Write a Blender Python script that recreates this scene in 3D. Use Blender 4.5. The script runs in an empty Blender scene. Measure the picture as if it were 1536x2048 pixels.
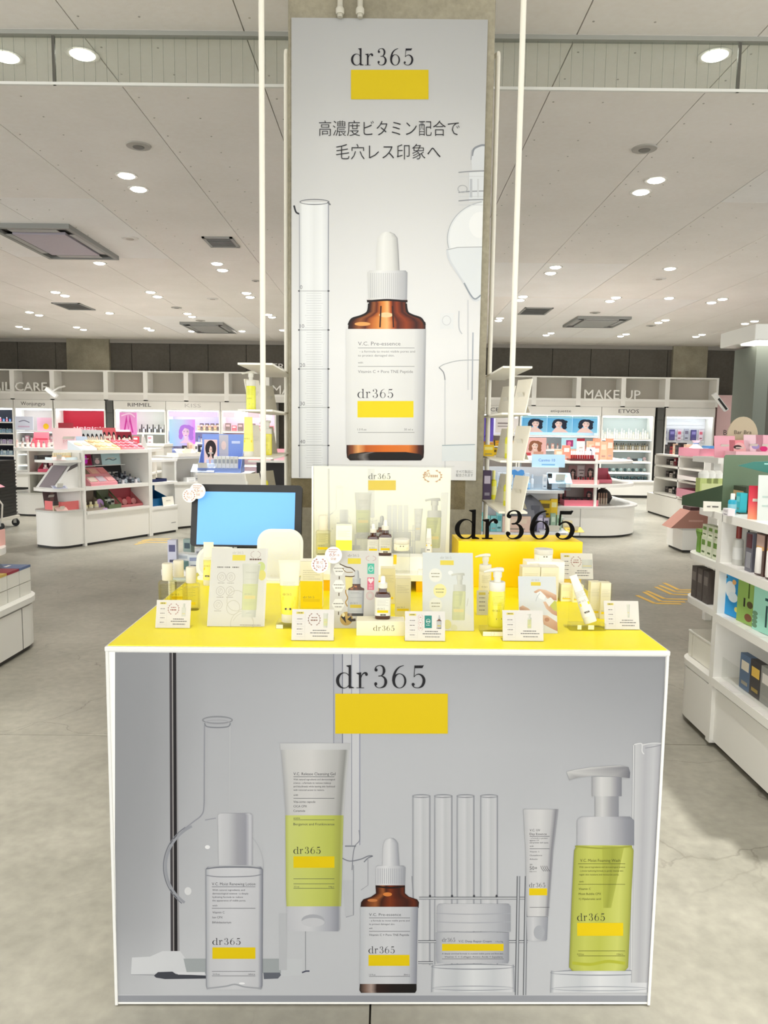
import bpy, bmesh, math, random
from mathutils import Vector, Matrix
C = bpy.context.scene.collection
SC = bpy.context.scene
PI = math.pi
rad = math.radians
rnd = random.Random(7)

# ---------------------------------------------------------------- camera
CAM_H, FPX = 1.4, 1500.0
cam_data = bpy.data.cameras.new('camera')
cam_data.sensor_fit = 'VERTICAL'
cam_data.sensor_height = 24.0
cam_data.lens = 24.0 * FPX / 2048.0
cam_data.clip_start, cam_data.clip_end = 0.05, 100
cam = bpy.data.objects.new('camera', cam_data)
C.objects.link(cam)
CAM_R = (Matrix.Rotation(rad(0.3), 3, 'Z') @ Matrix.Rotation(PI / 2 - rad(6.16), 3, 'X') @ Matrix.Rotation(rad(0.75), 3, 'Z'))
cam.matrix_world = Matrix.Translation((0, 0, CAM_H)) @ CAM_R.to_4x4()
SC.camera = cam

# ---------------------------------------------------------------- world: light from the open mall side behind the camera
world = bpy.data.worlds.new('world')
SC.world = world
world.use_nodes = True
bg = world.node_tree.nodes['Background']
bg.inputs['Color'].default_value = (0.985, 1.0, 0.995, 1)
bg.inputs['Strength'].default_value = 1.38

# ---------------------------------------------------------------- exposure
SC.view_settings.view_transform = 'Standard'
SC.view_settings.look = 'None'
SC.view_settings.gamma = 1.0
SC.view_settings.exposure = 1.0
SC.view_settings.use_curve_mapping = False
SC.cycles.use_denoising = True
SC.cycles.max_bounces = 8
SC.cycles.transparent_max_bounces = 24
SC.cycles.sample_clamp_indirect = 6
SC.cycles.caustics_reflective = False
SC.cycles.caustics_refractive = False
SC.cycles.use_light_tree = True

CEIL = 3.4
SPOT_W = 60.0       # watts of each ceiling downlight beam
COUNTER_W = 14.0    # watts of the lamps aimed at the counter


def spot(name, loc, target, watts, angle=70, blend=0.8, size=0.07, color=(1.0, 0.995, 0.965)):
    l = bpy.data.lights.new(name, 'SPOT')
    l.energy = watts
    l.spot_size = rad(angle)
    l.spot_blend = blend
    l.shadow_soft_size = size
    l.color = color
    o = bpy.data.objects.new(name, l)
    C.objects.link(o)
    o.location = loc
    d = Vector(target) - Vector(loc)
    o.rotation_euler = d.to_track_quat('-Z', 'Y').to_euler()
    return o


# lamps of the ceiling over and before the counter (unseen, no fixtures built)
spot('counter_spot', (-0.75, 1.2, CEIL - .05), (-0.3, 2.1, 0.9), COUNTER_W, 48)
spot('counter_spot', (0.8, 1.2, CEIL - .05), (0.35, 2.1, 0.9), COUNTER_W, 48)
spot('counter_spot', (0.0, 1.9, CEIL - .05), (0.0, 2.35, 0.9), COUNTER_W, 44)
spot('hall_fill_spot', (-2.3, 1.0, CEIL - .05), (-2.1, 1.9, 0), SPOT_W * 4.6, 58)  # unseen fill, beam and watts shaped to brighten the front floor
spot('hall_fill_spot', (2.2, 0.9, CEIL - .05), (1.9, 1.8, 0), SPOT_W * 6.5, 58)
spot('aisle_fill_spot', (0.7, 2.9, CEIL - .05), (1.6, 3.1, 0.5), SPOT_W * 1.3, 60)  # added unseen fill to brighten the near right gondola
spot('aisle_fill_spot', (-1.0, 3.2, CEIL - .05), (-2.3, 4.2, 0.3), SPOT_W, 50)  # same added fill, toward the corner gondola
spot('poster_spot', (0.0, 1.0, CEIL - .05), (0.0, 3.2, 1.30), 14, 40)


# ---------------------------------------------------------------- design helpers: pixel of the photograph -> point on a known plane
def ray(px, py):
    return CAM_R @ Vector(((px - 768) / FPX, -(py - 1024) / FPX, -1.0))


def at(px, py, Y):
    d = ray(px, py)
    return Vector((0, 0, CAM_H)) + d * (Y / d.y)


def onz(px, py, z=0.0):
    d = ray(px, py)
    return Vector((0, 0, CAM_H)) + d * ((z - CAM_H) / d.z)


# ---------------------------------------------------------------- materials
def lin(c):
    r = []
    for v in c[:3]:
        v = v / 255.0
        r.append(v / 12.92 if v <= 0.04045 else ((v + 0.055) / 1.055) ** 2.4)
    return (r[0], r[1], r[2], 1.0)


_mats = {}


def M(c, rough=0.5, metal=0.0, emit=0.0, spec=0.5, coat=0.0, grain=0.0, sub=0.0):
    key = (tuple(c), rough, metal, emit, spec, coat, grain, sub)
    if key in _mats:
        return _mats[key]
    m = bpy.data.materials.new('paint_%d' % len(_mats))
    m.use_nodes = True
    nt = m.node_tree
    b = nt.nodes['Principled BSDF']
    b.inputs['Base Color'].default_value = lin(c)
    b.inputs['Roughness'].default_value = rough
    b.inputs['Metallic'].default_value = metal
    b.inputs['Specular IOR Level'].default_value = spec
    b.inputs['Coat Weight'].default_value = coat
    if emit:
        b.inputs['Emission Color'].default_value = lin(c)
        b.inputs['Emission Strength'].default_value = emit
    # every surface gets a little procedural unevenness of its gloss
    n = nt.nodes.new('ShaderNodeTexNoise')
    n.inputs['Scale'].default_value = 18.0
    mr = nt.nodes.new('ShaderNodeMapRange')
    mr.inputs['To Min'].default_value = max(0.0, rough - 0.06)
    mr.inputs['To Max'].default_value = min(1.0, rough + 0.06)
    nt.links.new(n.outputs['Fac'], mr.inputs['Value'])
    nt.links.new(mr.outputs['Result'], b.inputs['Roughness'])
    _mats[key] = m
    return m


def clear(name, tint=(1, 1, 1), edge=(0.62, 0.66, 0.66), gloss=0.05, power=0.35, ior=1.3):
    """thin clear plastic or glass: transparent, darker where it is seen edge-on, with a fresnel sheen"""
    if name in _mats:
        return _mats[name]
    m = bpy.data.materials.new(name)
    m.use_nodes = True
    nt = m.node_tree
    nt.nodes.clear()
    out = nt.nodes.new('ShaderNodeOutputMaterial')
    lw = nt.nodes.new('ShaderNodeLayerWeight')
    lw.inputs['Blend'].default_value = power
    mc = nt.nodes.new('ShaderNodeMix')
    mc.data_type = 'RGBA'
    mc.inputs['A'].default_value = (*tint, 1)
    mc.inputs['B'].default_value = (*edge, 1)
    nt.links.new(lw.outputs['Facing'], mc.inputs['Factor'])
    tr = nt.nodes.new('ShaderNodeBsdfTransparent')
    nt.links.new(mc.outputs['Result'], tr.inputs['Color'])
    gl = nt.nodes.new('ShaderNodeBsdfGlossy')
    gl.inputs['Roughness'].default_value = gloss
    pw = nt.nodes.new('ShaderNodeMath')
    pw.operation = 'POWER'
    pw.inputs[1].default_value = 5.0
    l2 = nt.nodes.new('ShaderNodeLayerWeight')
    l2.inputs['Blend'].default_value = 0.5
    nt.links.new(l2.outputs['Facing'], pw.inputs[0])
    fr = nt.nodes.new('ShaderNodeMath')
    fr.operation = 'MULTIPLY_ADD'
    fr.inputs[1].default_value = 0.45
    fr.inputs[2].default_value = 0.25 * ((ior - 1) / (ior + 1)) ** 2 * 4
    nt.links.new(pw.outputs[0], fr.inputs[0])
    mx = nt.nodes.new('ShaderNodeMixShader')
    nt.links.new(fr.outputs[0], mx.inputs['Fac'])
    nt.links.new(tr.outputs[0], mx.inputs[1])
    nt.links.new(gl.outputs[0], mx.inputs[2])
    nt.links.new(mx.outputs[0], out.inputs['Surface'])
    _mats[name] = m
    return m


def print_mat(name='printed_ink', rough=0.45):
    if name in _mats:
        return _mats[name]
    m = bpy.data.materials.new(name)
    m.use_nodes = True
    nt = m.node_tree
    b = nt.nodes['Principled BSDF']
    a = nt.nodes.new('ShaderNodeAttribute')
    a.attribute_name = 'ink'
    n = nt.nodes.new('ShaderNodeTexNoise')
    n.inputs['Scale'].default_value = 900.0
    mr = nt.nodes.new('ShaderNodeMapRange')
    mr.inputs['To Min'].default_value = rough - 0.05
    mr.inputs['To Max'].default_value = rough + 0.05
    nt.links.new(n.outputs['Fac'], mr.inputs['Value'])
    nt.links.new(mr.outputs['Result'], b.inputs['Roughness'])
    nt.links.new(a.outputs['Color'], b.inputs['Base Color'])
    b.inputs['Specular IOR Level'].default_value = 0.3
    _mats[name] = m
    return m


# ---------------------------------------------------------------- mesh builder
class MB:
    def __init__(s):
        s.v, s.f = [], []

    def add(s, verts, faces):
        o = len(s.v)
        s.v += [tuple(p) for p in verts]
        s.f += [tuple(i + o for i in f) for f in faces]
        return s

    def box(s, x0, y0, z0, x1, y1, z1):
        v = [(x0, y0, z0), (x1, y0, z0), (x1, y1, z0), (x0, y1, z0), (x0, y0, z1), (x1, y0, z1), (x1, y1, z1), (x0, y1, z1)]
        return s.add(v, [(0, 3, 2, 1), (4, 5, 6, 7), (0, 1, 5, 4), (1, 2, 6, 5), (2, 3, 7, 6), (3, 0, 4, 7)])

    def cbox(s, cx, cy, z0, w, d, h):
        return s.box(cx - w / 2, cy - d / 2, z0, cx + w / 2, cy + d / 2, z0 + h)

    def prism(s, pts, z0, z1, axis='z'):
        """closed outline extruded: axis z (pts in x,y), y (pts in x,z, from y=z0 to z1), x (pts in y,z)"""
        n = len(pts)
        area = sum(pts[i][0] * pts[(i + 1) % n][1] - pts[(i + 1) % n][0] * pts[i][1] for i in range(n))
        if area < 0:
            pts = pts[::-1]
        if axis == 'z':
            f = lambda p, t: (p[0], p[1], t)
        elif axis == 'y':
            f = lambda p, t: (p[0], t, p[1])
        else:
            f = lambda p, t: (t, p[0], p[1])
        v = [f(p, z0) for p in pts] + [f(p, z1) for p in pts]
        fs = [tuple(range(n - 1, -1, -1)), tuple(range(n, 2 * n))]
        fs += [(i, (i + 1) % n, n + (i + 1) % n, n + i) for i in range(n)]
        if axis == 'y':
            fs = [q[::-1] for q in fs]
        return s.add(v, fs)

    def lathe(s, prof, n=24, cx=0, cy=0, sx=1.0, sy=1.0, p=2.0):
        """profile [(r,z)...] turned about z; sx, sy flatten it; p>2 squares it off (superellipse)"""
        v, f = [], []
        m = len(prof)
        for r, z in prof:
            for k in range(n):
                a = 2 * PI * k / n
                c, q = math.cos(a), math.sin(a)
                if p != 2.0:
                    t = (abs(c) ** p + abs(q) ** p) ** (-1.0 / p)
                    c, q = c * t, q * t
                v.append((cx + r * c * sx, cy + r * q * sy, z))
        for j in range(m - 1):
            for k in range(n):
                k2 = (k + 1) % n
                f.append((j * n + k, j * n + k2, (j + 1) * n + k2, (j + 1) * n + k))
        f.append(tuple(range(n - 1, -1, -1)))
        f.append(tuple((m - 1) * n + k for k in range(n)))
        return s.add(v, f)

    def tube(s, pts, r, n=8):
        """round rod through points; r a number or one per point"""
        pts = [Vector(p) for p in pts]
        rs = r if isinstance(r, (list, tuple)) else [r] * len(pts)
        v, f = [], []
        up = None
        for i, p in enumerate(pts):
            d = (pts[min(i + 1, len(pts) - 1)] - pts[max(i - 1, 0)]).normalized()
            if up is None:
                up = Vector((0, 0, 1)) if abs(d.z) < 0.9 else Vector((1, 0, 0))
            a = d.cross(up).normalized()
            up = a.cross(d).normalized()
            for k in range(n):
                t = 2 * PI * k / n
                v.append(p + (a * math.cos(t) + up * math.sin(t)) * rs[i])
        for j in range(len(pts) - 1):
            for k in range(n):
                k2 = (k + 1) % n
                f.append((j * n + k, (j + 1) * n + k, (j + 1) * n + k2, j * n + k2))
        f.append(tuple(range(n)))
        f.append(tuple((len(pts) - 1) * n + k for k in range(n - 1, -1, -1)))
        return s.add(v, f)

    def xf(s, fn):
        s.v = [tuple(fn(*p)) for p in s.v]
        return s

    def rot(s, ax, a, piv=(0, 0, 0)):
        m = Matrix.Rotation(a, 3, ax)
        pv = Vector(piv)
        s.v = [tuple(m @ (Vector(p) - pv) + pv) for p in s.v]
        return s

    def mesh(s, name, smooth=False, bevel=0.0):
        me = bpy.data.meshes.new(name)
        me.from_pydata(s.v, [], s.f)
        if bevel:
            b = bmesh.new()
            b.from_mesh(me)
            es = [e for e in b.edges if len(e.link_faces) == 2 and e.calc_face_angle(0) > 0.6]
            bmesh.ops.bevel(b, geom=es, offset=bevel, segments=2, affect='EDGES', profile=0.5, clamp_overlap=True)
            b.to_mesh(me)
            b.free()
        if smooth:
            me.polygons.foreach_set('use_smooth', [True] * len(me.polygons))
            me.set_sharp_from_angle(angle=rad(35))
        me.update()
        return me


def rrect(w, d, r, cx=0, cy=0, n=5):
    """rounded rectangle outline"""
    pts = []
    for sx, sy, a0 in ((1, 1, 0), (-1, 1, 90), (-1, -1, 180), (1, -1, 270)):
        for k in range(n + 1):
            a = rad(a0 + 90 * k / n)
            pts.append((cx + sx * (w / 2 - r) + r * math.cos(a), cy + sy * (d / 2 - r) + r * math.sin(a)))
    return pts


def link(name, me, mat, parent=None, loc=None, rot=None, label=None):
    if isinstance(me, MB):
        me = me.mesh(name)
    if mat is not None and not me.materials:
        me.materials.append(mat)
    o = bpy.data.objects.new(name, me)
    C.objects.link(o)
    if parent is not None:
        o.parent = parent
    if loc is not None:
        o.location = loc
    if rot is not None:
        o.rotation_euler = rot
    if label:
        o['label'] = label
    return o


def tag(o, label, cat, group=None):
    o['label'] = label
    o['category'] = cat
    if group:
        o['group'] = group
    return o


def thing(name, label, cat, loc=(0, 0, 0), rz=0.0, group=None, rx=0.0):
    o = bpy.data.objects.new(name, None)
    C.objects.link(o)
    o.empty_display_size = 0.05
    o.location = loc
    o.rotation_euler = (rx, 0, rz)
    return tag(o, label, cat, group)


def struct(name, me, mat, parent=None):
    o = link(name, me, mat, parent)
    if parent is None:
        o['kind'] = 'structure'
    return o


def spec_make(spec, name, loc, rz=0.0, label='', cat='', group=None, rx=0.0, ry=0.0, scale=1.0):
    """spec: (mesh, material, [(part name, mesh, material, [sub-parts]), ...]); the thing's own mesh carries its parts; meshes are shared"""
    o = link(name, spec[0], spec[1], None, loc, (rx, ry, rz))
    if scale != 1.0:
        o.scale = (scale,) * 3
    tag(o, label, cat, group)
    for pn, pm, pmat, subs in spec[2]:
        q = link(pn, pm, pmat, o)
        for sn, sm, smat in subs:
            link(sn, sm, smat, q)
    return o


# ---------------------------------------------------------------- text and drawing
_tcache = {}


def text_geo(s, off=0.0):
    """letters of the built-in typeface as flat triangles, cap height 1, starting at x=0, baseline 0"""
    if (s, off) in _tcache:
        return _tcache[(s, off)]
    cu = bpy.data.curves.new('lettering', 'FONT')
    cu.body = s
    cu.resolution_u = 2
    cu.offset = off
    o = bpy.data.objects.new('lettering', cu)
    C.objects.link(o)
    dg = bpy.context.evaluated_depsgraph_get()
    me = o.evaluated_get(dg).to_mesh()
    v = [(p.co.x / 0.73, p.co.y / 0.73) for p in me.vertices]
    f = [tuple(p.vertices) for p in me.polygons]
    o.evaluated_get(dg).to_mesh_clear()
    bpy.data.objects.remove(o)
    bpy.data.curves.remove(cu)
    if v:
        x0 = min(p[0] for p in v)
        v = [(p[0] - x0, p[1]) for p in v]
        w = max(p[0] for p in v)
    else:
        w = 0
    _tcache[(s, off)] = (v, f, w)
    return _tcache[(s, off)]


def catmull(pts, n=8):
    """smooth curve through (x,y,width) points"""
    out = []
    P = [pts[0]] + list(pts) + [pts[-1]]
    for i in range(1, len(P) - 2):
        for k in range(n):
            t = k / n
            out.append(tuple(0.5 * (2 * P[i][j] + (P[i + 1][j] - P[i - 1][j]) * t + (2 * P[i - 1][j] - 5 * P[i][j] + 4 * P[i + 1][j] - P[i + 2][j]) * t * t
                                    + (3 * P[i][j] - P[i - 1][j] - 3 * P[i + 1][j] + P[i + 2][j]) * t ** 3) for j in range(len(pts[0]))))
    out.append(tuple(pts[-1]))
    return out


def ribbon(pts):
    """outline polygon (list of quads) of a stroke of varying width"""
    v, f = [], []
    n = len(pts)
    for i, (x, y, w) in enumerate(pts):
        a, b = pts[max(i - 1, 0)], pts[min(i + 1, n - 1)]
        dx, dy = b[0] - a[0], b[1] - a[1]
        l = math.hypot(dx, dy) or 1
        nx, ny = -dy / l, dx / l
        v += [(x + nx * w / 2, y + ny * w / 2), (x - nx * w / 2, y - ny * w / 2)]
    for i in range(n - 1):
        f.append((2 * i, 2 * i + 1, 2 * i + 3, 2 * i + 2))
    return v, f


def disc2(cx, cy, r, n=14):
    return [(cx + r * math.cos(2 * PI * k / n), cy + r * math.sin(2 * PI * k / n)) for k in range(n)], [tuple(range(n))]


def ring_glyph(cx, cy, rx, ry, ix, icx, iy, n=36):
    """ring between an outer and an inner ellipse: high-contrast bowl"""
    v, f = [], []
    for k in range(n):
        a = 2 * PI * k / n
        v += [(cx + rx * math.cos(a), cy + ry * math.sin(a)), (icx + ix * math.cos(a), cy + iy * math.sin(a))]
    for k in range(n):
        j = (k + 1) % n
        f.append((2 * k, 2 * j, 2 * j + 1, 2 * k + 1))
    return v, f


def logo_pieces():
    """the high-contrast serif lettering 'dr365': flat pieces per letter, digit height 1"""
    L = []
    d = [ring_glyph(.335, .335, .335, .35, .235, .375, .315),
         ([(.56, .02), (.67, .02), (.67, 1.0), (.56, .96)], [(0, 1, 2, 3)]),
         ([(.46, .985), (.46, .96), (.57, .90), (.67, 1.01)], [(0, 1, 2, 3)]),
         ([(.58, -.01), (.80, .0), (.80, .03), (.66, .08), (.58, .08)], [(0, 1, 2, 3, 4)])]
    r = [([(.11, .02), (.215, .02), (.215, .69), (.11, .63)], [(0, 1, 2, 3)]),
         ([(.0, .66), (.0, .635), (.12, .58), (.215, .69)], [(0, 1, 2, 3)]),
         ([(.0, .0), (.34, .0), (.34, .03), (.0, .03)], [(0, 1, 2, 3)]),
         ribbon(catmull([(.20, .44, .03), (.25, .57, .04), (.33, .65, .06), (.42, .655, .09), (.46, .60, .10)])),
         disc2(.445, .595, .062)]
    t = [disc2(.10, .79, .068),
         ribbon(catmull([(.06, .80, .07), (.11, .93, .04), (.26, .985, .03), (.40, .93, .08), (.455, .77, .115), (.41, .61, .08), (.31, .535, .035), (.20, .52, .025)])),
         ribbon(catmull([(.20, .53, .025), (.33, .53, .035), (.47, .45, .085), (.53, .27, .125), (.46, .09, .09), (.27, .012, .03), (.11, .06, .035), (.05, .18, .07)])),
         disc2(.085, .19, .068)]
    x = [ring_glyph(.32, .315, .31, .325, .205, .335, .295),
         ribbon(catmull([(.055, .30, .11), (.075, .52, .105), (.17, .76, .085), (.33, .92, .05), (.52, .985, .025)]))]
    v = [ribbon([(.13, .48, .028), (.165, .97, .028)]),
         ([(.15, .985), (.15, .87), (.50, .87), (.57, 1.0), (.54, 1.0), (.50, .985)], [(0, 1, 2, 3, 4, 5)]),
         ribbon(catmull([(.13, .49, .028), (.24, .585, .03), (.38, .60, .055), (.52, .50, .10), (.575, .32, .125), (.50, .11, .10), (.32, .012, .035), (.13, .05, .035), (.06, .16, .07)])),
         disc2(.095, .165, .066)]
    for g, ox in ((d, 0), (r, .905), (t, 1.68), (x, 2.49), (v, 3.33)):
        L.append([([(px + ox, py) for px, py in vv], ff) for vv, ff in g])
    return L


LOGO = logo_pieces()
LOGO_W = 3.95


class Print:
    """flat print: coloured polygons on the x-z plane facing -y, in a few hair-thin layers"""
    STEP = 0.00005
    AUTO = 0.0000025

    def __init__(s, fn=None):
        s.v, s.f, s.c = [], [], []
        s.y = 0.0
        s.fn = fn or (lambda x, z: (x, z))

    def layer(s, n=1):
        s.y -= s.STEP * n
        return s

    def add(s, v, f, cols):
        o = len(s.v)
        s.y -= s.AUTO      # no two inks share one plane
        for i, p in enumerate(v):
            x, z = s.fn(p[0], p[1])
            s.v.append((x, s.y, z))
            s.c.append(lin(cols[i] if isinstance(cols, list) else cols))
        for q in f:
            q = [i + o for i in q]
            ar = sum(s.v[q[i]][0] * s.v[q[(i + 1) % len(q)]][2] - s.v[q[(i + 1) % len(q)]][0] * s.v[q[i]][2] for i in range(len(q)))
            s.f.append(tuple(q if ar > 0 else q[::-1]))
        return s

    def rect(s, x0, z0, x1, z1, c):
        return s.add([(x0, z0), (x1, z0), (x1, z1), (x0, z1)], [(0, 1, 2, 3)], c)

    def poly(s, pts, c):
        return s.add(pts, [tuple(range(len(pts)))], c)

    def hgrad(s, zb, zt, stops):
        """horizontal colour ramp: stops [(x, colour)] between z rows; zb/zt numbers or functions of x"""
        v, c = [], []
        fb = zb if callable(zb) else (lambda x: zb)
        ft = zt if callable(zt) else (lambda x: zt)
        for x, col in stops:
            v += [(x, fb(x)), (x, ft(x))]
            c += [col, col]
        return s.add(v, [(2 * i, 2 * i + 2, 2 * i + 3, 2 * i + 1) for i in range(len(stops) - 1)], c)

    def body(s, rows, ramp):
        """lofted silhouette: rows [(z, xl, xr)], ramp [(t, colour)] across"""
        v, c = [], []
        n = len(ramp)
        for z, a, b in rows:
            for t, col in ramp:
                v.append((a + (b - a) * t, z))
                c.append(col)
        f = []
        for j in range(len(rows) - 1):
            for i in range(n - 1):
                f.append((j * n + i, j * n + i + 1, (j + 1) * n + i + 1, (j + 1) * n + i))
        return s.add(v, f, c)

    def grid(s, xs, zs, cols):
        """bilinear colour field: cols[row][col]"""
        v = [(x, z) for z in zs for x in xs]
        c = [cols[j][i] for j in range(len(zs)) for i in range(len(xs))]
        n = len(xs)
        return s.add(v, [(j * n + i, j * n + i + 1, (j + 1) * n + i + 1, (j + 1) * n + i) for j in range(len(zs) - 1) for i in range(n - 1)], c)

    def line(s, pts, w, c, smooth=False):
        p = [(q[0], q[1], q[2] if len(q) > 2 else w) for q in pts]
        if smooth:
            p = catmull(p, 6)
        v, f = ribbon(p)
        return s.add(v, f, c)

    def ell(s, cx, cz, rx, rz, c, n=20):
        return s.add([(cx + rx * math.cos(2 * PI * k / n), cz + rz * math.sin(2 * PI * k / n)) for k in range(n)], [tuple(range(n))], c)

    def ring(s, cx, cz, rx, rz, w, c, n=28, a0=0, a1=360):
        m = n if a1 - a0 >= 360 else n + 1
        v = []
        for k in range(m):
            a = rad(a0 + (a1 - a0) * k / n)
            v += [(cx + rx * math.cos(a), cz + rz * math.sin(a)), (cx + (rx - w) * math.cos(a), cz + (rz - w) * math.sin(a))]
        f = [(2 * k, 2 * ((k + 1) % m), 2 * ((k + 1) % m) + 1, 2 * k + 1) for k in range(n)]
        return s.add(v, f, c)

    def text(s, t, x, z, h, c, align='l', w=None, slant=0.0, off=0.0):
        """lettering of cap height h, baseline z; w stretches it to that width"""
        v, f, tw = text_geo(t, off)
        if not v:
            return s
        k = (w / tw) if w else h
        W = tw * k
        x0 = x if align == 'l' else (x - W / 2 if align == 'c' else x - W)
        return s.add([(x0 + p[0] * k + slant * p[1] * h, z + p[1] * h) for p in v], f, c)

    def logo(s, x, z, h, c, w=None):
        k = w / LOGO_W if w else h
        for g in LOGO:
            for v, f in g:
                s.add([(x + p[0] * k, z + p[1] * h) for p in v], f, c)
        return s

    def mesh(s, name):
        me = bpy.data.meshes.new(name)
        me.from_pydata(s.v, [], s.f)
        a = me.color_attributes.new('ink', 'FLOAT_COLOR', 'POINT')
        flat = [x for c in s.c for x in c]
        a.data.foreach_set('color', flat)
        me.materials.append(print_mat())
        me.update()
        return me

    def wrap(s, R, cy=0.0):
        """bend the print round a cylinder of radius R about the z axis at y=cy"""
        nv = []
        for x, y, z in s.v:
            a = x / R
            q = R - y
            nv.append((q * math.sin(a), cy - q * math.cos(a), z))
        s.v = nv
        return s

# ================================================================ STRUCTURE
def node_mat(name, build):
    m = bpy.data.materials.new(name)
    m.use_nodes = True
    nt = m.node_tree
    build(nt, nt.nodes, nt.links, nt.nodes['Principled BSDF'])
    return m


def _concrete(c1, c2, scale, rough, cracks=False, bump=0.15, streak=False):
    def f(nt, N, L, b):
        tc = N.new('ShaderNodeTexCoord')
        n1 = N.new('ShaderNodeTexNoise')
        n1.inputs['Scale'].default_value = scale
        n1.inputs['Detail'].default_value = 8
        n1.inputs['Roughness'].default_value = 0.62
        L.new(tc.outputs['Object'], n1.inputs['Vector'])
        r = N.new('ShaderNodeValToRGB')
        r.color_ramp.elements[0].position = 0.34
        r.color_ramp.elements[1].position = 0.66
        r.color_ramp.elements[0].color = lin(c1)
        r.color_ramp.elements[1].color = lin(c2)
        L.new(n1.outputs['Fac'], r.inputs['Fac'])
        col = r.outputs['Color']
        n2 = N.new('ShaderNodeTexNoise')
        n2.inputs['Scale'].default_value = scale * 30
        n2.inputs['Detail'].default_value = 4
        L.new(tc.outputs['Object'], n2.inputs['Vector'])
        mx = N.new('ShaderNodeMix')
        mx.data_type = 'RGBA'
        mx.blend_type = 'OVERLAY'
        mx.inputs['Factor'].default_value = 0.25
        L.new(col, mx.inputs['A'])
        L.new(n2.outputs['Fac'], mx.inputs['B'])
        col = mx.outputs['Result']
        if cracks:
            nd = N.new('ShaderNodeTexNoise')
            nd.inputs['Scale'].default_value = 2.2
            nd.inputs['Detail'].default_value = 6
            L.new(tc.outputs['Object'], nd.inputs['Vector'])
            va = N.new('ShaderNodeVectorMath')
            va.operation = 'MULTIPLY_ADD'
            va.inputs[1].default_value = (0.55, 0.55, 0.0)
            L.new(nd.outputs['Color'], va.inputs[0])
            L.new(tc.outputs['Object'], va.inputs[2])
            vo = N.new('ShaderNodeTexVoronoi')
            vo.feature = 'DISTANCE_TO_EDGE'
            vo.inputs['Scale'].default_value = 1.05
            L.new(va.outputs[0], vo.inputs['Vector'])
            lt = N.new('ShaderNodeMapRange')
            lt.inputs['From Max'].default_value = 0.0045
            lt.inputs['To Min'].default_value = 1.0
            lt.inputs['To Max'].default_value = 0.0
            L.new(vo.outputs['Distance'], lt.inputs['Value'])
            nm = N.new('ShaderNodeTexNoise')
            nm.inputs['Scale'].default_value = 0.9
            L.new(tc.outputs['Object'], nm.inputs['Vector'])
            mk = N.new('ShaderNodeMapRange')
            mk.inputs['From Min'].default_value = 0.47
            mk.inputs['From Max'].default_value = 0.58
            mk.inputs['To Max'].default_value = 0.6
            L.new(nm.outputs['Fac'], mk.inputs['Value'])
            mu = N.new('ShaderNodeMath')
            mu.operation = 'MULTIPLY'
            L.new(lt.outputs[0], mu.inputs[0])
            L.new(mk.outputs[0], mu.inputs[1])
            m2 = N.new('ShaderNodeMix')
            m2.data_type = 'RGBA'
            L.new(mu.outputs[0], m2.inputs['Factor'])
            L.new(col, m2.inputs['A'])
            m2.inputs['B'].default_value = lin((88, 82, 72))
            col = m2.outputs['Result']
        L.new(col, b.inputs['Base Color'])
        b.inputs['Roughness'].default_value = rough
        bp = N.new('ShaderNodeBump')
        bp.inputs['Strength'].default_value = bump
        bp.inputs['Distance'].default_value = 0.01
        L.new(n2.outputs['Fac'], bp.inputs['Height'])
        L.new(bp.outputs['Normal'], b.inputs['Normal'])
    return f


m_floor = node_mat('polished_concrete', _concrete((130, 127, 115), (170, 166, 153), 0.75, 0.38, cracks=True, bump=0.05))
m_pillar = node_mat('raw_concrete', _concrete((128, 122, 104), (164, 157, 136), 1.6, 0.85, bump=0.5))
m_pillar_patch = node_mat('stained_concrete', _concrete((104, 94, 68), (136, 124, 92), 9.0, 0.85, bump=0.5))
m_wallpanel = node_mat('dark_board', _concrete((82, 78, 70), (98, 93, 84), 0.6, 0.8, bump=0.1))
m_ceil = node_mat('ceiling_board', _concrete((240, 235, 229), (248, 243, 238), 0.9, 0.9, bump=0.12))
m_ceil_light = node_mat('ceiling_board_pale', _concrete((244, 241, 238), (250, 248, 246), 0.9, 0.9, bump=0.12))
m_white = M((238, 236, 230), 0.45)
m_white_gloss = M((222, 221, 217), 0.3)
m_offwhite = M((226, 223, 214), 0.55)
m_dark = M((22, 22, 22), 0.5)
m_black = M((14, 13, 13), 0.4)
m_grey = M((150, 150, 148), 0.5)
m_lgrey = M((196, 196, 193), 0.5)
m_steel = M((190, 190, 188), 0.3, metal=0.9)
acrylic = clear('clear_acrylic', (0.995, 0.995, 0.99), (0.93, 0.94, 0.93), 0.03, 0.3, 1.15)
glass_pane = clear('clear_pane', (0.955, 0.975, 0.955), (0.80, 0.86, 0.82), 0.02, 0.2)

# --- floor: slabs with open joints over a dark bed
bed = MB().box(-10.5, -3, -0.03, 10.5, 18, -0.012)
floor = struct('floor', bed, M((70, 66, 58), 0.9))
for i, (x0, x1) in enumerate(((-10.5, -0.029), (-0.024, 10.5))):
    for y0, y1 in ((-3, 3.283), (3.288, 18)):
        link('slab', MB().box(x0, y0, -0.012, x1, y1, 0), m_floor, floor)

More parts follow.
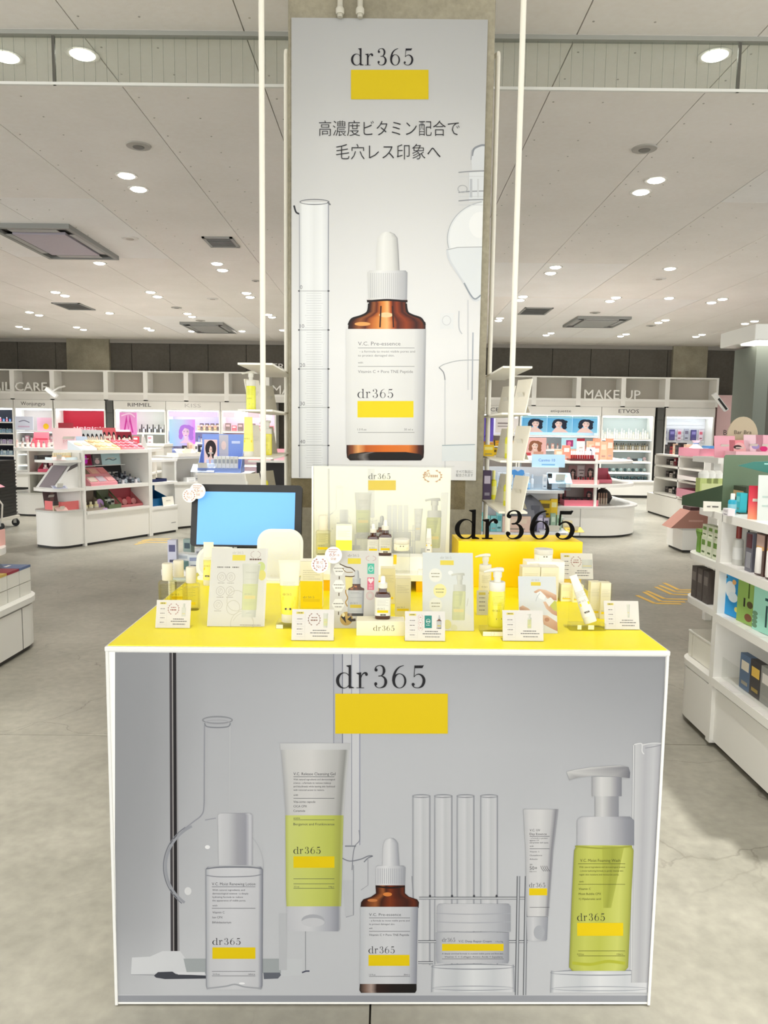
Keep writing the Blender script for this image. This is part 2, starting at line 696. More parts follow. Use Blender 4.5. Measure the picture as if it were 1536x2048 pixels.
# --- ceiling boards with open joints
ceil = struct('ceiling', MB().box(-10.5, -3, CEIL + .02, 10.5, 18, CEIL + .03), M((120, 116, 110), 0.9))
xs = [-10.5, -10.0, -9.2, -8.2, -7.2, -6.3, -5.4, -4.45, -3.53, -2.62, -1.6, -0.76, 0.08, 0.92, 1.83, 2.83, 3.75, 4.6, 5.5, 6.4, 7.3, 8.2, 9.2, 10.0, 10.5]
cuts = {-2.62: [], -3.53: [(6.84, 9.15), (13.75, 16.1)], -4.45: [(6.84, 9.15), (13.75, 16.1)], 0.92: [(9.15, 11.4)], 1.83: [(9.15, 11.4), (11.45, 16.05)], 2.83: [(5.0, 6.74), (11.45, 16.05)], 3.75: [(5.0, 6.74), (11.45, 16.05)]}
for a, b in zip(xs[:-1], xs[1:]):
    ys, pale = [-3.0, 4.02], []
    for p, q in cuts.get(a, []):
        ys += [p, q]
        pale.append(p)
    if not cuts.get(a):
        ys += [9.2, 13.7]
    ys += [17.4]
    ys = sorted(set(ys))
    for c, d in zip(ys[:-1], ys[1:]):
        link('ceiling_board', MB().box(a + .003, c + .002, CEIL, b - .003, d - .002, CEIL + .015), m_ceil_light if c in pale else m_ceil, ceil)
# screw heads of the boards nearest the camera
sb = MB()
for a in xs:
    for k in range(24):
        sb.lathe([(0.006, 0.0), (0.006, 0.002)], 6, a + .05, 1.8 + k * .3)
        sb.lathe([(0.006, 0.0), (0.006, 0.002)], 6, a + .35, 1.8 + k * .3)
sb.xf(lambda x, y, z: (x, y, CEIL - z))
link('screw', sb, M((170, 164, 156), 0.6), ceil)['kind'] = 'stuff'

# --- back wall, side walls
wb = struct('wall_back', MB().box(-12, 17.46, 0, 12, 17.5, CEIL), M((48, 46, 42), 0.9))
x = -10.29
while x < 10.5:
    link('wall_panel', MB().box(x + .006, 17.43, 0, x + .868, 17.47, CEIL - .0), m_wallpanel, wb)
    x += .875
struct('wall_left', MB().box(-10.55, 8.5, 0, -10.5, 17.5, CEIL), M((205, 201, 194), 0.8))
struct('wall_right', MB().box(10.5, 8.5, 0, 10.55, 17.5, CEIL), M((205, 201, 194), 0.8))
struct('trim_1', MB().box(-12, 17.38, CEIL - .08, 12, 17.43, CEIL), M((150, 145, 138), 0.8))
struct('pillar_1', MB().box(-7.37, 17.33, 0, -6.4, 17.43, CEIL), m_pillar)
struct('pillar_2', MB().box(6.42, 17.33, 0, 7.2, 17.43, CEIL), m_pillar)

# --- the concrete pillar behind the counter
PX0, PX1, PY0, PY1 = -0.428, 0.404, 3.2, 4.05
pil = struct('pillar_3', MB().box(PX0, PY0, 0, PX1, PY1, CEIL).mesh('pillar_3', bevel=0.008), m_pillar)
# the rubbed band on the pillar under the poster
link('stained_band', MB().box(PX0 + .012, PY0 - .001, 1.07, PX1 - .075, PY0 + .01, 1.20), m_pillar_patch, pil)
for px in (680, 720):
    p = at(px, 30, 3.17)
    t = thing('conduit_pipe', '%s thin grey conduit running down the pillar above the poster' % ('left' if px == 680 else 'right'), 'pipe', (p.x, 3.17, 3.03), 0, 'conduits on the pillar')
    link('pipe', MB().tube([(0, 0, 0), (0, 0, .37)], .011, 10).mesh('pipe', True), M((186, 182, 168), 0.5), t)
    link('coupling', MB().lathe([(.015, 0), (.017, .004), (.017, .02), (.013, .026)], 12).xf(lambda x, y, z: (x, y, z + .012)).mesh('coupling', True), M((196, 192, 178), 0.5), t)

# --- glass smoke barrier under the ceiling
GY, GZ = 4.045, 3.14
for side, panes in (('left', ((-5.2, -3.49), (-3.48, -1.745), (-1.73, PX0 - .004))), ('right', ((PX1 + .004, 1.745), (1.76, 3.49), (3.5, 5.2)))):
    t = thing('smoke_barrier', 'hanging wired glass smoke barrier %s of the pillar' % side, 'glass barrier', (panes[0][0], GY, GZ), 0, 'smoke barriers')
    ox = panes[0][0]
    w = panes[-1][1] - ox
    for a, b in panes:
        g = link('pane', MB().box(a - ox, -.003, .012, b - ox, .003, CEIL - GZ - .02), glass_pane, t)
        wm = MB()
        xx = a - ox + .03
        while xx < b - ox:
            wm.box(xx, -.0005, .012, xx + .0012, .0005, CEIL - GZ - .02)
            xx += .058
        link('wire', wm, M((120, 122, 112), 0.6), g)['kind'] = 'stuff'
    link('top_rail', MB().box(0, -.02, CEIL - GZ - .022, w, .02, CEIL - GZ), M((158, 158, 150), 0.5), t)
    link('bottom_rail', MB().box(0, -.008, 0, w, .008, .014), M((226, 226, 220), 0.35), t)
    for (a, b), (c, d) in zip(panes[:-1], panes[1:]):
        link('joint_strip', MB().box(b - ox, -.006, 0, c - ox, .006, CEIL - GZ - .02), M((88, 86, 78), 0.5), t)

# --- downlights: every lamp a fixture that shines
ring_me = MB().lathe([(.066, .002), (.085, -.001), (.09, .0), (.09, .004), (.062, .006)], 24).xf(lambda x, y, z: (x, y, -z)).mesh('trim_ring', True)
ring_me = MB()
for k in range(28):
    pass
def _ring(r0, r1, h, n=24):
    m = MB()
    v, f = [], []
    for k in range(n):
        a = 2 * PI * k / n
        c, s_ = math.cos(a), math.sin(a)
        v += [(r0 * c, r0 * s_, 0.012), (r0 * c, r0 * s_, -h), (r1 * c, r1 * s_, -h), (r1 * c, r1 * s_, 0.0)]
    for k in range(n):
        j = (k + 1) % n
        for q in range(3):
            f.append((4 * k + q, 4 * k + q + 1, 4 * j + q + 1, 4 * j + q))
    return m.add(v, f)
ring_me = _ring(.066, .088, .005).mesh('trim_ring', True)
ring_me.materials.append(M((206, 203, 196), 0.4))
lamp_me = MB().lathe([(.0651, .0), (.055, -.012), (.03, -.018), (.002, -.02)], 20).mesh('lamp_lens', True)
lamp_me.materials.append(M((255, 250, 240), 0.5, emit=10.0))
LIGHTS = [(12, 113), (165, 108), (1430, 110), (253, 351), (277, 378), (434, 527), (445, 540), (199, 526), (111, 584), (130, 591), (301, 584), (315, 593), (493, 586), (500, 594),
          (59, 624), (78, 630), (219, 626), (375, 627), (384, 633), (537, 629), (544, 634), (38, 653), (53, 657), (153, 654), (167, 659), (294, 656), (302, 660), (383, 662), (484, 662), (565, 660),
          (1312, 360), (1282, 384), (1111, 534), (1101, 546), (1340, 537), (1046, 593), (1040, 600), (1232, 595), (1220, 602), (1338, 596), (1445, 598), (1423, 605), (1000, 636), (997, 641),
          (1331, 640), (1317, 645), (1092, 670), (1102, 666), (1241, 672), (1252, 668), (1392, 673), (1404, 669), (1490, 647), (1509, 642)]
NAMED = {0: 'large glowing ceiling downlight cut by the left edge, behind the smoke barrier', 1: 'large glowing ceiling downlight seen through the barrier left of the poster',
         2: 'large glowing ceiling downlight seen through the barrier right of the poster', 3: 'left lamp of the nearest downlight pair on the left ceiling', 4: 'right lamp of the nearest downlight pair on the left ceiling'}
pts = [onz(px, py, CEIL) for px, py in LIGHTS]
order = {}
for side in (-1, 1):
    ids = sorted((i for i in range(len(pts)) if (pts[i].x > 0) == (side > 0)), key=lambda i: pts[i].y)
    for n, i in enumerate(ids):
        order[i] = n
def nth(n):
    W = 'first second third fourth fifth sixth seventh eighth ninth tenth eleventh twelfth thirteenth fourteenth fifteenth sixteenth seventeenth eighteenth nineteenth twentieth'.split()
    T = {20: 'twenty', 30: 'thirty', 40: 'forty'}
    if n < 20:
        return W[n]
    d = (n + 1) // 10 * 10
    return {20: 'twentieth', 30: 'thirtieth', 40: 'fortieth'}[d] if (n + 1) % 10 == 0 else T[d] + '-' + W[(n + 1) % 10 - 1]
for i, p in enumerate(pts):
    lab = NAMED.get(i) or 'round recessed ceiling downlight, %s from the front on the %s ceiling' % (nth(order[i]), 'right' if p.x > 0 else 'left')
    t = thing('ceiling_downlight', lab, 'ceiling light', (p.x, p.y, CEIL), 0, 'recessed downlights')
    link('trim_ring', ring_me, None, t)
    link('lamp_lens', lamp_me, None, t)
    tilt = (rnd.uniform(-.5, .5), rnd.uniform(-.4, .2))
    s_ = spot('downlight_beam', (p.x, p.y, CEIL - .03), (p.x + tilt[0], p.y + tilt[1], 0), SPOT_W * (1.3 if p.y > 8 else 0.2), 95, 0.9, .06)

# --- air conditioning cassettes, vents, detectors
def cassette(x0, y0, x1, y1, lab, tint):
    t = thing('ceiling_cassette', lab, 'air conditioner', ((x0 + x1) / 2, (y0 + y1) / 2, CEIL), 0, 'ceiling air conditioners')
    w, d = x1 - x0, y1 - y0
    m = MB()
    m.box(-w / 2, -d / 2, -.045, w / 2, -d / 2 + .045, 0).box(-w / 2, d / 2 - .045, -.045, w / 2, d / 2, 0)
    m.box(-w / 2, -d / 2 + .045, -.045, -w / 2 + .045, d / 2 - .045, 0).box(w / 2 - .045, -d / 2 + .045, -.045, w / 2, d / 2 - .045, 0)
    link('frame', m, M((140, 140, 136), 0.5), t)
    link('recess', MB().box(-w / 2 + .04, -d / 2 + .04, -.012, w / 2 - .04, d / 2 - .04, -.002), m_black, t)
    link('intake_panel', MB().box(-w * .33, -d * .33, -.048, w * .33, d * .33, -.02), M(tint, 0.5), t)
    for sx, sy in ((1, 0), (-1, 0), (0, 1), (0, -1)):
        q = MB()
        if sx:
            q.box(sx * w * .405 - .035, -d * .3, -.04, sx * w * .405 + .035, d * .3, -.034)
        else:
            q.box(-w * .3, sy * d * .405 - .05, -.04, w * .3, sy * d * .405 + .05, -.034)
        link('louver', q, M((166, 166, 164), 0.5), t)
    return t


cassette(-4.02, 7.67, -3.2, 9.06, 'large ceiling cassette air conditioner near the left edge', (176, 168, 178))
cassette(-3.98, 14.42, -3.16, 15.76, 'distant ceiling cassette air conditioner left of the poster', (160, 160, 156))
cassette(3.2, 13.12, 4.12, 14.25, 'ceiling cassette air conditioner on the right of the poster', (160, 160, 156))


def vent(x0, y0, x1, y1, lab):
    t = thing('ceiling_vent', lab, 'vent', ((x0 + x1) / 2, (y0 + y1) / 2, CEIL), 0, 'ceiling vents')
    w, d = x1 - x0, y1 - y0
    m = MB()
    m.box(-w / 2, -d / 2, -.015, w / 2, -d / 2 + .03, 0).box(-w / 2, d / 2 - .03, -.015, w / 2, d / 2, 0)
    m.box(-w / 2, -d / 2, -.015, -w / 2 + .03, d / 2, 0).box(w / 2 - .03, -d / 2, -.015, w / 2, d / 2, 0)
    link('frame', m, M((150, 150, 146), 0.5), t)
    link('backing', MB().box(-w / 2 + .02, -d / 2 + .02, -.004, w / 2 - .02, d / 2 - .02, -.001), M((60, 60, 58), 0.7), t)
    n = 7
    for k in range(n):
        yy = -d / 2 + .04 + (d - .08) * (k + .5) / n
        link('slat', MB().box(-w / 2 + .03, yy - .012, -.014, w / 2 - .03, yy + .012, -.008), M((112, 112, 108), 0.5), t)
    return t


vent(-1.99, 8.1, -1.67, 8.52, 'small grey slatted vent in the ceiling beside the left poles')
vent(-5.5, 12.4, -5.04, 13.08, 'grey slatted vent in the far left ceiling')
vent(2.15, 12.3, 2.61, 13.0, 'grey slatted vent in the ceiling beside the right pole')
for px, py, lab in ((277, 291, 'round ceiling speaker cap above the nearest left downlights'), (1289, 297, 'round ceiling speaker cap above the nearest right downlights'), (260, 476, 'pale round smoke detector beside the large left air conditioner'),
                    (425, 597, 'small round sensor on the mid left ceiling'), (353, 615, 'flat oval speaker on the far left ceiling'), (1318, 557, 'pale round smoke detector on the right ceiling'), (1190, 625, 'flat round speaker in front of the right air conditioner'), (1302, 651, 'flat dark round cover on the far right ceiling'), (511, 561, 'tiny dark sprinkler beside the left pole'), (401, 641, 'flat round cover in front of the distant left air conditioner')):
    p = onz(px, py, CEIL)
    dark = 'sensor' not in lab and 'detector' not in lab
    t = thing('ceiling_detector', lab, 'detector', (p.x, p.y, CEIL), 0, 'round ceiling fittings')
    r = .05 if py > 400 and 'tiny' in lab else .085
    link('housing', MB().lathe([(r * .6, -.012), (r, -.008), (r * 1.05, 0)], 20).mesh('housing', True), M((170, 166, 158) if dark else (222, 218, 212), 0.5), t)
    link('cap', MB().lathe([(r * .45, -.016), (r * .5, -.011)], 16).mesh('cap', True), M((110, 108, 102) if dark else (180, 170, 160), 0.5), t)

# ================================================================ PRINTED ARTWORK (flat ink on flat boards)
YEL = (226, 196, 0)
INK = (28, 26, 34)
INK2 = (70, 70, 74)


def panel_fn(px0, py0, yaw=0.0, ox=0.0, oy=0.0, oz=0.0):
    """sheet coordinates (photograph pixels, z = -row) -> metres on the upright board through (ox, oy), turned by yaw"""
    c, s = math.cos(yaw), math.sin(yaw)

    def fn(x, z):
        d = ray(x, -z)
        # point O + d t with (p - o) . n = 0, n = (s, -c)
        t = (ox * s - oy * c) / (d.x * s - d.y * c)
        p = d * t
        return ((p.x - ox) * c + (p.y - oy) * s, p.z + CAM_H - oz)
    return fn


def lerp(a, b, t):
    return tuple(a[i] + (b[i] - a[i]) * t for i in range(3))


def art_lotion(P, micro=True):
    g = (196, 196, 199)
    P.body([(-1730, 438, 505), (-1630, 436, 505), (-1626, 440, 501)], [(0, (200, 200, 202)), (.3, (190, 190, 193)), (.55, (160, 160, 165)), (.8, (150, 150, 158)), (.93, (196, 196, 200)), (1, (170, 170, 176))])
    P.body([(-1978, 414, 523), (-1970, 412, 525), (-1752, 411, 526), (-1738, 411, 526), (-1733, 416, 521)],
           [(0, (128, 130, 138)), (.03, (178, 180, 184)), (.08, g), (.5, (204, 204, 207)), (.92, g), (.97, (150, 152, 160)), (1, (120, 122, 132))])
    P.layer()
    P.line([(413, -1737), (440, -1734), (500, -1734), (524, -1737)], 2.5, (120, 122, 130), True)
    P.line([(413, -1750), (440, -1753), (500, -1752), (524, -1748)], 2, (140, 142, 148), True)
    P.line([(414, -1976), (450, -1972), (470, -1968), (490, -1973), (523, -1976)], 3, (160, 162, 166), True)
    P.ell(484, -1966, 6, 2, (240, 240, 240))
    P.rect(425, -1917, 511, -1894, YEL)
    P.logo(425, -1889, 13.5, INK, w=56)
    for y in (1773, 1816, 1942, 1951):
        P.line([(424, -y), (511, -y)], .8, INK2)
    P.text('V.C. Moist Renewing Lotion', 424, -1770, 6, INK2, w=87)
    if micro:
        for t, y, w in (('With natural ingredients and', 1781, 65), ('dermatological science - a deeply', 1788, 72), ('hydrating formula to reduce', 1795, 61), ('the appearance of visible pores.', 1802, 67), ('with', 1812, 10)):
            P.text(t, 425, -y, 3.6, INK2, w=w)
        for t, y in (('Vitamin C', 1826), ('Ion CPX', 1836), ('Bifidobacterium', 1846)):
            P.text(t, 425, -y, 4.4, INK2)
        P.text('5.4 fl.oz', 426, -1949, 3.2, INK2)
        P.text('160ml e', 510, -1949, 3.2, INK2, 'r')


def art_tube(P, micro=True):
    lime = [(0, (172, 176, 92)), (.06, (196, 202, 116)), (.4, (196, 202, 104)), (.8, (180, 186, 86)), (.95, (156, 160, 74)), (1, (178, 184, 110))]
    P.body([(-1500, 561, 699), (-1486, 560, 700)], [(0, (190, 190, 190)), (.5, (206, 206, 205)), (1, (184, 184, 184))])
    P.body([(-1640, 572, 686), (-1560, 567, 692), (-1499, 562, 698)], [(0, (168, 168, 168)), (.08, (196, 195, 192)), (.45, (206, 204, 201)), (.85, (176, 175, 172)), (.95, (140, 140, 136)), (1, (196, 196, 194))])
    P.layer()
    P.body([(-1812, 573, 682), (-1790, 572, 683), (-1630, 571, 687)], lime)
    P.body([(-1862, 576, 678), (-1858, 574, 680), (-1812, 574, 680)], [(0, (190, 190, 194)), (.4, (204, 204, 206)), (.8, (170, 171, 178)), (.97, (140, 142, 150)), (1, (176, 176, 180))])
    P.layer()
    P.ell(626, -1840, 23, 12, (168, 169, 174))
    P.ell(626, -1844, 23, 9, (196, 196, 199))
    P.rect(587, -1735, 669, -1712, YEL)
    P.logo(587, -1707, 14, INK, w=54)
    P.text('V.C. Release Cleansing Gel', 587, -1550, 6, INK2, w=84)
    for y in (1553, 1596, 1639, 1757, 1767, 1776):
        P.line([(587, -y), (669, -y)], .8, INK2)
    if micro:
        for t, y, w in (('With natural ingredients and dermatological', 1560, 83), ('science - a formula to remove makeup', 1567, 75), ('and blackheads while leaving skin hydrated', 1574, 83), ('with restored access to restore.', 1581, 62), ('with', 1591, 9), ('aroma', 1637, 13)):
            P.text(t, 587, -y, 3.6, INK2, w=w)
        for t, y in (('Vita-some capsule', 1605), ('CICA CPX', 1614), ('Ceramide', 1623)):
            P.text(t, 587, -y, 4.4, INK2)
        P.text('Bergamot and Frankincense', 587, -1650, 5, INK2, w=82)
        P.text('3.5 oz', 588, -1774, 3.2, INK2)
        P.text('100g e', 668, -1774, 3.2, INK2, 'r')


def art_serum(P, micro=True, k=None):
    """dropper bottle drawn in the coordinates of the counter print"""
    W = (205, 205, 207)
    P.body([(-1732, 765, 799), (-1700, 766, 797), (-1686, 767, 796), (-1680, 771, 792), (-1676, 777, 786)], [(0, (196, 196, 198)), (.4, (214, 214, 215)), (.8, (176, 177, 182)), (1, (150, 152, 158))])
    P.body([(-1770, 752, 810), (-1734, 752, 811), (-1731, 755, 807)], [(0, (196, 196, 199)), (.35, (216, 216, 217)), (.75, (186, 187, 191)), (1, (148, 150, 156))])
    P.body([(-1815, 721, 837), (-1804, 722, 838), (-1798, 727, 834), (-1793, 742, 818), (-1786, 752, 810), (-1770, 751, 810)],
           [(0, (30, 10, 4)), (.08, (70, 26, 8)), (.25, (150, 84, 40)), (.35, (60, 22, 8)), (.5, (120, 48, 14)), (.62, (84, 30, 10)), (.8, (56, 18, 6)), (.92, (96, 38, 14)), (1, (20, 6, 4))])
    P.body([(-1985, 722, 830), (-1980, 719, 833), (-1964, 720, 833)], [(0, (16, 8, 8)), (.1, (120, 96, 84)), (.2, (170, 150, 140)), (.3, (40, 20, 14)), (.6, (20, 10, 8)), (1, (10, 6, 6))])
    P.layer()
    for i in range(13):
        x = 756 + i * 4.2
        P.line([(x, -1767), (x, -1736)], 1.0, (158, 160, 166))
    P.line([(752, -1772), (781, -1775), (810, -1772)], 3, (24, 8, 6), True)
    P.ell(775, -1788, 9, 4, (214, 128, 60))
    P.ell(745, -1800, 10, 3, (196, 120, 66))
    P.body([(-1967, 720, 833), (-1813, 721, 836)], [(0, (184, 186, 190)), (.1, (198, 199, 201)), (.5, (206, 206, 208)), (.85, (190, 191, 195)), (.96, (150, 152, 160)), (1, (130, 132, 142))])
    P.layer()
    P.rect(737, -1931, 819, -1909, YEL)
    P.logo(737, -1906, 14, INK, w=52)
    P.text('V.C. Pre-essence', 738, -1831, 5.6, INK2, w=64)
    for y in (1835, 1862, 1952):
        P.line([(738, -y), (820, -y)], .8, INK2)
    if micro:
        P.text('- a formula to moist visible pores and', 739, -1842, 3.4, INK2, w=80)
        P.text('to protect damaged skin.', 738, -1849, 3.4, INK2, w=52)
        P.text('with', 738, -1857, 3, INK2)
        P.text('Vitamin C + Pore TNE Peptide', 738, -1871, 4.4, INK2, w=80)
        P.text('1.0 fl.oz', 738, -1950, 3.2, INK2)
        P.text('30ml e', 819, -1950, 3.2, INK2, 'r')


def art_jar(P, micro=True):
    P.body([(-1862, 873, 1021), (-1812, 874, 1021), (-1807, 878, 1017)], [(0, (170, 171, 176)), (.1, (190, 190, 193)), (.45, (200, 200, 202)), (.8, (178, 179, 184)), (1, (150, 152, 158))])
    P.body([(-1926, 874, 1016), (-1920, 872, 1018), (-1864, 872, 1018)], [(0, (160, 162, 168)), (.1, (186, 187, 190)), (.5, (196, 196, 198)), (.9, (168, 170, 176)), (1, (142, 144, 152))])
    P.layer()
    for y in (1826, 1843, 1862):
        P.line([(873, -y), (940, -y - 2), (1021, -y)], 1.6, (164, 166, 172), True)
    P.rect(884, -1901, 1007, -1887, YEL)
    P.logo(884, -1883, 8, INK, w=26)
    P.text('V.C. Deep Repair Cream', 917, -1884, 4.6, INK2, w=66)
    P.text('1.7oz 50g', 1006, -1884, 3, INK2, 'r')
    P.text('A deeply enriched formula to moisten visible pores and firm skin', 884, -1908, 3.2, INK2, w=122)
    P.text('Vitamin C + Collagen Amino Acids + Squalane', 889, -1914.5, 3.6, INK2, w=116)
    P.line([(884, -1917), (1007, -1917)], .8, INK2)


def art_uv(P, micro=True):
    P.body([(-1832, 1054, 1097), (-1700, 1051, 1107), (-1626, 1047, 1116), (-1618, 1046, 1117)], [(0, (180, 180, 182)), (.15, (200, 199, 199)), (.5, (206, 205, 204)), (.8, (186, 185, 186)), (.93, (130, 130, 136)), (1, (160, 160, 164))])
    P.body([(-1881, 1056, 1092), (-1878, 1054, 1094), (-1833, 1053, 1096)], [(0, (176, 177, 181)), (.3, (200, 200, 202)), (.7, (170, 171, 176)), (1, (140, 142, 150))])
    P.layer()
    P.ell(1078, -1864, 11, 14, (166, 168, 173))
    P.rect(1058, -1790, 1094, -1776, YEL)
    P.logo(1058, -1774, 9, INK, w=32)
    P.text('V.C. UV', 1059, -1662, 4.6, INK)
    P.text('Day Essence', 1059, -1669.5, 4.6, INK, w=34)
    for y in (1672, 1697, 1814):
        P.line([(1059, -y), (1099, -y)], .8, INK2)
    if micro:
        for t, y, w in (('- a formula to protect', 1677, 36), ('against UV', 1681.5, 19), ('and prevent dark spots.', 1686, 38), ('with', 1693, 8), ('Vitamin C', 1704, 20), ('Glutathione', 1711.5, 25), ('Arbutin', 1719, 16)):
            P.text(t, 1059, -y, 3, INK2, w=w)
        P.text('SPF', 1059, -1730, 3, INK2)
        P.text('50+', 1059, -1739, 7.5, INK2)
        P.text('PA++++', 1059, -1744, 3, INK2)
        for i in range(4):
            P.line([(1081 + 4 * i, -1731), (1084 + 4 * i, -1738), (1088 + 4 * i, -1742)], .9, INK2, True)


def art_foam(P, micro=True):
    P.body([(-1592, 1184, 1243), (-1553, 1184, 1243)], [(0, (160, 160, 162)), (.3, (206, 205, 203)), (.6, (190, 189, 188)), (.85, (140, 140, 146)), (1, (120, 121, 128))])
    P.body([(-1634, 1190, 1237), (-1592, 1190, 1237)], [(0, (170, 170, 171)), (.3, (200, 199, 198)), (.7, (150, 150, 154)), (1, (130, 131, 138))])
    P.add([(1133, -1543), (1150, -1539), (1182, -1534), (1240, -1530), (1257, -1534), (1260, -1545), (1259, -1556), (1225, -1552), (1182, -1551), (1155, -1555), (1139, -1560)], [tuple(range(11))],
          [(200, 199, 197), (206, 205, 203), (198, 197, 195), (190, 189, 188), (120, 120, 126), (100, 100, 108), (104, 104, 112), (168, 167, 167), (180, 179, 178), (150, 150, 150), (160, 160, 160)])
    P.body([(-1690, 1154, 1268), (-1640, 1154, 1268), (-1633, 1162, 1260)], [(0, (176, 176, 180)), (.2, (200, 199, 200)), (.55, (184, 184, 187)), (.85, (140, 141, 148)), (1, (124, 126, 134))])
    P.layer()
    P.body([(-1941, 1144, 1250), (-1934, 1138, 1256), (-1800, 1143, 1262), (-1700, 1148, 1267), (-1690, 1154, 1262)],
           [(0, (140, 144, 60)), (.05, (170, 175, 78)), (.25, (190, 194, 92)), (.5, (178, 183, 78)), (.8, (196, 200, 104)), (.95, (166, 171, 76)), (1, (140, 144, 64))])
    P.layer()
    P.body([(-1815, 1206, 1222), (-1692, 1204, 1248)], [(0, (168, 173, 70)), (.5, (150, 156, 58)), (1, (170, 175, 76))])
    P.line([(1150, -1692), (1205, -1696), (1264, -1692)], 3, (150, 154, 60), True)
    P.line([(1144, -1925), (1180, -1928), (1215, -1922), (1250, -1926)], 6, (172, 176, 52), True)
    P.layer()
    P.rect(1154, -1871, 1246, -1845, YEL)
    P.logo(1154, -1841, 15, INK, w=55)
    I3 = (74, 76, 30)
    P.text('V.C. Moist Foaming Wash', 1160, -1723, 6, I3, w=80)
    for y in (1727, 1768, 1901, 1911):
        P.line([(1156, -y), (1250, -y)], .8, I3)
    if micro:
        for t, y, w in (('With natural ingredients and dermatological science', 1735, 92), ('- a moist hydrating formula to gently cleanse skin', 1742.5, 88), ('regain skin moisture and moisturize purity.', 1750, 80), ('with', 1764, 9)):
            P.text(t, 1158, -y, 3.4, I3, w=w)
        for t, y in (('Vitamin C', 1779), ('Moist Bubble CPX', 1789), ('+) Hyaluronic acid', 1799)):
            P.text(t, 1157, -y, 4.4, I3)
        P.text('5.0 fl.oz', 1154, -1909, 3.2, I3)
        P.text('150ml e', 1246, -1909, 3.2, I3, 'r')


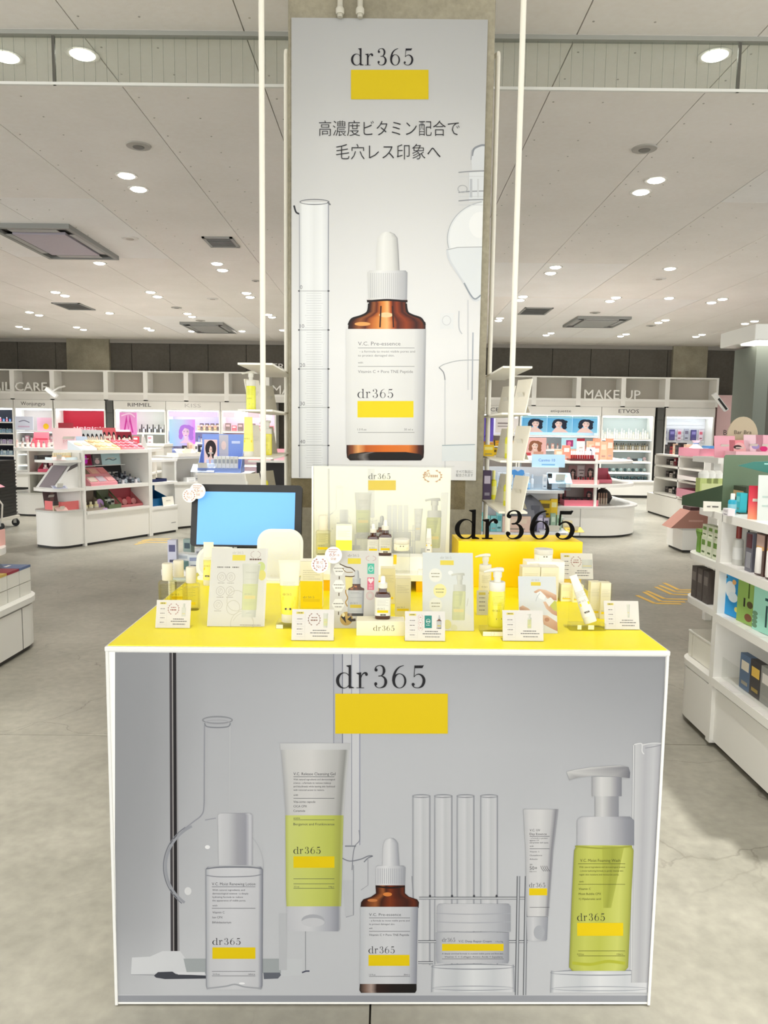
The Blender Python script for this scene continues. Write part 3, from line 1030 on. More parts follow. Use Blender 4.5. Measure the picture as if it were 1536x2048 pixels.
def art_glassware(P):
    """the laboratory glass printed behind the products"""
    L = (122, 124, 130)
    # rod and its foot
    for x0, x1, c in ((338.5, 343.5, (62, 58, 62)), (343.5, 345.5, (160, 156, 154)), (345.5, 352, (26, 22, 26)), (352, 353.5, (150, 148, 150))):
        P.poly([(x0 + 3, -1902), (x1 + 5.5, -1902), (x1, -1292), (x0, -1292)], c)
    P.poly([(264, -1915), (300, -1913), (325, -1902), (360, -1902), (372, -1918), (375, -1945), (262, -1949)], (206, 207, 209))
    P.poly([(367, -1917), (562, -1917), (562, -1946), (374, -1947)], (158, 163, 164))
    P.poly([(562, -1917), (605, -1918), (605, -1950), (562, -1953)], (196, 198, 200))
    P.layer()
    P.poly([(308, -1951), (316, -1944), (345, -1943), (352, -1948), (412, -1951), (412, -1957), (330, -1958), (312, -1955)], (62, 64, 72))
    P.poly([(352, -1944), (410, -1944), (410, -1950), (356, -1949)], (214, 214, 216))
    P.poly([(527, -1945), (560, -1945), (562, -1950), (556, -1957), (528, -1958)], (96, 99, 108))
    P.line([(604, -1945), (612, -1942), (619, -1942)], 3, (70, 72, 90))
    P.line([(262, -1949), (308, -1950)], 1, (150, 152, 156))
    # flask
    P.ring(430, -1733, 101, 94, 5, (150, 152, 158), 60, 118, 232)
    P.ring(430, -1733, 104, 97, 2.0, (116, 118, 126), 60, 125, 230)
    P.ring(430, -1733, 98, 92, 2, (176, 177, 180), 60, -60, 60)
    P.ell(415, -1694, 5, 4, (232, 232, 232))
    P.ell(376, -1782, 7, 8, (214, 214, 214))
    P.line([(409, -1450), (408.5, -1560), (408, -1612), (403, -1630), (386, -1644), (366, -1660)], 2.4, (146, 147, 154), True)
    P.line([(413, -1452), (412, -1610)], 1, (176, 176, 178))
    P.line([(460, -1452), (459, -1626)], 2, (184, 184, 186))
    P.line([(410, -1640), (432, -1636)], 2, (150, 152, 158))
    P.ring(435, -1440, 31, 8.5, 3.2, (136, 138, 142))
    P.ring(435, -1444, 24, 5, 1.8, (160, 160, 164))
    P.line([(409, -1446), (414, -1453), (435, -1455), (456, -1453), (461, -1446)], 2.4, (126, 128, 134), True)
    # burette
    for a, b, c in ((667, 686, (176, 177, 181)), (686, 704, (192, 192, 194)), (704, 720, (198, 198, 200))):
        P.rect(a, -1690, b, -1292, c)
    P.layer()
    for x, w, c in ((667.5, 1.6, (138, 140, 152)), (685, 1.8, (112, 114, 128)), (703.5, 1.4, (142, 144, 156)), (719.5, 2.2, (150, 152, 166))):
        P.line([(x, -1690), (x, -1292)], w, c)
    P.line([(718, -1660), (719, -1680), (710, -1692), (706, -1712), (704, -1740)], 1.8, (132, 134, 142), True)
    P.line([(690, -1692), (712, -1692)], 2, (110, 112, 120))
    P.line([(684, -1716), (700, -1722), (722, -1718), (736, -1712), (745, -1712), (736, -1716), (728, -1724)], 2.2, (124, 126, 134), True)
    P.poly([(686, -1760), (706, -1760), (706, -1830), (690, -1832)], (186, 187, 190))
    P.line([(707, -1730), (707, -1830), (692, -1834)], 1.6, (146, 148, 154))
    P.line([(736, -1716), (736, -1770), (722, -1780)], 1.4, (160, 161, 166))
    P.line([(611, -1862), (611, -1940)], 1.4, (146, 148, 152))
    P.rect(558, -1940, 574, -1826, (184, 185, 188))
    # test tubes
    for a, b in ((825.5, 860), (869, 904), (914, 948), (961, 995)):
        P.body([(-1930, a, b), (-1592, a, b)], [(0, (150, 152, 156)), (.1, (192, 193, 195)), (.45, (202, 202, 204)), (.6, (188, 189, 191)), (.9, (196, 196, 198)), (1, (140, 142, 148))])
        P.ring((a + b) / 2, -1592, (b - a) / 2 + 1, 3.6, 1.4, (118, 120, 126))
        P.layer(0)
    P.layer()
    for a, b in ((825.5, 860), (869, 904), (914, 948), (961, 995)):
        P.line([(a, -1930), (a, -1592)], 1.4, (152, 154, 160))
        P.line([(b, -1930), (b, -1592)], 1.6, (142, 144, 150))
    # wire rack
    D = (84, 86, 92)
    for y, a, b in ((1796, 838, 1050), (1883, 836, 1055), (1925, 836, 866)):
        P.line([(a, -y), (b, -y)], 4.2, (196, 197, 199))
        P.line([(a, -y + 2), (b, -y + 2)], 1.4, D)
        P.line([(a, -y - 2), (b, -y - 2)], 1.4, (120, 122, 126))
    for x in (1035, 1051):
        P.line([(x - 2, -1990), (x + 2, -1752)], 5, (176, 178, 182))
        P.line([(x - 4.5, -1990), (x - .5, -1752)], 1.6, D)
        P.line([(x + .5, -1990), (x + 4.5, -1752)], 1.6, (110, 112, 118))
    P.line([(824, -1752), (827, -1800)], 2, (140, 142, 148))
    for x in (860, 904, 948, 993):
        P.ell(x, -1792, 2.2, 3, (66, 68, 74))
    # glass pads
    for a, b, t, bt in ((862, 1030, 1929, 1984), (1100, 1300, 1941, 1985)):
        P.body([(-bt, a, b), (-t, a + 2, b - 2)], [(0, (150, 153, 158)), (.04, (204, 205, 207)), (.3, (190, 192, 195)), (.5, (214, 215, 216)), (.75, (194, 196, 199)), (.96, (208, 208, 210)), (1, (140, 143, 150))])
        P.ring((a + b) / 2, -t - 4, (b - a) / 2, 6, 2, (136, 139, 146))
        P.ring((a + b) / 2, -bt + 8, (b - a) / 2 - 2, 5, 1.6, (150, 153, 160))
    # graduated cylinder at the right edge
    P.body([(-1965, 1262, 1300), (-1800, 1264, 1308), (-1487, 1268, 1326)], [(0, (150, 151, 154)), (.06, (190, 190, 191)), (.4, (172, 172, 175)), (.7, (186, 186, 188)), (1, (160, 160, 164))])
    P.layer()
    P.line([(1268, -1489), (1283, -1487), (1284, -1502), (1288, -1508)], 2, (214, 214, 214), True)
    P.line([(1284, -1490), (1305, -1486), (1326, -1487)], 2, (206, 206, 206), True)
    P.line([(1290, -1496), (1308, -1493), (1326, -1489)], 1.4, (136, 137, 142), True)
    P.line([(1267, -1490), (1262, -1940)], 2, (208, 208, 208))


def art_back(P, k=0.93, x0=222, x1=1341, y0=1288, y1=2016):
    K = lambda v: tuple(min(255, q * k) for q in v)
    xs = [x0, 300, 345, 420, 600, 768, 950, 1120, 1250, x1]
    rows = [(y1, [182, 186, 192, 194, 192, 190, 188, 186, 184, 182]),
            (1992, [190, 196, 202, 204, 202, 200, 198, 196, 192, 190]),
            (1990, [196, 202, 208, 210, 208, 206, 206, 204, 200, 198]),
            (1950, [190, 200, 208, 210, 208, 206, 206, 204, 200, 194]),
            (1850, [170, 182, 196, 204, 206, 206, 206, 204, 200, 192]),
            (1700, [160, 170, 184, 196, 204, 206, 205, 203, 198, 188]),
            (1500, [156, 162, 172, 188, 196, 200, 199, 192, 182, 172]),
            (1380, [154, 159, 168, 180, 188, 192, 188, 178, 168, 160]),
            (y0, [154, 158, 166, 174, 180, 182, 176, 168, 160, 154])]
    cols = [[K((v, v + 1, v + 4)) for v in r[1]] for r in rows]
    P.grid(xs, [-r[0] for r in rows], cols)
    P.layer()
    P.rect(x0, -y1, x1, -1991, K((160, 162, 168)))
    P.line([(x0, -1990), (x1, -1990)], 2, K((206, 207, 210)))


def art_logo(P):
    P.rect(670.5, -1467, 895.5, -1387, YEL)
    P.logo(672, -1376, 46, (18, 16, 22), w=178)

# ================================================================ THE DISPLAY COUNTER
CYAW = math.atan2(0.029, 1.305)
CX, CY0, CZ = -0.647, 1.682, 0.90
CW, CD = 1.309, 0.97


def cpt(u, v, z=CZ):
    c, s = math.cos(CYAW), math.sin(CYAW)
    return Vector((CX + u * c - v * s, CY0 + u * s + v * c, z))


counter = thing('display_counter', 'white promotional counter with yellow top and printed glassware front', 'counter', (CX, CY0, 0), CYAW)
body = MB()
body.box(0, .006, .006, .012, CD, .886).box(CW - .012, .006, .006, CW, CD, .886).box(.012, CD - .012, .006, CW - .012, CD, .886).box(.012, .02, .006, CW - .012, CD - .012, .03)
link('carcass', body, m_white, counter)
link('front_board', MB().box(.004, 0, .004, CW - .004, .012, .886).mesh('front_board', bevel=.002), m_white, counter)
for a_ in (0, CW - .007):
    link('edge_trim', MB().box(a_, -.003, .004, a_ + .007, .012, .888).mesh('edge_trim', bevel=.001), m_white_gloss, counter)
top = link('counter_top', MB().box(-.002, -.004, .886, CW + .002, CD, .8985).mesh('counter_top', bevel=.003), m_white_gloss, counter)
link('yellow_sheet', MB().box(.004, .004, .8985, CW - .004, CD - .004, .9), M((255, 238, 12), 0.4), top, label='bright yellow sheet covering the counter top')

fpl = panel_fn(0, 0, CYAW, CX, CY0, 0)
front = [('printed_backdrop', lambda P: art_back(P, x0=230, x1=1332, y0=1299, y1=2004)), ('printed_glassware', art_glassware), ('printed_flask_lotion', art_lotion), ('printed_cleansing_tube', art_tube), ('printed_dropper_bottle', art_serum),
         ('printed_cream_jar', art_jar), ('printed_slim_tube', art_uv), ('printed_pump_bottle', art_foam), ('printed_logo', art_logo)]
FB = {}


def fclamp(x, z):
    u, w = fpl(x, z)
    return (min(max(u, .0072), CW - .0072), min(max(w, .0052), .8845))


for i, (nm, fn) in enumerate(front):
    P = Print(fclamp)
    P.y = -.00015 - (0 if i == 0 else (.00015 if i == 1 else .0011))
    fn(P)
    P.c = [(c[0] * .78, c[1] * .78, c[2] * .78, 1) for c in P.c]
    me = P.mesh(nm)
    link(nm, me, None, counter, (0, 0, 0))

# ================================================================ THE HANGING POSTER ON THE PILLAR
PY = 3.186
pl_o = Vector((-0.412, PY, 1.196))
poster = thing('hanging_poster', 'tall white poster of a brown dropper bottle on the concrete pillar', 'poster', pl_o, 0)
ppl = panel_fn(0, 0, 0, pl_o.x, PY, pl_o.z)
PW_, PH_ = 0.784, 1.84
link('poster_board', MB().box(0, 0, 0, PW_, .008, PH_), M((232, 232, 230), 0.5), poster)


def pclamp(x, z):
    u, w = ppl(x, z)
    return (min(max(u, 0.0), PW_), min(max(w, 0.0), PH_))


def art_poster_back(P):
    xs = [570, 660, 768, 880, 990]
    rows = [(975, [238, 242, 243, 242, 238]), (700, [234, 240, 241, 240, 236]), (450, [214, 220, 222, 221, 218]), (300, [200, 206, 208, 207, 204]), (180, [186, 190, 191, 190, 188]), (30, [174, 177, 178, 177, 175])]  # printed grey-to-white gradient, deepened to paint in bounce light at the bottom
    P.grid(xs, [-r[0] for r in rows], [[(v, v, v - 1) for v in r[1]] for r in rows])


def art_poster_glass(P):
    G, G2 = (176, 178, 180), (120, 122, 126)
    # graduated cylinder at the left
    P.body([(-955, 600, 656), (-405, 599, 658)], [(0, (210, 212, 212)), (.1, (236, 238, 238)), (.3, (240, 242, 242)), (.5, (232, 234, 234)), (.75, (240, 242, 242)), (.93, (226, 228, 230)), (1, (200, 202, 206))])
    P.layer()
    P.ring(629, -404, 30, 6, 1.8, G2)
    P.line([(588, -411), (592, -424), (599, -428)], 3.4, (50, 52, 56), True)
    P.line([(599, -426), (599, -955)], 1.6, (168, 170, 176))
    P.line([(657, -408), (656, -955)], 1.6, (150, 152, 160))
    P.line([(655, -404), (661, -410)], 3, G2)
    for n, y in zip(('0', '10', '20', '30', '40'), (582, 660, 738, 815, 891)):
        P.line([(597, -y), (657, -y)], 1.2, G)
        P.ell(598, -y, 2, 1.4, (70, 72, 76))
        P.ell(657, -y, 2.4, 1.4, (70, 72, 76))
        P.text(n, 600, -y + 4, 8, G2, 'l')
        for k in range(1, 16):
            yy = y + k * 4.9
            if yy < 940:
                w = 18 if k % 5 else 24
                P.line([(622 - w / 2, -yy), (634 + w / 2, -yy)], .8, (206, 208, 210))
    # separating funnel at the right edge
    P.poly([(944, -340), (942, -312), (950, -296), (962, -290), (980, -290), (980, -340)], (214, 217, 219))
    P.poly([(938, -345), (980, -343), (980, -402), (938, -404)], (220, 223, 225))
    P.ell(978, -478, 84, 76, (228, 231, 232), 40)
    P.ell(978, -478, 79, 72, (236, 238, 238), 40)
    P.ell(960, -450, 22, 26, (243, 244, 243), 20)
    P.ring(978, -478, 84, 76, 1.8, (184, 188, 192), 40, 100, 196)
    P.poly([(895, -497), (966, -494), (966, -600), (952, -604), (930, -570), (905, -535)], (226, 230, 232))
    P.line([(893, -500), (915, -495), (966, -494)], 1.6, G)
    P.line([(894, -500), (899, -520), (916, -548), (932, -572), (945, -598), (958, -600)], 4, (214, 218, 222), True)
    P.line([(928, -566), (940, -588), (950, -598), (962, -590)], 3, (150, 158, 166), True)
    for y in (345, 385, 402):
        P.line([(917, -y), (940, -y + 2), (970, -y + 3)], 2.2, (150, 153, 158), True)
        P.line([(917, -y - 8), (970, -y - 8)], 1.2, (206, 208, 210))
    P.line([(944, -312), (948, -298), (962, -291), (972, -291)], 4, (140, 144, 150), True)
    P.line([(942, -320), (944, -300)], 2, (170, 172, 176), True)
    P.line([(942, -358), (942, -395)], 5, (190, 193, 197))
    P.line([(956, -358), (956, -395)], 3, (206, 208, 210))
    P.ring(925, -378, 10, 8, 1.6, G)
    # stopcock and beaker below
    P.poly([(880, -626), (907, -626), (907, -658), (880, -658)], (232, 234, 234))
    P.ring(893, -641, 9, 10, 1.4, (210, 212, 214))
    P.line([(918, -622), (918, -655), (924, -668)], 2, (196, 199, 204), True)
    P.line([(936, -600), (936, -780)], 1.6, (206, 208, 212))
    P.line([(946, -665), (944, -800)], 2.4, (176, 182, 192))
    P.line([(878, -735), (890, -728), (920, -721), (960, -720)], 1.6, (184, 188, 190), True)
    P.line([(878, -735), (887, -745), (890, -760)], 2, (150, 153, 158), True)
    P.line([(890, -760), (890, -940)], 1.4, (206, 209, 212))
    P.rect(884, -922, 950, -890, (232, 238, 240))
    P.line([(884, -891), (950, -889)], 2, (170, 184, 190))
    P.text('すべて製品に', 912, -946, 5, (140, 142, 140), w=34)
    P.text('配合されます', 912, -953, 5, (140, 142, 140), w=34)


def art_poster_bottle(P):
    P.body([(-541, 752, 799), (-500, 753, 797), (-476, 755, 795), (-468, 761, 789), (-464, 769, 780)], [(0, (222, 222, 218)), (.3, (240, 240, 236)), (.7, (226, 226, 222)), (.93, (192, 192, 190)), (1, (150, 150, 152))])
    P.body([(-600, 737, 814), (-545, 735, 815), (-541, 739, 811)], [(0, (214, 214, 212)), (.3, (240, 240, 238)), (.6, (226, 226, 226)), (.9, (190, 191, 194)), (1, (160, 162, 168))])
    amber = [(0, (18, 6, 4)), (.05, (60, 20, 6)), (.14, (150, 84, 40)), (.22, (96, 34, 8)), (.3, (196, 104, 40)), (.4, (236, 150, 70)), (.5, (255, 190, 120)), (.58, (190, 84, 24)), (.64, (80, 26, 8)), (.75, (150, 60, 18)), (.88, (60, 18, 6)), (.95, (110, 46, 18)), (1, (16, 6, 4))]
    P.body([(-659, 696, 851), (-645, 697, 851), (-637, 704, 842), (-631, 722, 826), (-624, 736, 814), (-606, 738, 812), (-600, 733, 815)], amber)
    P.body([(-921, 700, 842), (-915, 694, 847), (-905, 693, 848), (-888, 693, 848)], [(0, (20, 8, 6)), (.08, (150, 80, 40)), (.15, (250, 180, 110)), (.25, (206, 100, 30)), (.5, (236, 120, 30)), (.8, (236, 130, 50)), (.93, (80, 30, 10)), (1, (20, 8, 6))])
    P.layer()
    for i in range(19):
        x = 741 + i * 3.8
        P.line([(x, -596), (x, -546)], 1.0, (186, 187, 190))
    P.line([(734, -603), (774, -600), (815, -603)], 4, (26, 8, 4), True)
    P.line([(738, -607), (735, -624), (722, -632), (704, -638), (697, -650)], 4, (20, 8, 4), True)
    P.line([(812, -607), (815, -624), (826, -631), (842, -637), (850, -650)], 4, (24, 10, 6), True)
    P.ell(772, -630, 14, 5, (255, 214, 160))
    P.ell(725, -648, 16, 4, (240, 170, 96))
    P.line([(762, -612), (760, -655)], 3, (50, 16, 4))
    P.line([(785, -612), (787, -655)], 3, (60, 20, 6))
    P.body([(-921, 702, 840), (-914, 696, 845), (-908, 700, 840), (-904, 730, 812)], [(0, (16, 10, 8)), (.12, (60, 52, 48)), (.2, (130, 124, 122)), (.28, (24, 14, 10)), (1, (14, 8, 8))])
    P.body([(-890, 692, 848), (-658, 692, 852)], [(0, (226, 226, 224)), (.08, (236, 236, 233)), (.5, (240, 240, 237)), (.85, (230, 230, 228)), (.96, (200, 201, 203)), (1, (170, 172, 176))])
    P.layer()
    P.rect(715, -835, 827, -802, (246, 222, 0))
    P.logo(715, -796, 18, INK2, w=71)
    LG = (130, 130, 132)
    P.text('V.C. Pre-essence', 716, -691, 8, LG, w=85)
    for y in (696, 733, 865):
        P.line([(716, -y), (829, -y)], .9, LG)
    P.text('- a formula to moist visible pores and', 719, -705, 4.4, LG, w=111)
    P.text('to protect damaged skin.', 716, -713, 4.4, LG, w=73)
    P.text('with:', 716, -727, 4, LG)
    P.text('Vitamin C + Pore TNE Peptide', 716, -746, 6, LG, w=110)
    P.text('1.0 fl.oz', 715, -861, 4.4, LG)
    P.text('30 ml e', 826, -861, 4.4, LG, 'r')


def art_poster_words(P):
    P.rect(702, -199, 857, -140, (214, 188, 10))
    P.logo(702, -131, 34, (24, 22, 30), w=124)


def art_poster_line(P):
    P.text('高濃度ビタミン配合で', 638, -270, 25, (40, 40, 44), w=281, off=-.009)


def art_poster_line_two(P):
    P.text('毛穴レス印象へ', 672, -317, 25, (40, 40, 44), w=209, off=-.009)


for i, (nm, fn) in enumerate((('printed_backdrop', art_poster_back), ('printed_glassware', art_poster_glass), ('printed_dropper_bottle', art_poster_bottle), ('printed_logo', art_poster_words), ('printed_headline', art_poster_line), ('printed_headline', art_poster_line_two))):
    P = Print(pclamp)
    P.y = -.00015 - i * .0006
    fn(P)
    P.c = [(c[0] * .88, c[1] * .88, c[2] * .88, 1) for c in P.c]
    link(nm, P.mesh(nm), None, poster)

# ================================================================ COSMETIC PRODUCTS (built once each, then copied)
def loft(rows, n=28):
    """rows [(z, half width, half depth)] of ellipses"""
    m = MB()
    v, f = [], []
    for z, a, b in rows:
        for k in range(n):
            t = 2 * PI * k / n
            v.append((a * math.cos(t), b * math.sin(t), z))
    for j in range(len(rows) - 1):
        for k in range(n):
            k2 = (k + 1) % n
            f.append((j * n + k, j * n + k2, (j + 1) * n + k2, (j + 1) * n + k))
    f.append(tuple(range(n - 1, -1, -1)))
    f.append(tuple((len(rows) - 1) * n + k for k in range(n)))
    return m.add(v, f)


cap_white = M((222, 219, 208), 0.4)
cap_cream = M((224, 217, 194), 0.45)
lime = M((232, 222, 60), 0.2, coat=0.5)
lotion_glass = clear('lotion_plastic', (0.985, 0.975, 0.88), (0.86, 0.83, 0.66), 0.04, 0.3, 1.2)
amber_glass = M((64, 26, 8), 0.08, coat=0.8)
TESTER = (54, 48, 40)


def sticker(P, x, z, w=.011, h=.0035):
    P.rect(x - w / 2, z, x + w / 2, z + h, TESTER)
    P.line([(x - w * .32, z + h / 2), (x + w * .32, z + h / 2)], h * .25, (200, 190, 170))


def small_lines(P, x0, x1, z, n, step, c, h=.0006):
    """unreadably small lines of type"""
    r = random.Random(n * 13 + int(x0 * 1e5))
    P.y -= .00001
    P.AUTO = 0
    for i in range(n):
        x = x0
        e = x0 + (x1 - x0) * (1.0 if i % 2 == 0 else r.uniform(.7, .95))
        while x < e:
            w = r.uniform(.03, .12) * (x1 - x0)
            P.rect(x, z - i * step, min(x + w, e), z - i * step + h, c)
            x += w + .02 * (x1 - x0)
    del P.AUTO


def spec_lotion(h=.127):
    k = h / .127
    body = MB().lathe([(.0215 * k, 0), (.0235 * k, .003 * k), (.0235 * k, .073 * k), (.021 * k, .078 * k), (.012 * k, .080 * k)], 32, p=5, sy=.72)
    cap = MB().lathe([(.0142 * k, .080 * k), (.0146 * k, .082 * k), (.0146 * k, .125 * k), (.0132 * k, .127 * k)], 24)
    liq = MB().lathe([(.019 * k, .004 * k), (.0208 * k, .006 * k), (.0208 * k, .066 * k), (.019 * k, .067 * k)], 24, p=5, sy=.72)
    P = Print()
    P.y = -.0176 * k
    P.rect(-.016 * k, .018 * k, .016 * k, .026 * k, YEL)
    P.logo(-.016 * k, .0285 * k, .0055 * k, (90, 84, 60), w=.021 * k)
    small_lines(P, -.016 * k, .016 * k, .068 * k, 8, .0036 * k, (120, 116, 90))
    return (body.mesh('bottle_body', True), lotion_glass, [('cap', cap.mesh('cap', True), cap_cream, []), ('liquid', liq.mesh('liquid', True), clear('pale_liquid', (0.985, .975, .88), (.95, .93, .76), 0.02, .3, 1.1), []), ('printed_label', P.mesh('printed_label'), None, [])])


def spec_tube(h=.16, low=(238, 220, 60), up=(222, 217, 196), w=.027, test=True, split=.55):
    k = h / .16
    f = lambda t: (.0215 * k * 1.0 + (w * k - .0215 * k) * t, .0175 * k * (1 - t) + .001)
    z0 = .022 * k
    zz = lambda t: z0 + (h - z0 - .006 * k) * t
    lower = loft([(zz(t), *f(t)) for t in (0, .1, .2, .3, .4, split)])
    upper = loft([(zz(t), *f(t)) for t in (split, .65, .75, .85, .93, 1.0)])
    crimp = MB().box(-w * k * 1.01, -.0012, zz(1.0), w * k * 1.01, .0012, h)
    cap = loft([(0, .0195 * k, .0155 * k), (.0015, .0205 * k, .0165 * k), (z0, .0205 * k, .0168 * k)])
    P = Print(lambda x, z: (x, z))
    P.y = -.0192 * k
    P.rect(-.016 * k, z0 + .036 * k, .016 * k, z0 + .045 * k, (236, 206, 0))
    P.logo(-.016 * k, z0 + .0485 * k, .006 * k, (110, 104, 70), w=.022 * k)
    if test:
        sticker(P, -.002, z0 + .012 * k, .016 * k, .005 * k)
    small_lines(P, -.016 * k, .016 * k, zz(.62), 5, .004 * k, (170, 166, 150))
    P.v = [(x, -max(.0014, (.0176 * k * (1 - (z - z0) / (h - z0)) + .001)) * math.sqrt(max(0.05, 1 - (x / (.0235 * k)) ** 2)) - .0006 + (y + .0192 * k), z) for x, y, z in P.v]
    return (lower.mesh('tube_body', True), M(low, 0.35), [('upper_sleeve', upper.mesh('upper_sleeve', True), M(up, 0.4), []), ('crimp', crimp.mesh('crimp'), M(up, 0.4), []), ('cap', cap.mesh('cap', True), cap_white, []), ('printed_label', P.mesh('printed_label'), None, [])])


def spec_serum(h=.107, white=False):
    k = h / .107
    g = amber_glass
    body = MB().lathe([(.0180 * k, 0), (.0195 * k, .0025 * k), (.0195 * k, .058 * k), (.0175 * k, .064 * k), (.0105 * k, .067 * k), (.0098 * k, .0755 * k), (.0112 * k, .0765 * k)], 32, p=4, sy=.8)
    label = MB().lathe([(.0199 * k, .009 * k), (.0199 * k, .055 * k)], 32, p=4, sy=.8)
    collar = MB().lathe([(.0108 * k, .0765 * k), (.0110 * k, .077 * k), (.0110 * k, .0885 * k), (.0102 * k, .0895 * k)], 36)
    collar.v = [(x * (1 + .035 * (i % 2)), y * (1 + .035 * (i % 2)), z) for i, (x, y, z) in enumerate(collar.v)]
    bulb = MB().lathe([(.0072 * k, .0895 * k), (.0062 * k, .092 * k), (.0058 * k, .102 * k), (.0045 * k, .1055 * k), (.0016 * k, .107 * k)], 20)
    P = Print()
    P.y = -.0161 * k
    P.rect(-.0135 * k, .017 * k, .0135 * k, .0235 * k, YEL)
    P.logo(-.0135 * k, .025 * k, .0048 * k, (90, 88, 80), w=.018 * k)
    sticker(P, .001, .0098 * k, .013 * k, .004 * k)
    small_lines(P, -.0135 * k, .0135 * k, .049 * k, 5, .0035 * k, (150, 148, 140))
    return (body.mesh('bottle_body', True), g, [('label_sleeve', label.mesh('label_sleeve', True), M((218, 216, 206), 0.5), [('printed_label', P.mesh('printed_label'), None)]), ('collar', collar.mesh('collar', False), cap_white, []), ('rubber_bulb', bulb.mesh('rubber_bulb', True), M((234, 232, 222), 0.5), [])])


def spec_foam(h=.159, col=None, r=.022):
    k = h / .159
    r = r * k
    body = MB().lathe([(r * .9, 0), (r * .99, .003 * k), (r, .006 * k), (r * .98, .092 * k), (r * .93, .097 * k)], 32)
    cap = MB().lathe([(r * .95, .097 * k), (r * .965, .098 * k), (r * .965, .118 * k), (r * .9, .1205 * k)], 32)
    neck = MB().lathe([(r * .42, .1205 * k), (r * .42, .132 * k), (r * .53, .1325 * k), (r * .53, .149 * k)], 24)
    hd = MB()
    secs = [(-.036, .0035, .1455, .0025), (-.030, .005, .1475, .0035), (-.018, .008, .1505, .005), (0, .0125, .1525, .0062), (.010, .0125, .1525, .0065), (.015, .010, .152, .0055)]
    v, f = [], []
    n = 12
    for x, b, z, c in secs:
        for q in range(n):
            t = 2 * PI * q / n
            v.append((x * k, b * k * math.cos(t), (z + c * math.sin(t)) * k))
    for j in range(len(secs) - 1):
        for q in range(n):
            f.append((j * n + q, (j + 1) * n + q, (j + 1) * n + (q + 1) % n, j * n + (q + 1) % n))
    f.append(tuple(range(n)))
    f.append(tuple((len(secs) - 1) * n + q for q in range(n - 1, -1, -1)))
    hd.add(v, f)
    P = Print()
    P.rect(-.015 * k, .034 * k, .015 * k, .0415 * k, (240, 212, 0))
    P.logo(-.015 * k, .044 * k, .0055 * k, (110, 106, 40), w=.02 * k)
    sticker(P, .004 * k, .022 * k, .015 * k, .0045 * k)
    small_lines(P, -.015 * k, .015 * k, .084 * k, 7, .0038 * k, (140, 136, 60))
    P.wrap(r * 1.004)
    return (body.mesh('bottle_body', True), col or lime, [('cap', cap.mesh('cap', True), cap_white, []), ('pump_neck', neck.mesh('pump_neck', True), cap_white, []), ('pump_head', hd.mesh('pump_head', True), cap_white, []), ('printed_label', P.mesh('printed_label'), None, [])])


def spec_jar(w=.05, h=.036):
    r = w / 2
    body = MB().lathe([(r * .93, 0), (r * .97, .002), (r * .97, h * .55), (r * .9, h * .57)], 32)
    lid = MB().lathe([(r * .98, h * .57), (r, h * .6), (r, h * .96), (r * .96, h)], 32)
    P = Print()
    P.rect(-r * .75, h * .12, r * .75, h * .3, (240, 190, 20))
    sticker(P, 0, h * .38, .012, .0035)
    P.wrap(r * .985)
    return (body.mesh('jar_body', True), M((244, 240, 224), .3), [('lid', lid.mesh('lid', True), cap_white, []), ('printed_label', P.mesh('printed_label'), None, [])])


def spec_carton(w, d, h, col=(236, 230, 210), band=True, low=None, logo=True):
    m = MB().cbox(0, 0, 0, w, d, h).mesh('carton_body', bevel=.0008)
    P = Print()
    P.y = -d / 2 - .0004
    if low:
        P.rect(-w * .497, h * .004, w * .497, h * low[0], low[1])
        P.layer()
    if band:
        P.rect(-w * .38, h * .14, w * .38, h * .2, (244, 214, 40))
        if logo:
            P.logo(-w * .38, h * .215, w * .1, (130, 124, 100), w=w * .5)
    small_lines(P, -w * .38, w * .38, h * .8, 5, h * .045, (190, 184, 160), h * .008)
    flap = MB().box(-w * .49, -d / 2 - .0002, h * .993, w * .49, -d / 2 + .001, h * .999)
    return (m, M(col, .6), [('printed_face', P.mesh('printed_face'), None, []), ('tuck_flap', flap.mesh('tuck_flap'), M((206, 200, 180), .7), [])])


S_LOTION, S_TUBE, S_SERUM, S_FOAM = spec_lotion(), spec_tube(), spec_serum(), spec_foam()
S_CREAMPUMP = spec_foam(.155, M((228, 222, 198), .35), .0215)
S_UV = spec_tube(.105, (226, 222, 212), (228, 225, 218), .012, True, .5)
S_SMALLTUBE = spec_tube(.11, (240, 226, 110), (240, 236, 214), .018)
S_JAR = spec_jar()


def put(spec, name, px, py, label, cat, group=None, rz=0.0, z=CZ, scale=1.0, rx=0, ry=0):
    p = onz(px, py, z)
    return spec_make(spec, name, (p.x, p.y, z), rz + CYAW, label, cat, group, rx, ry, scale)


# ---------------------------------------------------------------- cards in clear holders
def laurel(P, cx, cz, r, c, rz=None, leaf=None):
    rz = rz or r
    leaf = leaf or r * .2
    for s in (-1, 1):
        P.ring(cx, cz, r, rz, r * .06, c, 14, 110 if s < 0 else -70, 250 if s < 0 else 70)
        for k in range(6):
            a = rad((118 + k * 25) if s < 0 else (62 - k * 25))
            x, z = cx + r * math.cos(a), cz + rz * math.sin(a)
            P.poly([(x, z + leaf * .45), (x + s * leaf * .8, z + leaf * .1), (x, z - leaf * .45), (x - s * leaf * .3, z)], c)


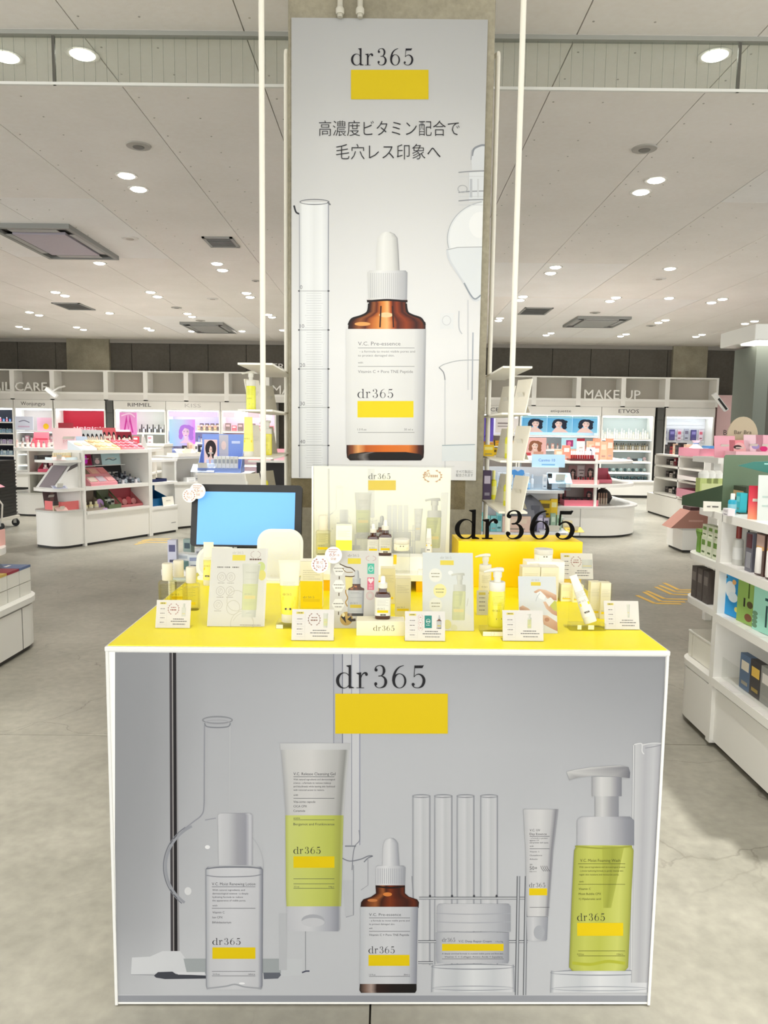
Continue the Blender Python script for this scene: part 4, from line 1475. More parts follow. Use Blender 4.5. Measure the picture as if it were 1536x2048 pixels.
def mini(P, cx, z0, k, fn, ax, az):
    """a printed product drawn small: sheet point (ax, az) lands on (cx, z0), scaled by k"""
    old = P.fn
    st = P.STEP
    P.STEP = .00004
    P.fn = lambda x, z: old(cx + (x - ax) * k, z0 + (z + az) * k)
    n0 = len(P.c)
    fn(P, False)
    lk = .04 if fn is art_serum else .42
    P.c[n0:] = [(c[0] * (1 - lk) + lk, c[1] * (1 - lk) + lk, c[2] * (1 - lk) + lk * .82, 1) for c in P.c[n0:]]
    P.fn = old
    P.STEP = st
    P.layer()


def card(name, px0, py0, px1, py1, tilt, label, draw, cat='card', group=None, yaw=0.0, bg=(232, 228, 216), z=CZ, holder=True, thick=.0012):
    """a leaning card: px box of the photograph gives foot, width and height"""
    b = onz((px0 + px1) / 2, py1, z)
    k = b.y / FPX * 1.005
    w, h = (px1 - px0) * k, (py1 - py0) * k / math.cos(rad(tilt)) * 1.02
    t = thing(name, label, cat, (b.x, b.y, z), CYAW + yaw, group)
    t.rotation_euler = (0, 0, CYAW + yaw)
    R = Matrix.Rotation(-rad(tilt), 3, 'X')

    def lean(x, y, zz):
        q = R @ Vector((x, y, zz))
        return (q.x, q.y, q.z + .0006)
    pm = MB().box(-w / 2, 0, 0.001, w / 2, thick, h).xf(lean)
    board = link('card_board', pm, M(tuple(int(q * .87) for q in bg), 0.55), t)
    P = Print(lambda x, zz: ((x - (px0 + px1) / 2) * w / (px1 - px0), (zz + py1) * h / (py1 - py0)))
    P.STEP = .00008
    P.y = -.0002
    draw(P)
    P.c = [(c[0] * .74, c[1] * .74, c[2] * .72, 1) for c in P.c]
    P.v = [lean(*q) for q in P.v]
    link('printed_face', P.mesh('printed_face'), None, board)
    if holder:
        a = MB().box(-w / 2 - .001, -.0022, 0, w / 2 + .001, -.0012, h + .002).xf(lean)
        link('clear_front', a, acrylic, t)
        dep = max(.03, h * math.sin(rad(tilt)) + .012)
        link('clear_foot', MB().box(-w / 2 - .001, 0, 0, w / 2 + .001, dep, .001), acrylic, t)
        link('back_strut', MB().add([(-w * .3, h * math.sin(rad(tilt)) * .6 + .002, h * .6 * math.cos(rad(tilt))), (w * .3, h * math.sin(rad(tilt)) * .6 + .002, h * .6 * math.cos(rad(tilt))), (w * .3, dep, .001), (-w * .3, dep, .001)], [(0, 1, 2, 3)]), acrylic, t)
    return t, board, lean, w, h


TXT = (120, 116, 116)


def dashes(P, x0, x1, y, h=1.2, c=TXT, seed=0):
    r = random.Random(seed + int(x0 * 7 + y * 3))
    P.y -= .000004
    P.AUTO = 0
    x = x0
    while x < x1:
        w = min(r.uniform(1.5, 5), x1 - x)
        P.rect(x, -y - h, x + w, -y, c)
        x += w + .8
    del P.AUTO


def price_art(x0, y0, x1, y1, product=None, lau=None, badge=None, px=None, lax=None):
    w, h = x1 - x0, y1 - y0

    def f(P):
        P.rect(x0 + w * .1, -(y0 + h * .15), x0 + w * .28, -(y0 + h * .08), (240, 222, 110))
        dashes(P, x0 + w * .13, x0 + w * .25, y0 + h * .1, 1.6, (110, 104, 60))
        for i in range(4):
            y = y0 + h * (.3 + .16 * i)
            dashes(P, x0 + w * .12, x0 + w * .25, y, 1.3, TXT, i)
            P.line([(x0 + w * .08, -(y + h * .09)), (x0 + w * .29, -(y + h * .09))], .4, (214, 208, 204))
        P.line([(x0 + w * .31, -(y0 + h * .1)), (x0 + w * .31, -(y0 + h * .92))], .4, (222, 216, 212))
        if lau:
            cx = x0 + w * (lax or .52)
            laurel(P, cx, -(y0 + h * .32), h * .2, lau)
            dashes(P, cx - h * .1, cx + h * .1, y0 + h * .25, 1.5, lau)
            dashes(P, cx - h * .12, cx + h * .12, y0 + h * .33, 2.2, lau, 3)
        if badge:
            cx = x0 + w * .39
            for i in range(3):
                laurel(P, cx, -(y0 + h * (.2 + .18 * i)), h * .085, (206, 130, 124))
                dashes(P, cx - h * .04, cx + h * .04, y0 + h * (.19 + .18 * i), 1.2, (206, 130, 124))
            bx = x0 + w * .58
            P.rect(bx - w * .09, -(y0 + h * .56), bx + w * .09, -(y0 + h * .14), (24, 140, 130))
            P.layer()
            P.ring(bx, -(y0 + h * .33), w * .055, w * .055, .8, (220, 236, 232), 16)
            dashes(P, bx - w * .04, bx + w * .04, y0 + h * .32, 2, (220, 236, 232))
            dashes(P, bx - w * .05, bx + w * .05, y0 + h * .45, 1.2, (220, 236, 232))
        if product:
            mini(P, x0 + w * (px or .78), -(y0 + h * .58), h * .46 / product[3], product[0], product[1], product[2])
        for i, (a, b, y) in enumerate(((.5, .82, .66), (.44, .9, .74), (.5, .86, .84))):
            dashes(P, x0 + w * a, x0 + w * b, y0 + h * y, 1.4, (96, 92, 92), i + 9)
    return f


A_LOTION, A_TUBE, A_SERUM, A_JAR, A_UV, A_FOAM = (art_lotion, 468, 1978, 352), (art_tube, 628, 1862, 376), (art_serum, 778, 1985, 310), (art_jar, 946, 1926, 160), (art_uv, 1078, 1881, 263), (art_foam, 1200, 1941, 410)
RED, GOLD = (170, 110, 96), (196, 150, 110)
PRICES = [(310, 1203, 380, 1257, A_LOTION, RED, None, 'price card of the clear lotion bottles at the front left of the counter', .8, .5),
          (582, 1222, 668, 1282, A_TUBE, (150, 104, 84), None, 'price card with a brown laurel wreath and a yellow tube picture', .8, .53),
          (809, 1226, 891, 1283, A_SERUM, None, True, 'price card with a teal award badge and a dropper bottle picture', .85, None),
          (1005, 1224, 1088, 1283, A_FOAM, None, None, 'price card with a tiny yellow pump bottle, in front of the hands picture', .66, None),
          (1209, 1205, 1280, 1260, A_UV, None, None, 'price card of the slim white tube at the right end of the counter', .7, None),
          (1122, 1109, 1187, 1158, A_JAR, RED, None, 'price card of the cream jar standing behind the tall cartons', .82, .48)]
for x0, y0, x1, y1, prod, lau, badge, lab, pxx, lax in PRICES:
    zz = CZ + .0402 if y1 == 1158 else CZ
    if y1 == 1158:
        card('price_card', x0, y0, x1, 1159, 15, lab, price_art(x0, y0, x1, 1159, prod, lau, badge, pxx, lax), 'price card', 'price cards', bg=(244, 238, 226), z=zz)
    else:
        card('price_card', x0, y0, x1, y1, 16, lab, price_art(x0, y0, x1, y1, prod, lau, badge, pxx, lax), 'price card', 'price cards', bg=(242, 236, 230))


# large leaning cards
def art_card_tube(P):
    P.rect(413, -1253, 530, -1104, (233, 230, 224))
    P.layer()
    P.rect(457, -1128, 484, -1117, (240, 222, 90))
    P.logo(457, -1115, 4.6, (176, 172, 160), w=22)
    laurel(P, 505, -1116, 10, (196, 176, 170), 7)
    dashes(P, 493, 517, 1124, 3, (120, 92, 80))
    for a, b in ((427, 440), (442, 454), (458, 472)):
        dashes(P, a, b, 1140, 2.2, (130, 126, 120))
    for i, (x, y) in enumerate(((437, 1160), (456, 1160), (436, 1187), (456, 1187), (433, 1213))):
        P.ring(x, -y, 9, 9, .8, (196, 190, 182), 22)
        P.ring(x, -y, 5 - i % 2, 5, .7, (206, 200, 190), 12)
        P.line([(x - 3, -y - 3), (x + 2, -y + 4)], .7, (206, 200, 190))
        dashes(P, x - 7, x + 7, y + 11, 1.2, (180, 174, 166), i)
    for x, y, r in ((470, 1205, 20), (464, 1218, 14), (484, 1248, 24), (500, 1150, 12)):
        P.ring(x, -y, r, r, 1.2, (214, 210, 196), 28)
    P.ell(517, -1140, 9, 10, (214, 226, 150))
    P.ell(520, -1156, 8, 10, (236, 226, 130))
    P.ring(486, -1258, 24, 30, 1, (214, 210, 200), 24, 30, 150)
    P.layer()
    mini(P, 497, -1236, .272, art_tube, 628, 1862)
    dashes(P, 480, 522, 1250, 1.2, (170, 160, 140))


def art_card_serum(P):
    P.rect(659, -1257, 757, -1108, (226, 222, 216))
    P.layer()
    P.rect(693, -1134, 720, -1123, (240, 220, 70))
    P.logo(693, -1120, 4.8, (120, 116, 108), w=23)
    laurel(P, 741, -1123, 10, (206, 170, 166), 5)
    for z, c, k in ((1143, (84, 196, 170), 0), (1172, (236, 112, 140), 1)):
        P.rect(734, -z - (10 if k == 0 else 12), 748, -z + (10 if k == 0 else 12), c)
    P.layer()
    P.ring(741, -1143, 5, 6, .9, (226, 244, 238), 14)
    dashes(P, 737, 745, 1141, 1.5, (226, 244, 238))
    P.poly([(741, -1172), (735, -1165), (737, -1161), (741, -1163), (745, -1161), (747, -1165)], (250, 236, 238))
    for y in (1174, 1178, 1181):
        dashes(P, 737, 745, y, 1.2, (250, 226, 232), y)
    P.ring(740, -1195, 8, 8, .9, (230, 166, 170), 20)
    P.ring(740, -1195, 5.5, 5.5, .6, (230, 166, 170), 16)
    for cy, c in ((1145, (240, 238, 232)), (1177, (242, 240, 234)), (1213, (238, 236, 230))):
        P.poly([(675 + 13 * math.cos(rad(60 * k)), -cy + 13 * math.sin(rad(60 * k))) for k in range(6)], (252, 250, 244))
        P.line([(676, -cy - 13), (676, -cy - 19)], 2, (90, 74, 40))
    P.layer()
    for cy in (1145, 1177, 1213):
        dashes(P, 665, 686, cy - 3, 1.5, (130, 124, 110), cy)
        dashes(P, 668, 683, cy + 3, 1.5, (130, 124, 110), cy + 1)
    # the brown scroll behind the bottle
    B = (92, 66, 26)
    P.poly([(688, -1158), (703, -1158), (704, -1184), (690, -1184)], (240, 226, 150))
    P.line([(676, -1134), (690, -1140), (700, -1142), (709, -1150), (706, -1158), (688, -1158)], 2, B, True)
    P.line([(682, -1142), (690, -1150), (704, -1150)], 1.4, (150, 120, 60), True)
    P.line([(690, -1184), (690, -1190), (694, -1200), (690, -1208), (694, -1216)], 2.2, (180, 140, 50), True)
    P.ell(692, -1239, 13, 13, (206, 170, 90))
    P.layer()
    P.poly([(681, -1236), (692, -1248), (688, -1228)], (30, 20, 12))
    P.poly([(694, -1240), (703, -1246), (702, -1234)], (30, 20, 12))
    P.ell(686, -1232, 3, 4, (252, 240, 190))
    P.line([(701, -1242), (711, -1241)], 5, (60, 44, 24))
    mini(P, 711, -1234, .285, art_serum, 778, 1985)


def art_card_foam(P):
    P.grid([845, 948], [-1262, -1112], [[(236, 236, 228), (236, 236, 228)], [(222, 227, 228), (224, 228, 230)]])
    P.layer()
    P.rect(881, -1136, 909, -1127, (240, 218, 80))
    P.logo(881, -1124, 4.8, (150, 148, 140), w=23)
    for i, (x, y, c) in enumerate(((871, 1156, (244, 242, 232)), (880, 1186, (248, 240, 170)), (871, 1213, (244, 242, 226)))):
        P.ell(x, -y, 13.5, 13.5, c)
    P.poly([(900, -1262), (905, -1240), (918, -1246), (930, -1225), (946, -1236), (947, -1262)], (240, 238, 226))
    P.ell(895, -1250, 8, 9, (240, 234, 160))
    P.ell(908, -1256, 7, 6, (234, 232, 200))
    P.layer()
    for i, (x, y) in enumerate(((871, 1156), (880, 1186), (871, 1213))):
        dashes(P, x - 9, x + 9, y - 4, 1.6, (150, 144, 110), i)
        dashes(P, x - 8, x + 8, y + 2, 1.6, (150, 144, 110), i + 4)
    P.line([(935, -1215), (938, -1200)], 1, (200, 196, 180))
    P.ell(902, -1151, 5, 4, (250, 250, 248))
    mini(P, 918, -1242, .222, art_foam, 1200, 1941)


def art_card_hands(P):
    P.grid([1038, 1116], [-1267, -1158], [[(238, 236, 232), (238, 236, 232)], [(228, 232, 236), (230, 234, 238)]])
    P.layer()
    P.rect(1064, -1176, 1084, -1169, (240, 214, 70))
    P.logo(1065, -1167, 4, (150, 146, 140), w=16)
    SK, SK2, SK3 = (234, 196, 166), (214, 168, 134), (196, 140, 104)
    # upper hand pressing, lower arm under it
    P.add([(1069, -1188), (1080, -1182), (1094, -1184), (1108, -1190), (1116, -1194), (1116, -1204), (1100, -1203), (1092, -1196), (1082, -1190), (1072, -1190)], [tuple(range(10))], [SK2, SK, SK, SK, SK2, SK3, SK2, SK, SK2, SK3])
    P.add([(1088, -1207), (1096, -1206), (1104, -1216), (1116, -1222), (1116, -1234), (1106, -1230), (1094, -1220)], [tuple(range(7))], [SK, SK, SK2, SK2, SK3, SK2, SK])
    P.add([(1085, -1232), (1096, -1233), (1116, -1246), (1116, -1263), (1104, -1258), (1088, -1250)], [tuple(range(6))], [SK, SK, SK2, SK3, SK2, SK2])
    P.add([(1039, -1218), (1046, -1214), (1058, -1220), (1064, -1226), (1056, -1229), (1040, -1226)], [tuple(range(6))], [SK2, SK, SK, SK2, SK3, SK2])
    P.layer()
    P.ell(1095, -1241, 5, 4, SK3)
    P.poly([(1075, -1190), (1083, -1186), (1094, -1196), (1090, -1204), (1080, -1200)], (250, 250, 250))
    P.line([(1082, -1190), (1076, -1198), (1073, -1206)], 1.4, (200, 204, 208), True)
    P.poly([(1092, -1204), (1104, -1198), (1112, -1206), (1100, -1216)], (242, 242, 238))
    P.poly([(1102, -1214), (1112, -1204), (1116, -1207), (1116, -1226), (1108, -1222)], (206, 206, 90))
    P.layer()


tA, bA, leanA, _, _ = card('product_card', 413, 1104, 524, 1254, 20, 'large pale leaning card with round icons and a printed yellow tube', art_card_tube, 'card', 'leaning product cards')
tB, bB, leanB, wB, hB = card('product_card', 657, 1108, 757, 1257, 18, 'grey leaning card with a printed brown dropper bottle and round badges', art_card_serum, 'card', 'leaning product cards')
card('product_card', 844, 1112, 949, 1262, 17, 'pale grey leaning card with three round notes and a printed yellow pump bottle', art_card_foam, 'card', 'leaning product cards')
card('product_card', 1038, 1158, 1116, 1267, 16, 'leaning picture card of two hands pressing a white pump', art_card_hands, 'card', 'leaning product cards')


def round_badge(parent, loc, r, kind, rot=(0, 0, 0), ink=(168, 120, 116)):
    b = link('round_badge', MB().lathe([(r, -.001), (r, .001)], 36).rot('X', PI / 2).mesh('round_badge', True), M((246, 240, 236), .5), parent, loc, rot)
    P = Print()
    P.STEP = .00006
    P.y = -.0012
    if kind == 1:
        laurel(P, 0, 0, r * .72, ink, None, r * .22)
        dashes_k = lambda a, b_, z, h: P.rect(a * r, z * r, b_ * r, (z + h) * r, ink)
        P.text('No.1', 0, -r * .42, r * .42, ink, 'c', r * .75)
        P.text('第', -r * .24, r * .1, r * .3, ink, 'c')
        P.text('位', r * .22, r * .1, r * .3, ink, 'c')
    else:
        P.text('65', -r * .2, -r * .14, r * .48, ink, 'c', r * .62, .25)
        P.text('万本', r * .42, -r * .12, r * .24, ink, 'c')
        P.text('突破', 0, -r * .58, r * .26, ink, 'c')
        small_lines(P, -r * .55, r * .55, r * .6, 2, r * .24, ink, r * .1)
    link('printed_face', P.mesh('printed_face'), None, b)
    return b


kB = tB.location.y / FPX
for (px, py, kind) in ((640, 1129, 1), (667.5, 1110, 2)):
    q = at(px, py, tB.location.y + (.025 if kind == 1 else .034))
    d = q - tB.location
    round_badge(tB, (d.x, d.y, d.z), 17.5 * kB, kind)

# ---------------------------------------------------------------- riser and clear poster panel in the middle
r0 = onz(628, 1182, CZ)
RZ = CZ + .055
ry0 = r0.y
riser = thing('display_riser', 'low white riser on yellow blocks in the middle of the counter', 'display stand', (0, 0, 0), 0)
xa, xb = at(632, 1160, ry0).x, at(897, 1160, ry0).x
ry1 = ry0 + .22
link('top_board', MB().box(xa, ry0, RZ - .02, xb, ry1, RZ).mesh('top_board', bevel=.001), M((250, 248, 236), .4), riser)
for a, b in ((xa + .002, xa + .045), ((xa + xb) / 2 - .03, (xa + xb) / 2 + .03), (xb - .1, xb - .055), (xb - .053, xb - .003)):
    link('support_block', MB().box(a, ry0 + .004, CZ, b, ry1 - .004, RZ - .02), M((255, 196, 8), .4), riser)
pYc = ry0 + .16
pb = at(627, 1118, pYc)
pe = at(898, 1118, pYc)
pt = at(760, 934, pYc)
pw, ph = pe.x - pb.x, pt.z - RZ
panel = thing('poster_panel', 'clear framed panel with a printed group of yellow cosmetics on the riser', 'poster', (pb.x, pYc, RZ), 0)
link('panel_board', MB().box(0, 0, 0, pw, .006, ph), M((250, 249, 238), .45), panel)
curl = MB()
v, f = [], []
for i in range(9):
    a = PI * i / 8
    for x in (-.004, pw + .012):
        v.append((x, -.004 + .02 * (1 - math.cos(a)) * .5, ph + .006 * math.sin(a)))
for i in range(8):
    f.append((2 * i, 2 * i + 1, 2 * i + 3, 2 * i + 2))
link('curled_top', curl.add(v, f), acrylic, panel)
link('clear_front', MB().box(-.004, -.006, 0, pw + .012, -.004, ph), acrylic, panel)
link('side_edge', MB().box(-.006, -.006, 0, -.0005, .008, ph), M((252, 252, 244), .3), panel)
kP = .2445 / 1.0


def pan(x, z):
    # front-sheet coordinates -> panel sheet coordinates -> metres on the panel
    X, Y = 737 + (x - 672) * kP, 958 + (-z - 1376) * kP
    d = ray(X, Y)
    t = pYc / d.y
    return (min(max(d.x * t - pb.x, 0), pw), min(max(d.z * t + CAM_H - RZ, 0), ph))


def lighten(P, k):
    P.c = [tuple(min(1.0, q * (1 - k) + k * 0.86) for q in c[:3]) + (1,) for c in P.c]


for i, (nm, fn, kk) in enumerate((('printed_backdrop', lambda P: P.rect(150, -2100, 1400, -1200, (250, 249, 240)), 0), ('printed_glassware', art_glassware, .78), ('printed_flask_lotion', art_lotion, .72), ('printed_cleansing_tube', art_tube, .5), ('printed_dropper_bottle', art_serum, .15),
                                ('printed_cream_jar', art_jar, .65), ('printed_slim_tube', art_uv, .65), ('printed_pump_bottle', art_foam, .42), ('printed_logo', art_logo, .1))):
    P = Print(pan)
    P.STEP = .00005
    P.y = -.0003 - (0 if i == 0 else (.0001 if i == 1 else .0011))
    fn(P)
    if nm == 'printed_logo':
        laurel(P, 1195, -1352, 72, GOLD, 50, 16)
        P.text('80', 1150, -1360, 40, GOLD, 'c')
        for t_ in range(4):
            P.rect(1180 + t_ * 16, -1362, 1190 + t_ * 16, -1342, GOLD)
    lighten(P, kk)
    P.c = [(c[0] * .84, c[1] * .84, c[2] * .78, 1) for c in P.c]
    link(nm, P.mesh(nm), None, panel)

# ---------------------------------------------------------------- yellow box with black letters
ybl = onz(915, 1174, CZ)
ybr = onz(1162, 1175, CZ)
yb_w = (ybr - ybl).length
yb_h = at(1040, 1084, ybl.y).z - CZ
yb_d = .16
ybox = thing('yellow_sign_box', 'long bright yellow box carrying black letters at the back of the counter', 'sign', (ybl.x, ybl.y, CZ), math.atan2(ybr.y - ybl.y, ybr.x - ybl.x))
link('box_body', MB().box(0, 0, 0, yb_w, yb_d, yb_h).mesh('box_body', bevel=.0015), M((255, 216, 0), .35), ybox)
k_ = ybl.y / FPX * 1.02
lx0 = 5 * k_
for gi, (g, nm) in enumerate(zip(LOGO, ('letter_d', 'letter_r', 'numeral_three', 'numeral_six', 'numeral_five'))):
    m = MB()
    S = 59 * k_
    SX = 243 * k_ / LOGO_W
    for vv, ff in g:
        n = len(vv)
        V = [(lx0 + x * SX - 8 * k_, .05, yb_h + y * S) for x, y in vv] + [(lx0 + x * SX - 8 * k_, .062, yb_h + y * S) for x, y in vv]
        F = [tuple(q) for q in ff] + [tuple(i + n for i in q[::-1]) for q in ff]
        ed = {}
        for q in ff:
            for i in range(len(q)):
                e = (q[i], q[(i + 1) % len(q)])
                ed[tuple(sorted(e))] = ed.get(tuple(sorted(e)), 0) + 1
        F += [(a, b, b + n, a + n) for (a, b), c in ed.items() if c == 1]
        m.add(V, F)
    link('sign_letter', m, M((9, 8, 8), .7, 0, 0, .08), ybox)

# ---------------------------------------------------------------- bottles, tubes and cartons on the counter
G = 'clear lotion bottles at the left of the counter'
put(S_LOTION, 'lotion_bottle', 336, 1216, 'clear square lotion bottle with white cap, leftmost of three on the counter', 'bottle', G)
put(S_LOTION, 'lotion_bottle', 358, 1208, 'clear square lotion bottle in the middle of the three at the counter left', 'bottle', G)
put(S_LOTION, 'lotion_bottle', 383, 1219, 'clear square lotion bottle on the right of the three, beside the icon card', 'bottle', G, scale=.95)
put(S_SMALLTUBE, 'standing_tube', 418, 1170, 'small yellow tube standing behind the icon card before the screen', 'tube', scale=1.27)
put(S_TUBE, 'standing_tube', 579, 1243, 'yellow cleansing tube on the clear block between the cards', 'tube', scale=1.0, z=CZ + .012)
blk = onz(586, 1258, CZ)
tb = thing('clear_block', 'clear acrylic block under the standing yellow tube', 'display block', (blk.x, blk.y + .03, CZ), CYAW, 'clear blocks')
link('block_body', MB().box(-.045, -.03, 0, .045, .035, .012).mesh('block_body', bevel=.001), clear('thick_acrylic', (.985, .985, .96), (.9, .9, .84), .02, .3, 1.2), tb)
link('ticket', MB().box(-.043, -.0312, .001, -.026, -.0302, .011), M((240, 236, 226), .5), tb)
S_YC = spec_carton(.062, .045, .135, (250, 246, 226), True, (.58, (255, 226, 30)))
put(S_YC, 'tube_carton', 624, 1213, 'white and yellow carton standing behind the yellow cleansing tube', 'carton')
# dropper bottle on its white block
bl = onz(761, 1272, CZ)
kb = bl.y / FPX
wb_ = thing('logo_block', 'white block with black lettering under the dropper bottle', 'display block', (bl.x, bl.y, CZ), CYAW)
link('block_body', MB().box(-49.5 * kb, 0, 0, 49.5 * kb, .05, 31 * kb).mesh('block_body', bevel=.0008), M((232, 226, 200), .5), wb_)
P = Print()
P.y = -.0003
P.logo(-15 * kb, 11 * kb, 11 * kb, (60, 54, 30), w=43 * kb)
link('printed_logo', P.mesh('printed_logo'), None, wb_)
put(S_SERUM, 'dropper_bottle', 765, 1236, 'brown dropper bottle with white label standing on the lettered white block', 'bottle', 'dropper bottles', z=CZ + 31 * kb)
S_SC = spec_carton(.042, .038, .105, (234, 226, 190))
put(S_SC, 'serum_carton', 805, 1229, 'slim cream carton right of the front dropper bottle', 'carton', 'slim serum cartons')
put(S_SC, 'serum_carton', 775, 1205, 'slim cream carton half hidden behind the front dropper bottle', 'carton', 'slim serum cartons')
# on the riser
yI = ry0 + .105
RS = at(760, 1110, yI).z
sx0, sx1 = at(634, 1110, yI).x, at(872, 1110, yI).x
sp_ = thing('white_step', 'long white step on the riser carrying the back row of products', 'display block', (sx0, yI - .03, RZ), 0)
link('step_body', MB().box(0, 0, 0, sx1 - sx0, .07, RS - RZ).mesh('step_body', bevel=.001), M((252, 250, 240), .45), sp_)
link('front_ticket', MB().box(.02, -.0008, .004, .1, 0, RS - RZ - .006), M((240, 234, 210), .6), sp_)


def puty(spec, name, px, label, cat, group, scale=1.0, dy=0.0):
    spec_make(spec, name, (at(px, 1110, yI).x, yI + dy, RS), CYAW, label, cat, group, scale=scale)


GI = 'products on the riser'
puty(S_LOTION, 'lotion_bottle', 646, 'lotion bottle with a cream cap at the left end of the riser', 'bottle', GI, 1.0)
puty(spec_carton(.052, .03, .098, (252, 248, 226), False, (.5, (255, 240, 80))), 'tube_carton', 688, 'pale yellow carton on the riser beneath the printed tube', 'carton', GI)
puty(S_SERUM, 'dropper_bottle', 746, 'brown dropper bottle with cream label, left of the pair on the riser', 'bottle', 'dropper bottles', .96)
puty(S_SERUM, 'dropper_bottle', 770, 'brown dropper bottle, right of the pair on the riser', 'bottle', 'dropper bottles', 1.08)
yJ = ry0 + .045
zJ = at(803, 1100, yJ).z
jt = thing('clear_block', 'tall clear block under the cream jar on the riser', 'display block', (at(803, 1100, yJ).x, yJ, RZ), CYAW, 'clear blocks')
link('block_body', MB().box(-.026, -.024, 0, .026, .024, zJ - RZ).mesh('block_body', bevel=.001), clear('thick_acrylic'), jt)
link('ticket', MB().box(-.026, -.0252, .03, -.016, -.0242, .06), M((246, 206, 40), .5), jt)
spec_make(S_JAR, 'cream_jar', (at(803, 1100, yJ).x, yJ, zJ), CYAW, 'cream jar with white lid and orange band on the tall clear block', 'jar', 'cream jars')
puty(S_UV, 'slim_tube', 857, 'slim white tube at the right end of the riser', 'tube', 'slim white tubes', .85)
for px, w, h, lab in ((852, .05, .012, 'white flat tray card lying at the right of the riser'), (742, .045, .010, 'small white leaflet lying below the dropper pair on the riser')):
    t = thing('leaflet_stack', lab, 'leaflet', (at(px, 1128, ry0 + .03).x, ry0 + .03, RZ), CYAW, 'leaflets on the riser')
    link('paper_stack', MB().box(-w / 2, -.015, 0, w / 2, .015, h), M((252, 250, 242), .6), t)
    link('top_sheet', MB().box(-w / 2 + .002, -.014, h, w / 2 - .002, .014, h + .0006), M((244, 240, 224), .6), t)
# pump bottles
bk = onz(990, 1273, CZ)
tb = thing('clear_block', 'clear block with a laurel ticket under the yellow pump bottle', 'display block', (bk.x, bk.y, CZ), CYAW, 'clear blocks')
link('block_body', MB().box(-.032, 0, 0, .03, .062, .013).mesh('block_body', bevel=.001), clear('thick_acrylic'), tb)
P = Print()
P.STEP = .00005
P.rect(-.03, .001, .028, .012, (250, 244, 226))
P.layer()
laurel(P, -.006, .0065, .0045, RED)
P.v = [(x, y - .0004, z) for x, y, z in P.v]
link('ticket', P.mesh('ticket'), None, tb)
put(S_FOAM, 'pump_bottle', 992, 1252, 'bright yellow foaming pump bottle at the front of the counter', 'bottle', 'pump bottles', z=CZ + .013, scale=.95)
put(S_CREAMPUMP, 'pump_bottle', 969, 1198, 'cream white pump bottle behind the yellow pump bottle', 'bottle', 'pump bottles', scale=.90)
card('price_card', 953, 1182, 976, 1231, 8, 'narrow upright price strip left of the yellow pump bottle', lambda P: [P.rect(957, -1191, 971, -1186, (240, 222, 110))] + [dashes(P, 958, 970, y, 1.4, TXT, y) for y in (1196, 1204, 1212, 1220)], 'price card', 'price cards', bg=(248, 244, 222))
# cartons at the right
S_WC = spec_carton(.062, .058, .062, (250, 246, 230), False)
S_TALL = spec_carton(.033, .03, .122, (232, 225, 192))
S_LOWC = spec_carton(.036, .032, .058, (250, 244, 208))
q = onz(1062, 1202, CZ)
kk = q.y / FPX
for px, lab in ((1061, 'left of the two white square cartons behind the hands card'), (1098, 'right of the two white square cartons behind the hands card')):
    spec_make(_sw, 'cream_carton', (at(px, 1186, q.y).x, q.y + .023, CZ), CYAW, lab, 'carton', 'square cream cartons') if px != 1061 else None
    if px == 1061:
        _sw = spec_carton(36.6 * kk, .045, 70 * kk, (232, 226, 206), False)
        spec_make(_sw, 'cream_carton', (at(px, 1186, q.y).x, q.y + .023, CZ), CYAW, lab, 'carton', 'square cream cartons')
yj = q.y + .048
zj = at(1085, 1123, yj + .01).z
shelf = thing('white_step', 'white step block carrying the cream jar behind the square cartons', 'display block', (at(1092, 1120, yj).x, yj, CZ), CYAW)
link('step_body', MB().box(-.058, 0, 0, .058, .062, zj - CZ).mesh('step_body', bevel=.001), M((252, 249, 238), .5), shelf)
link('front_ticket', MB().box(-.05, -.0008, zj - CZ - .02, -.02, 0, zj - CZ - .004), M((236, 228, 206), .6), shelf)
spec_make(spec_jar(.0575, .036), 'cream_jar', (at(1086, 1123, yj + .035).x, yj + .032, zj), CYAW, 'white cream jar on the step before the yellow box', 'jar', 'cream jars')
for px, py, lab in ((1130, 1201, 'left small cream carton under the price card at the right'), (1153, 1203, 'right small cream carton under the price card at the right')):
    put(S_LOWC, 'small_carton', px, py, lab, 'carton', 'small cream cartons', scale=.9)
b = onz(1155, 1197, CZ + .0002)
pst = thing('clear_stand', 'clear stand holding the price card above the small cartons', 'display stand', (b.x, b.y + .045, CZ), CYAW)
link('stand_body', MB().box(-.05, 0, 0, .05, .06, .040), clear('thick_acrylic'), pst)
link('lip', MB().box(-.05, -.002, .038, .05, 0, .0402), acrylic, pst)
for px, py, lab in ((1186, 1237, 'left of the two tall slim cream cartons at the counter right'), (1206.5, 1239, 'right of the two tall slim cream cartons at the counter right')):
    put(S_TALL, 'tall_carton', px, py - 3, lab, 'carton', 'tall slim cartons', scale=.82)
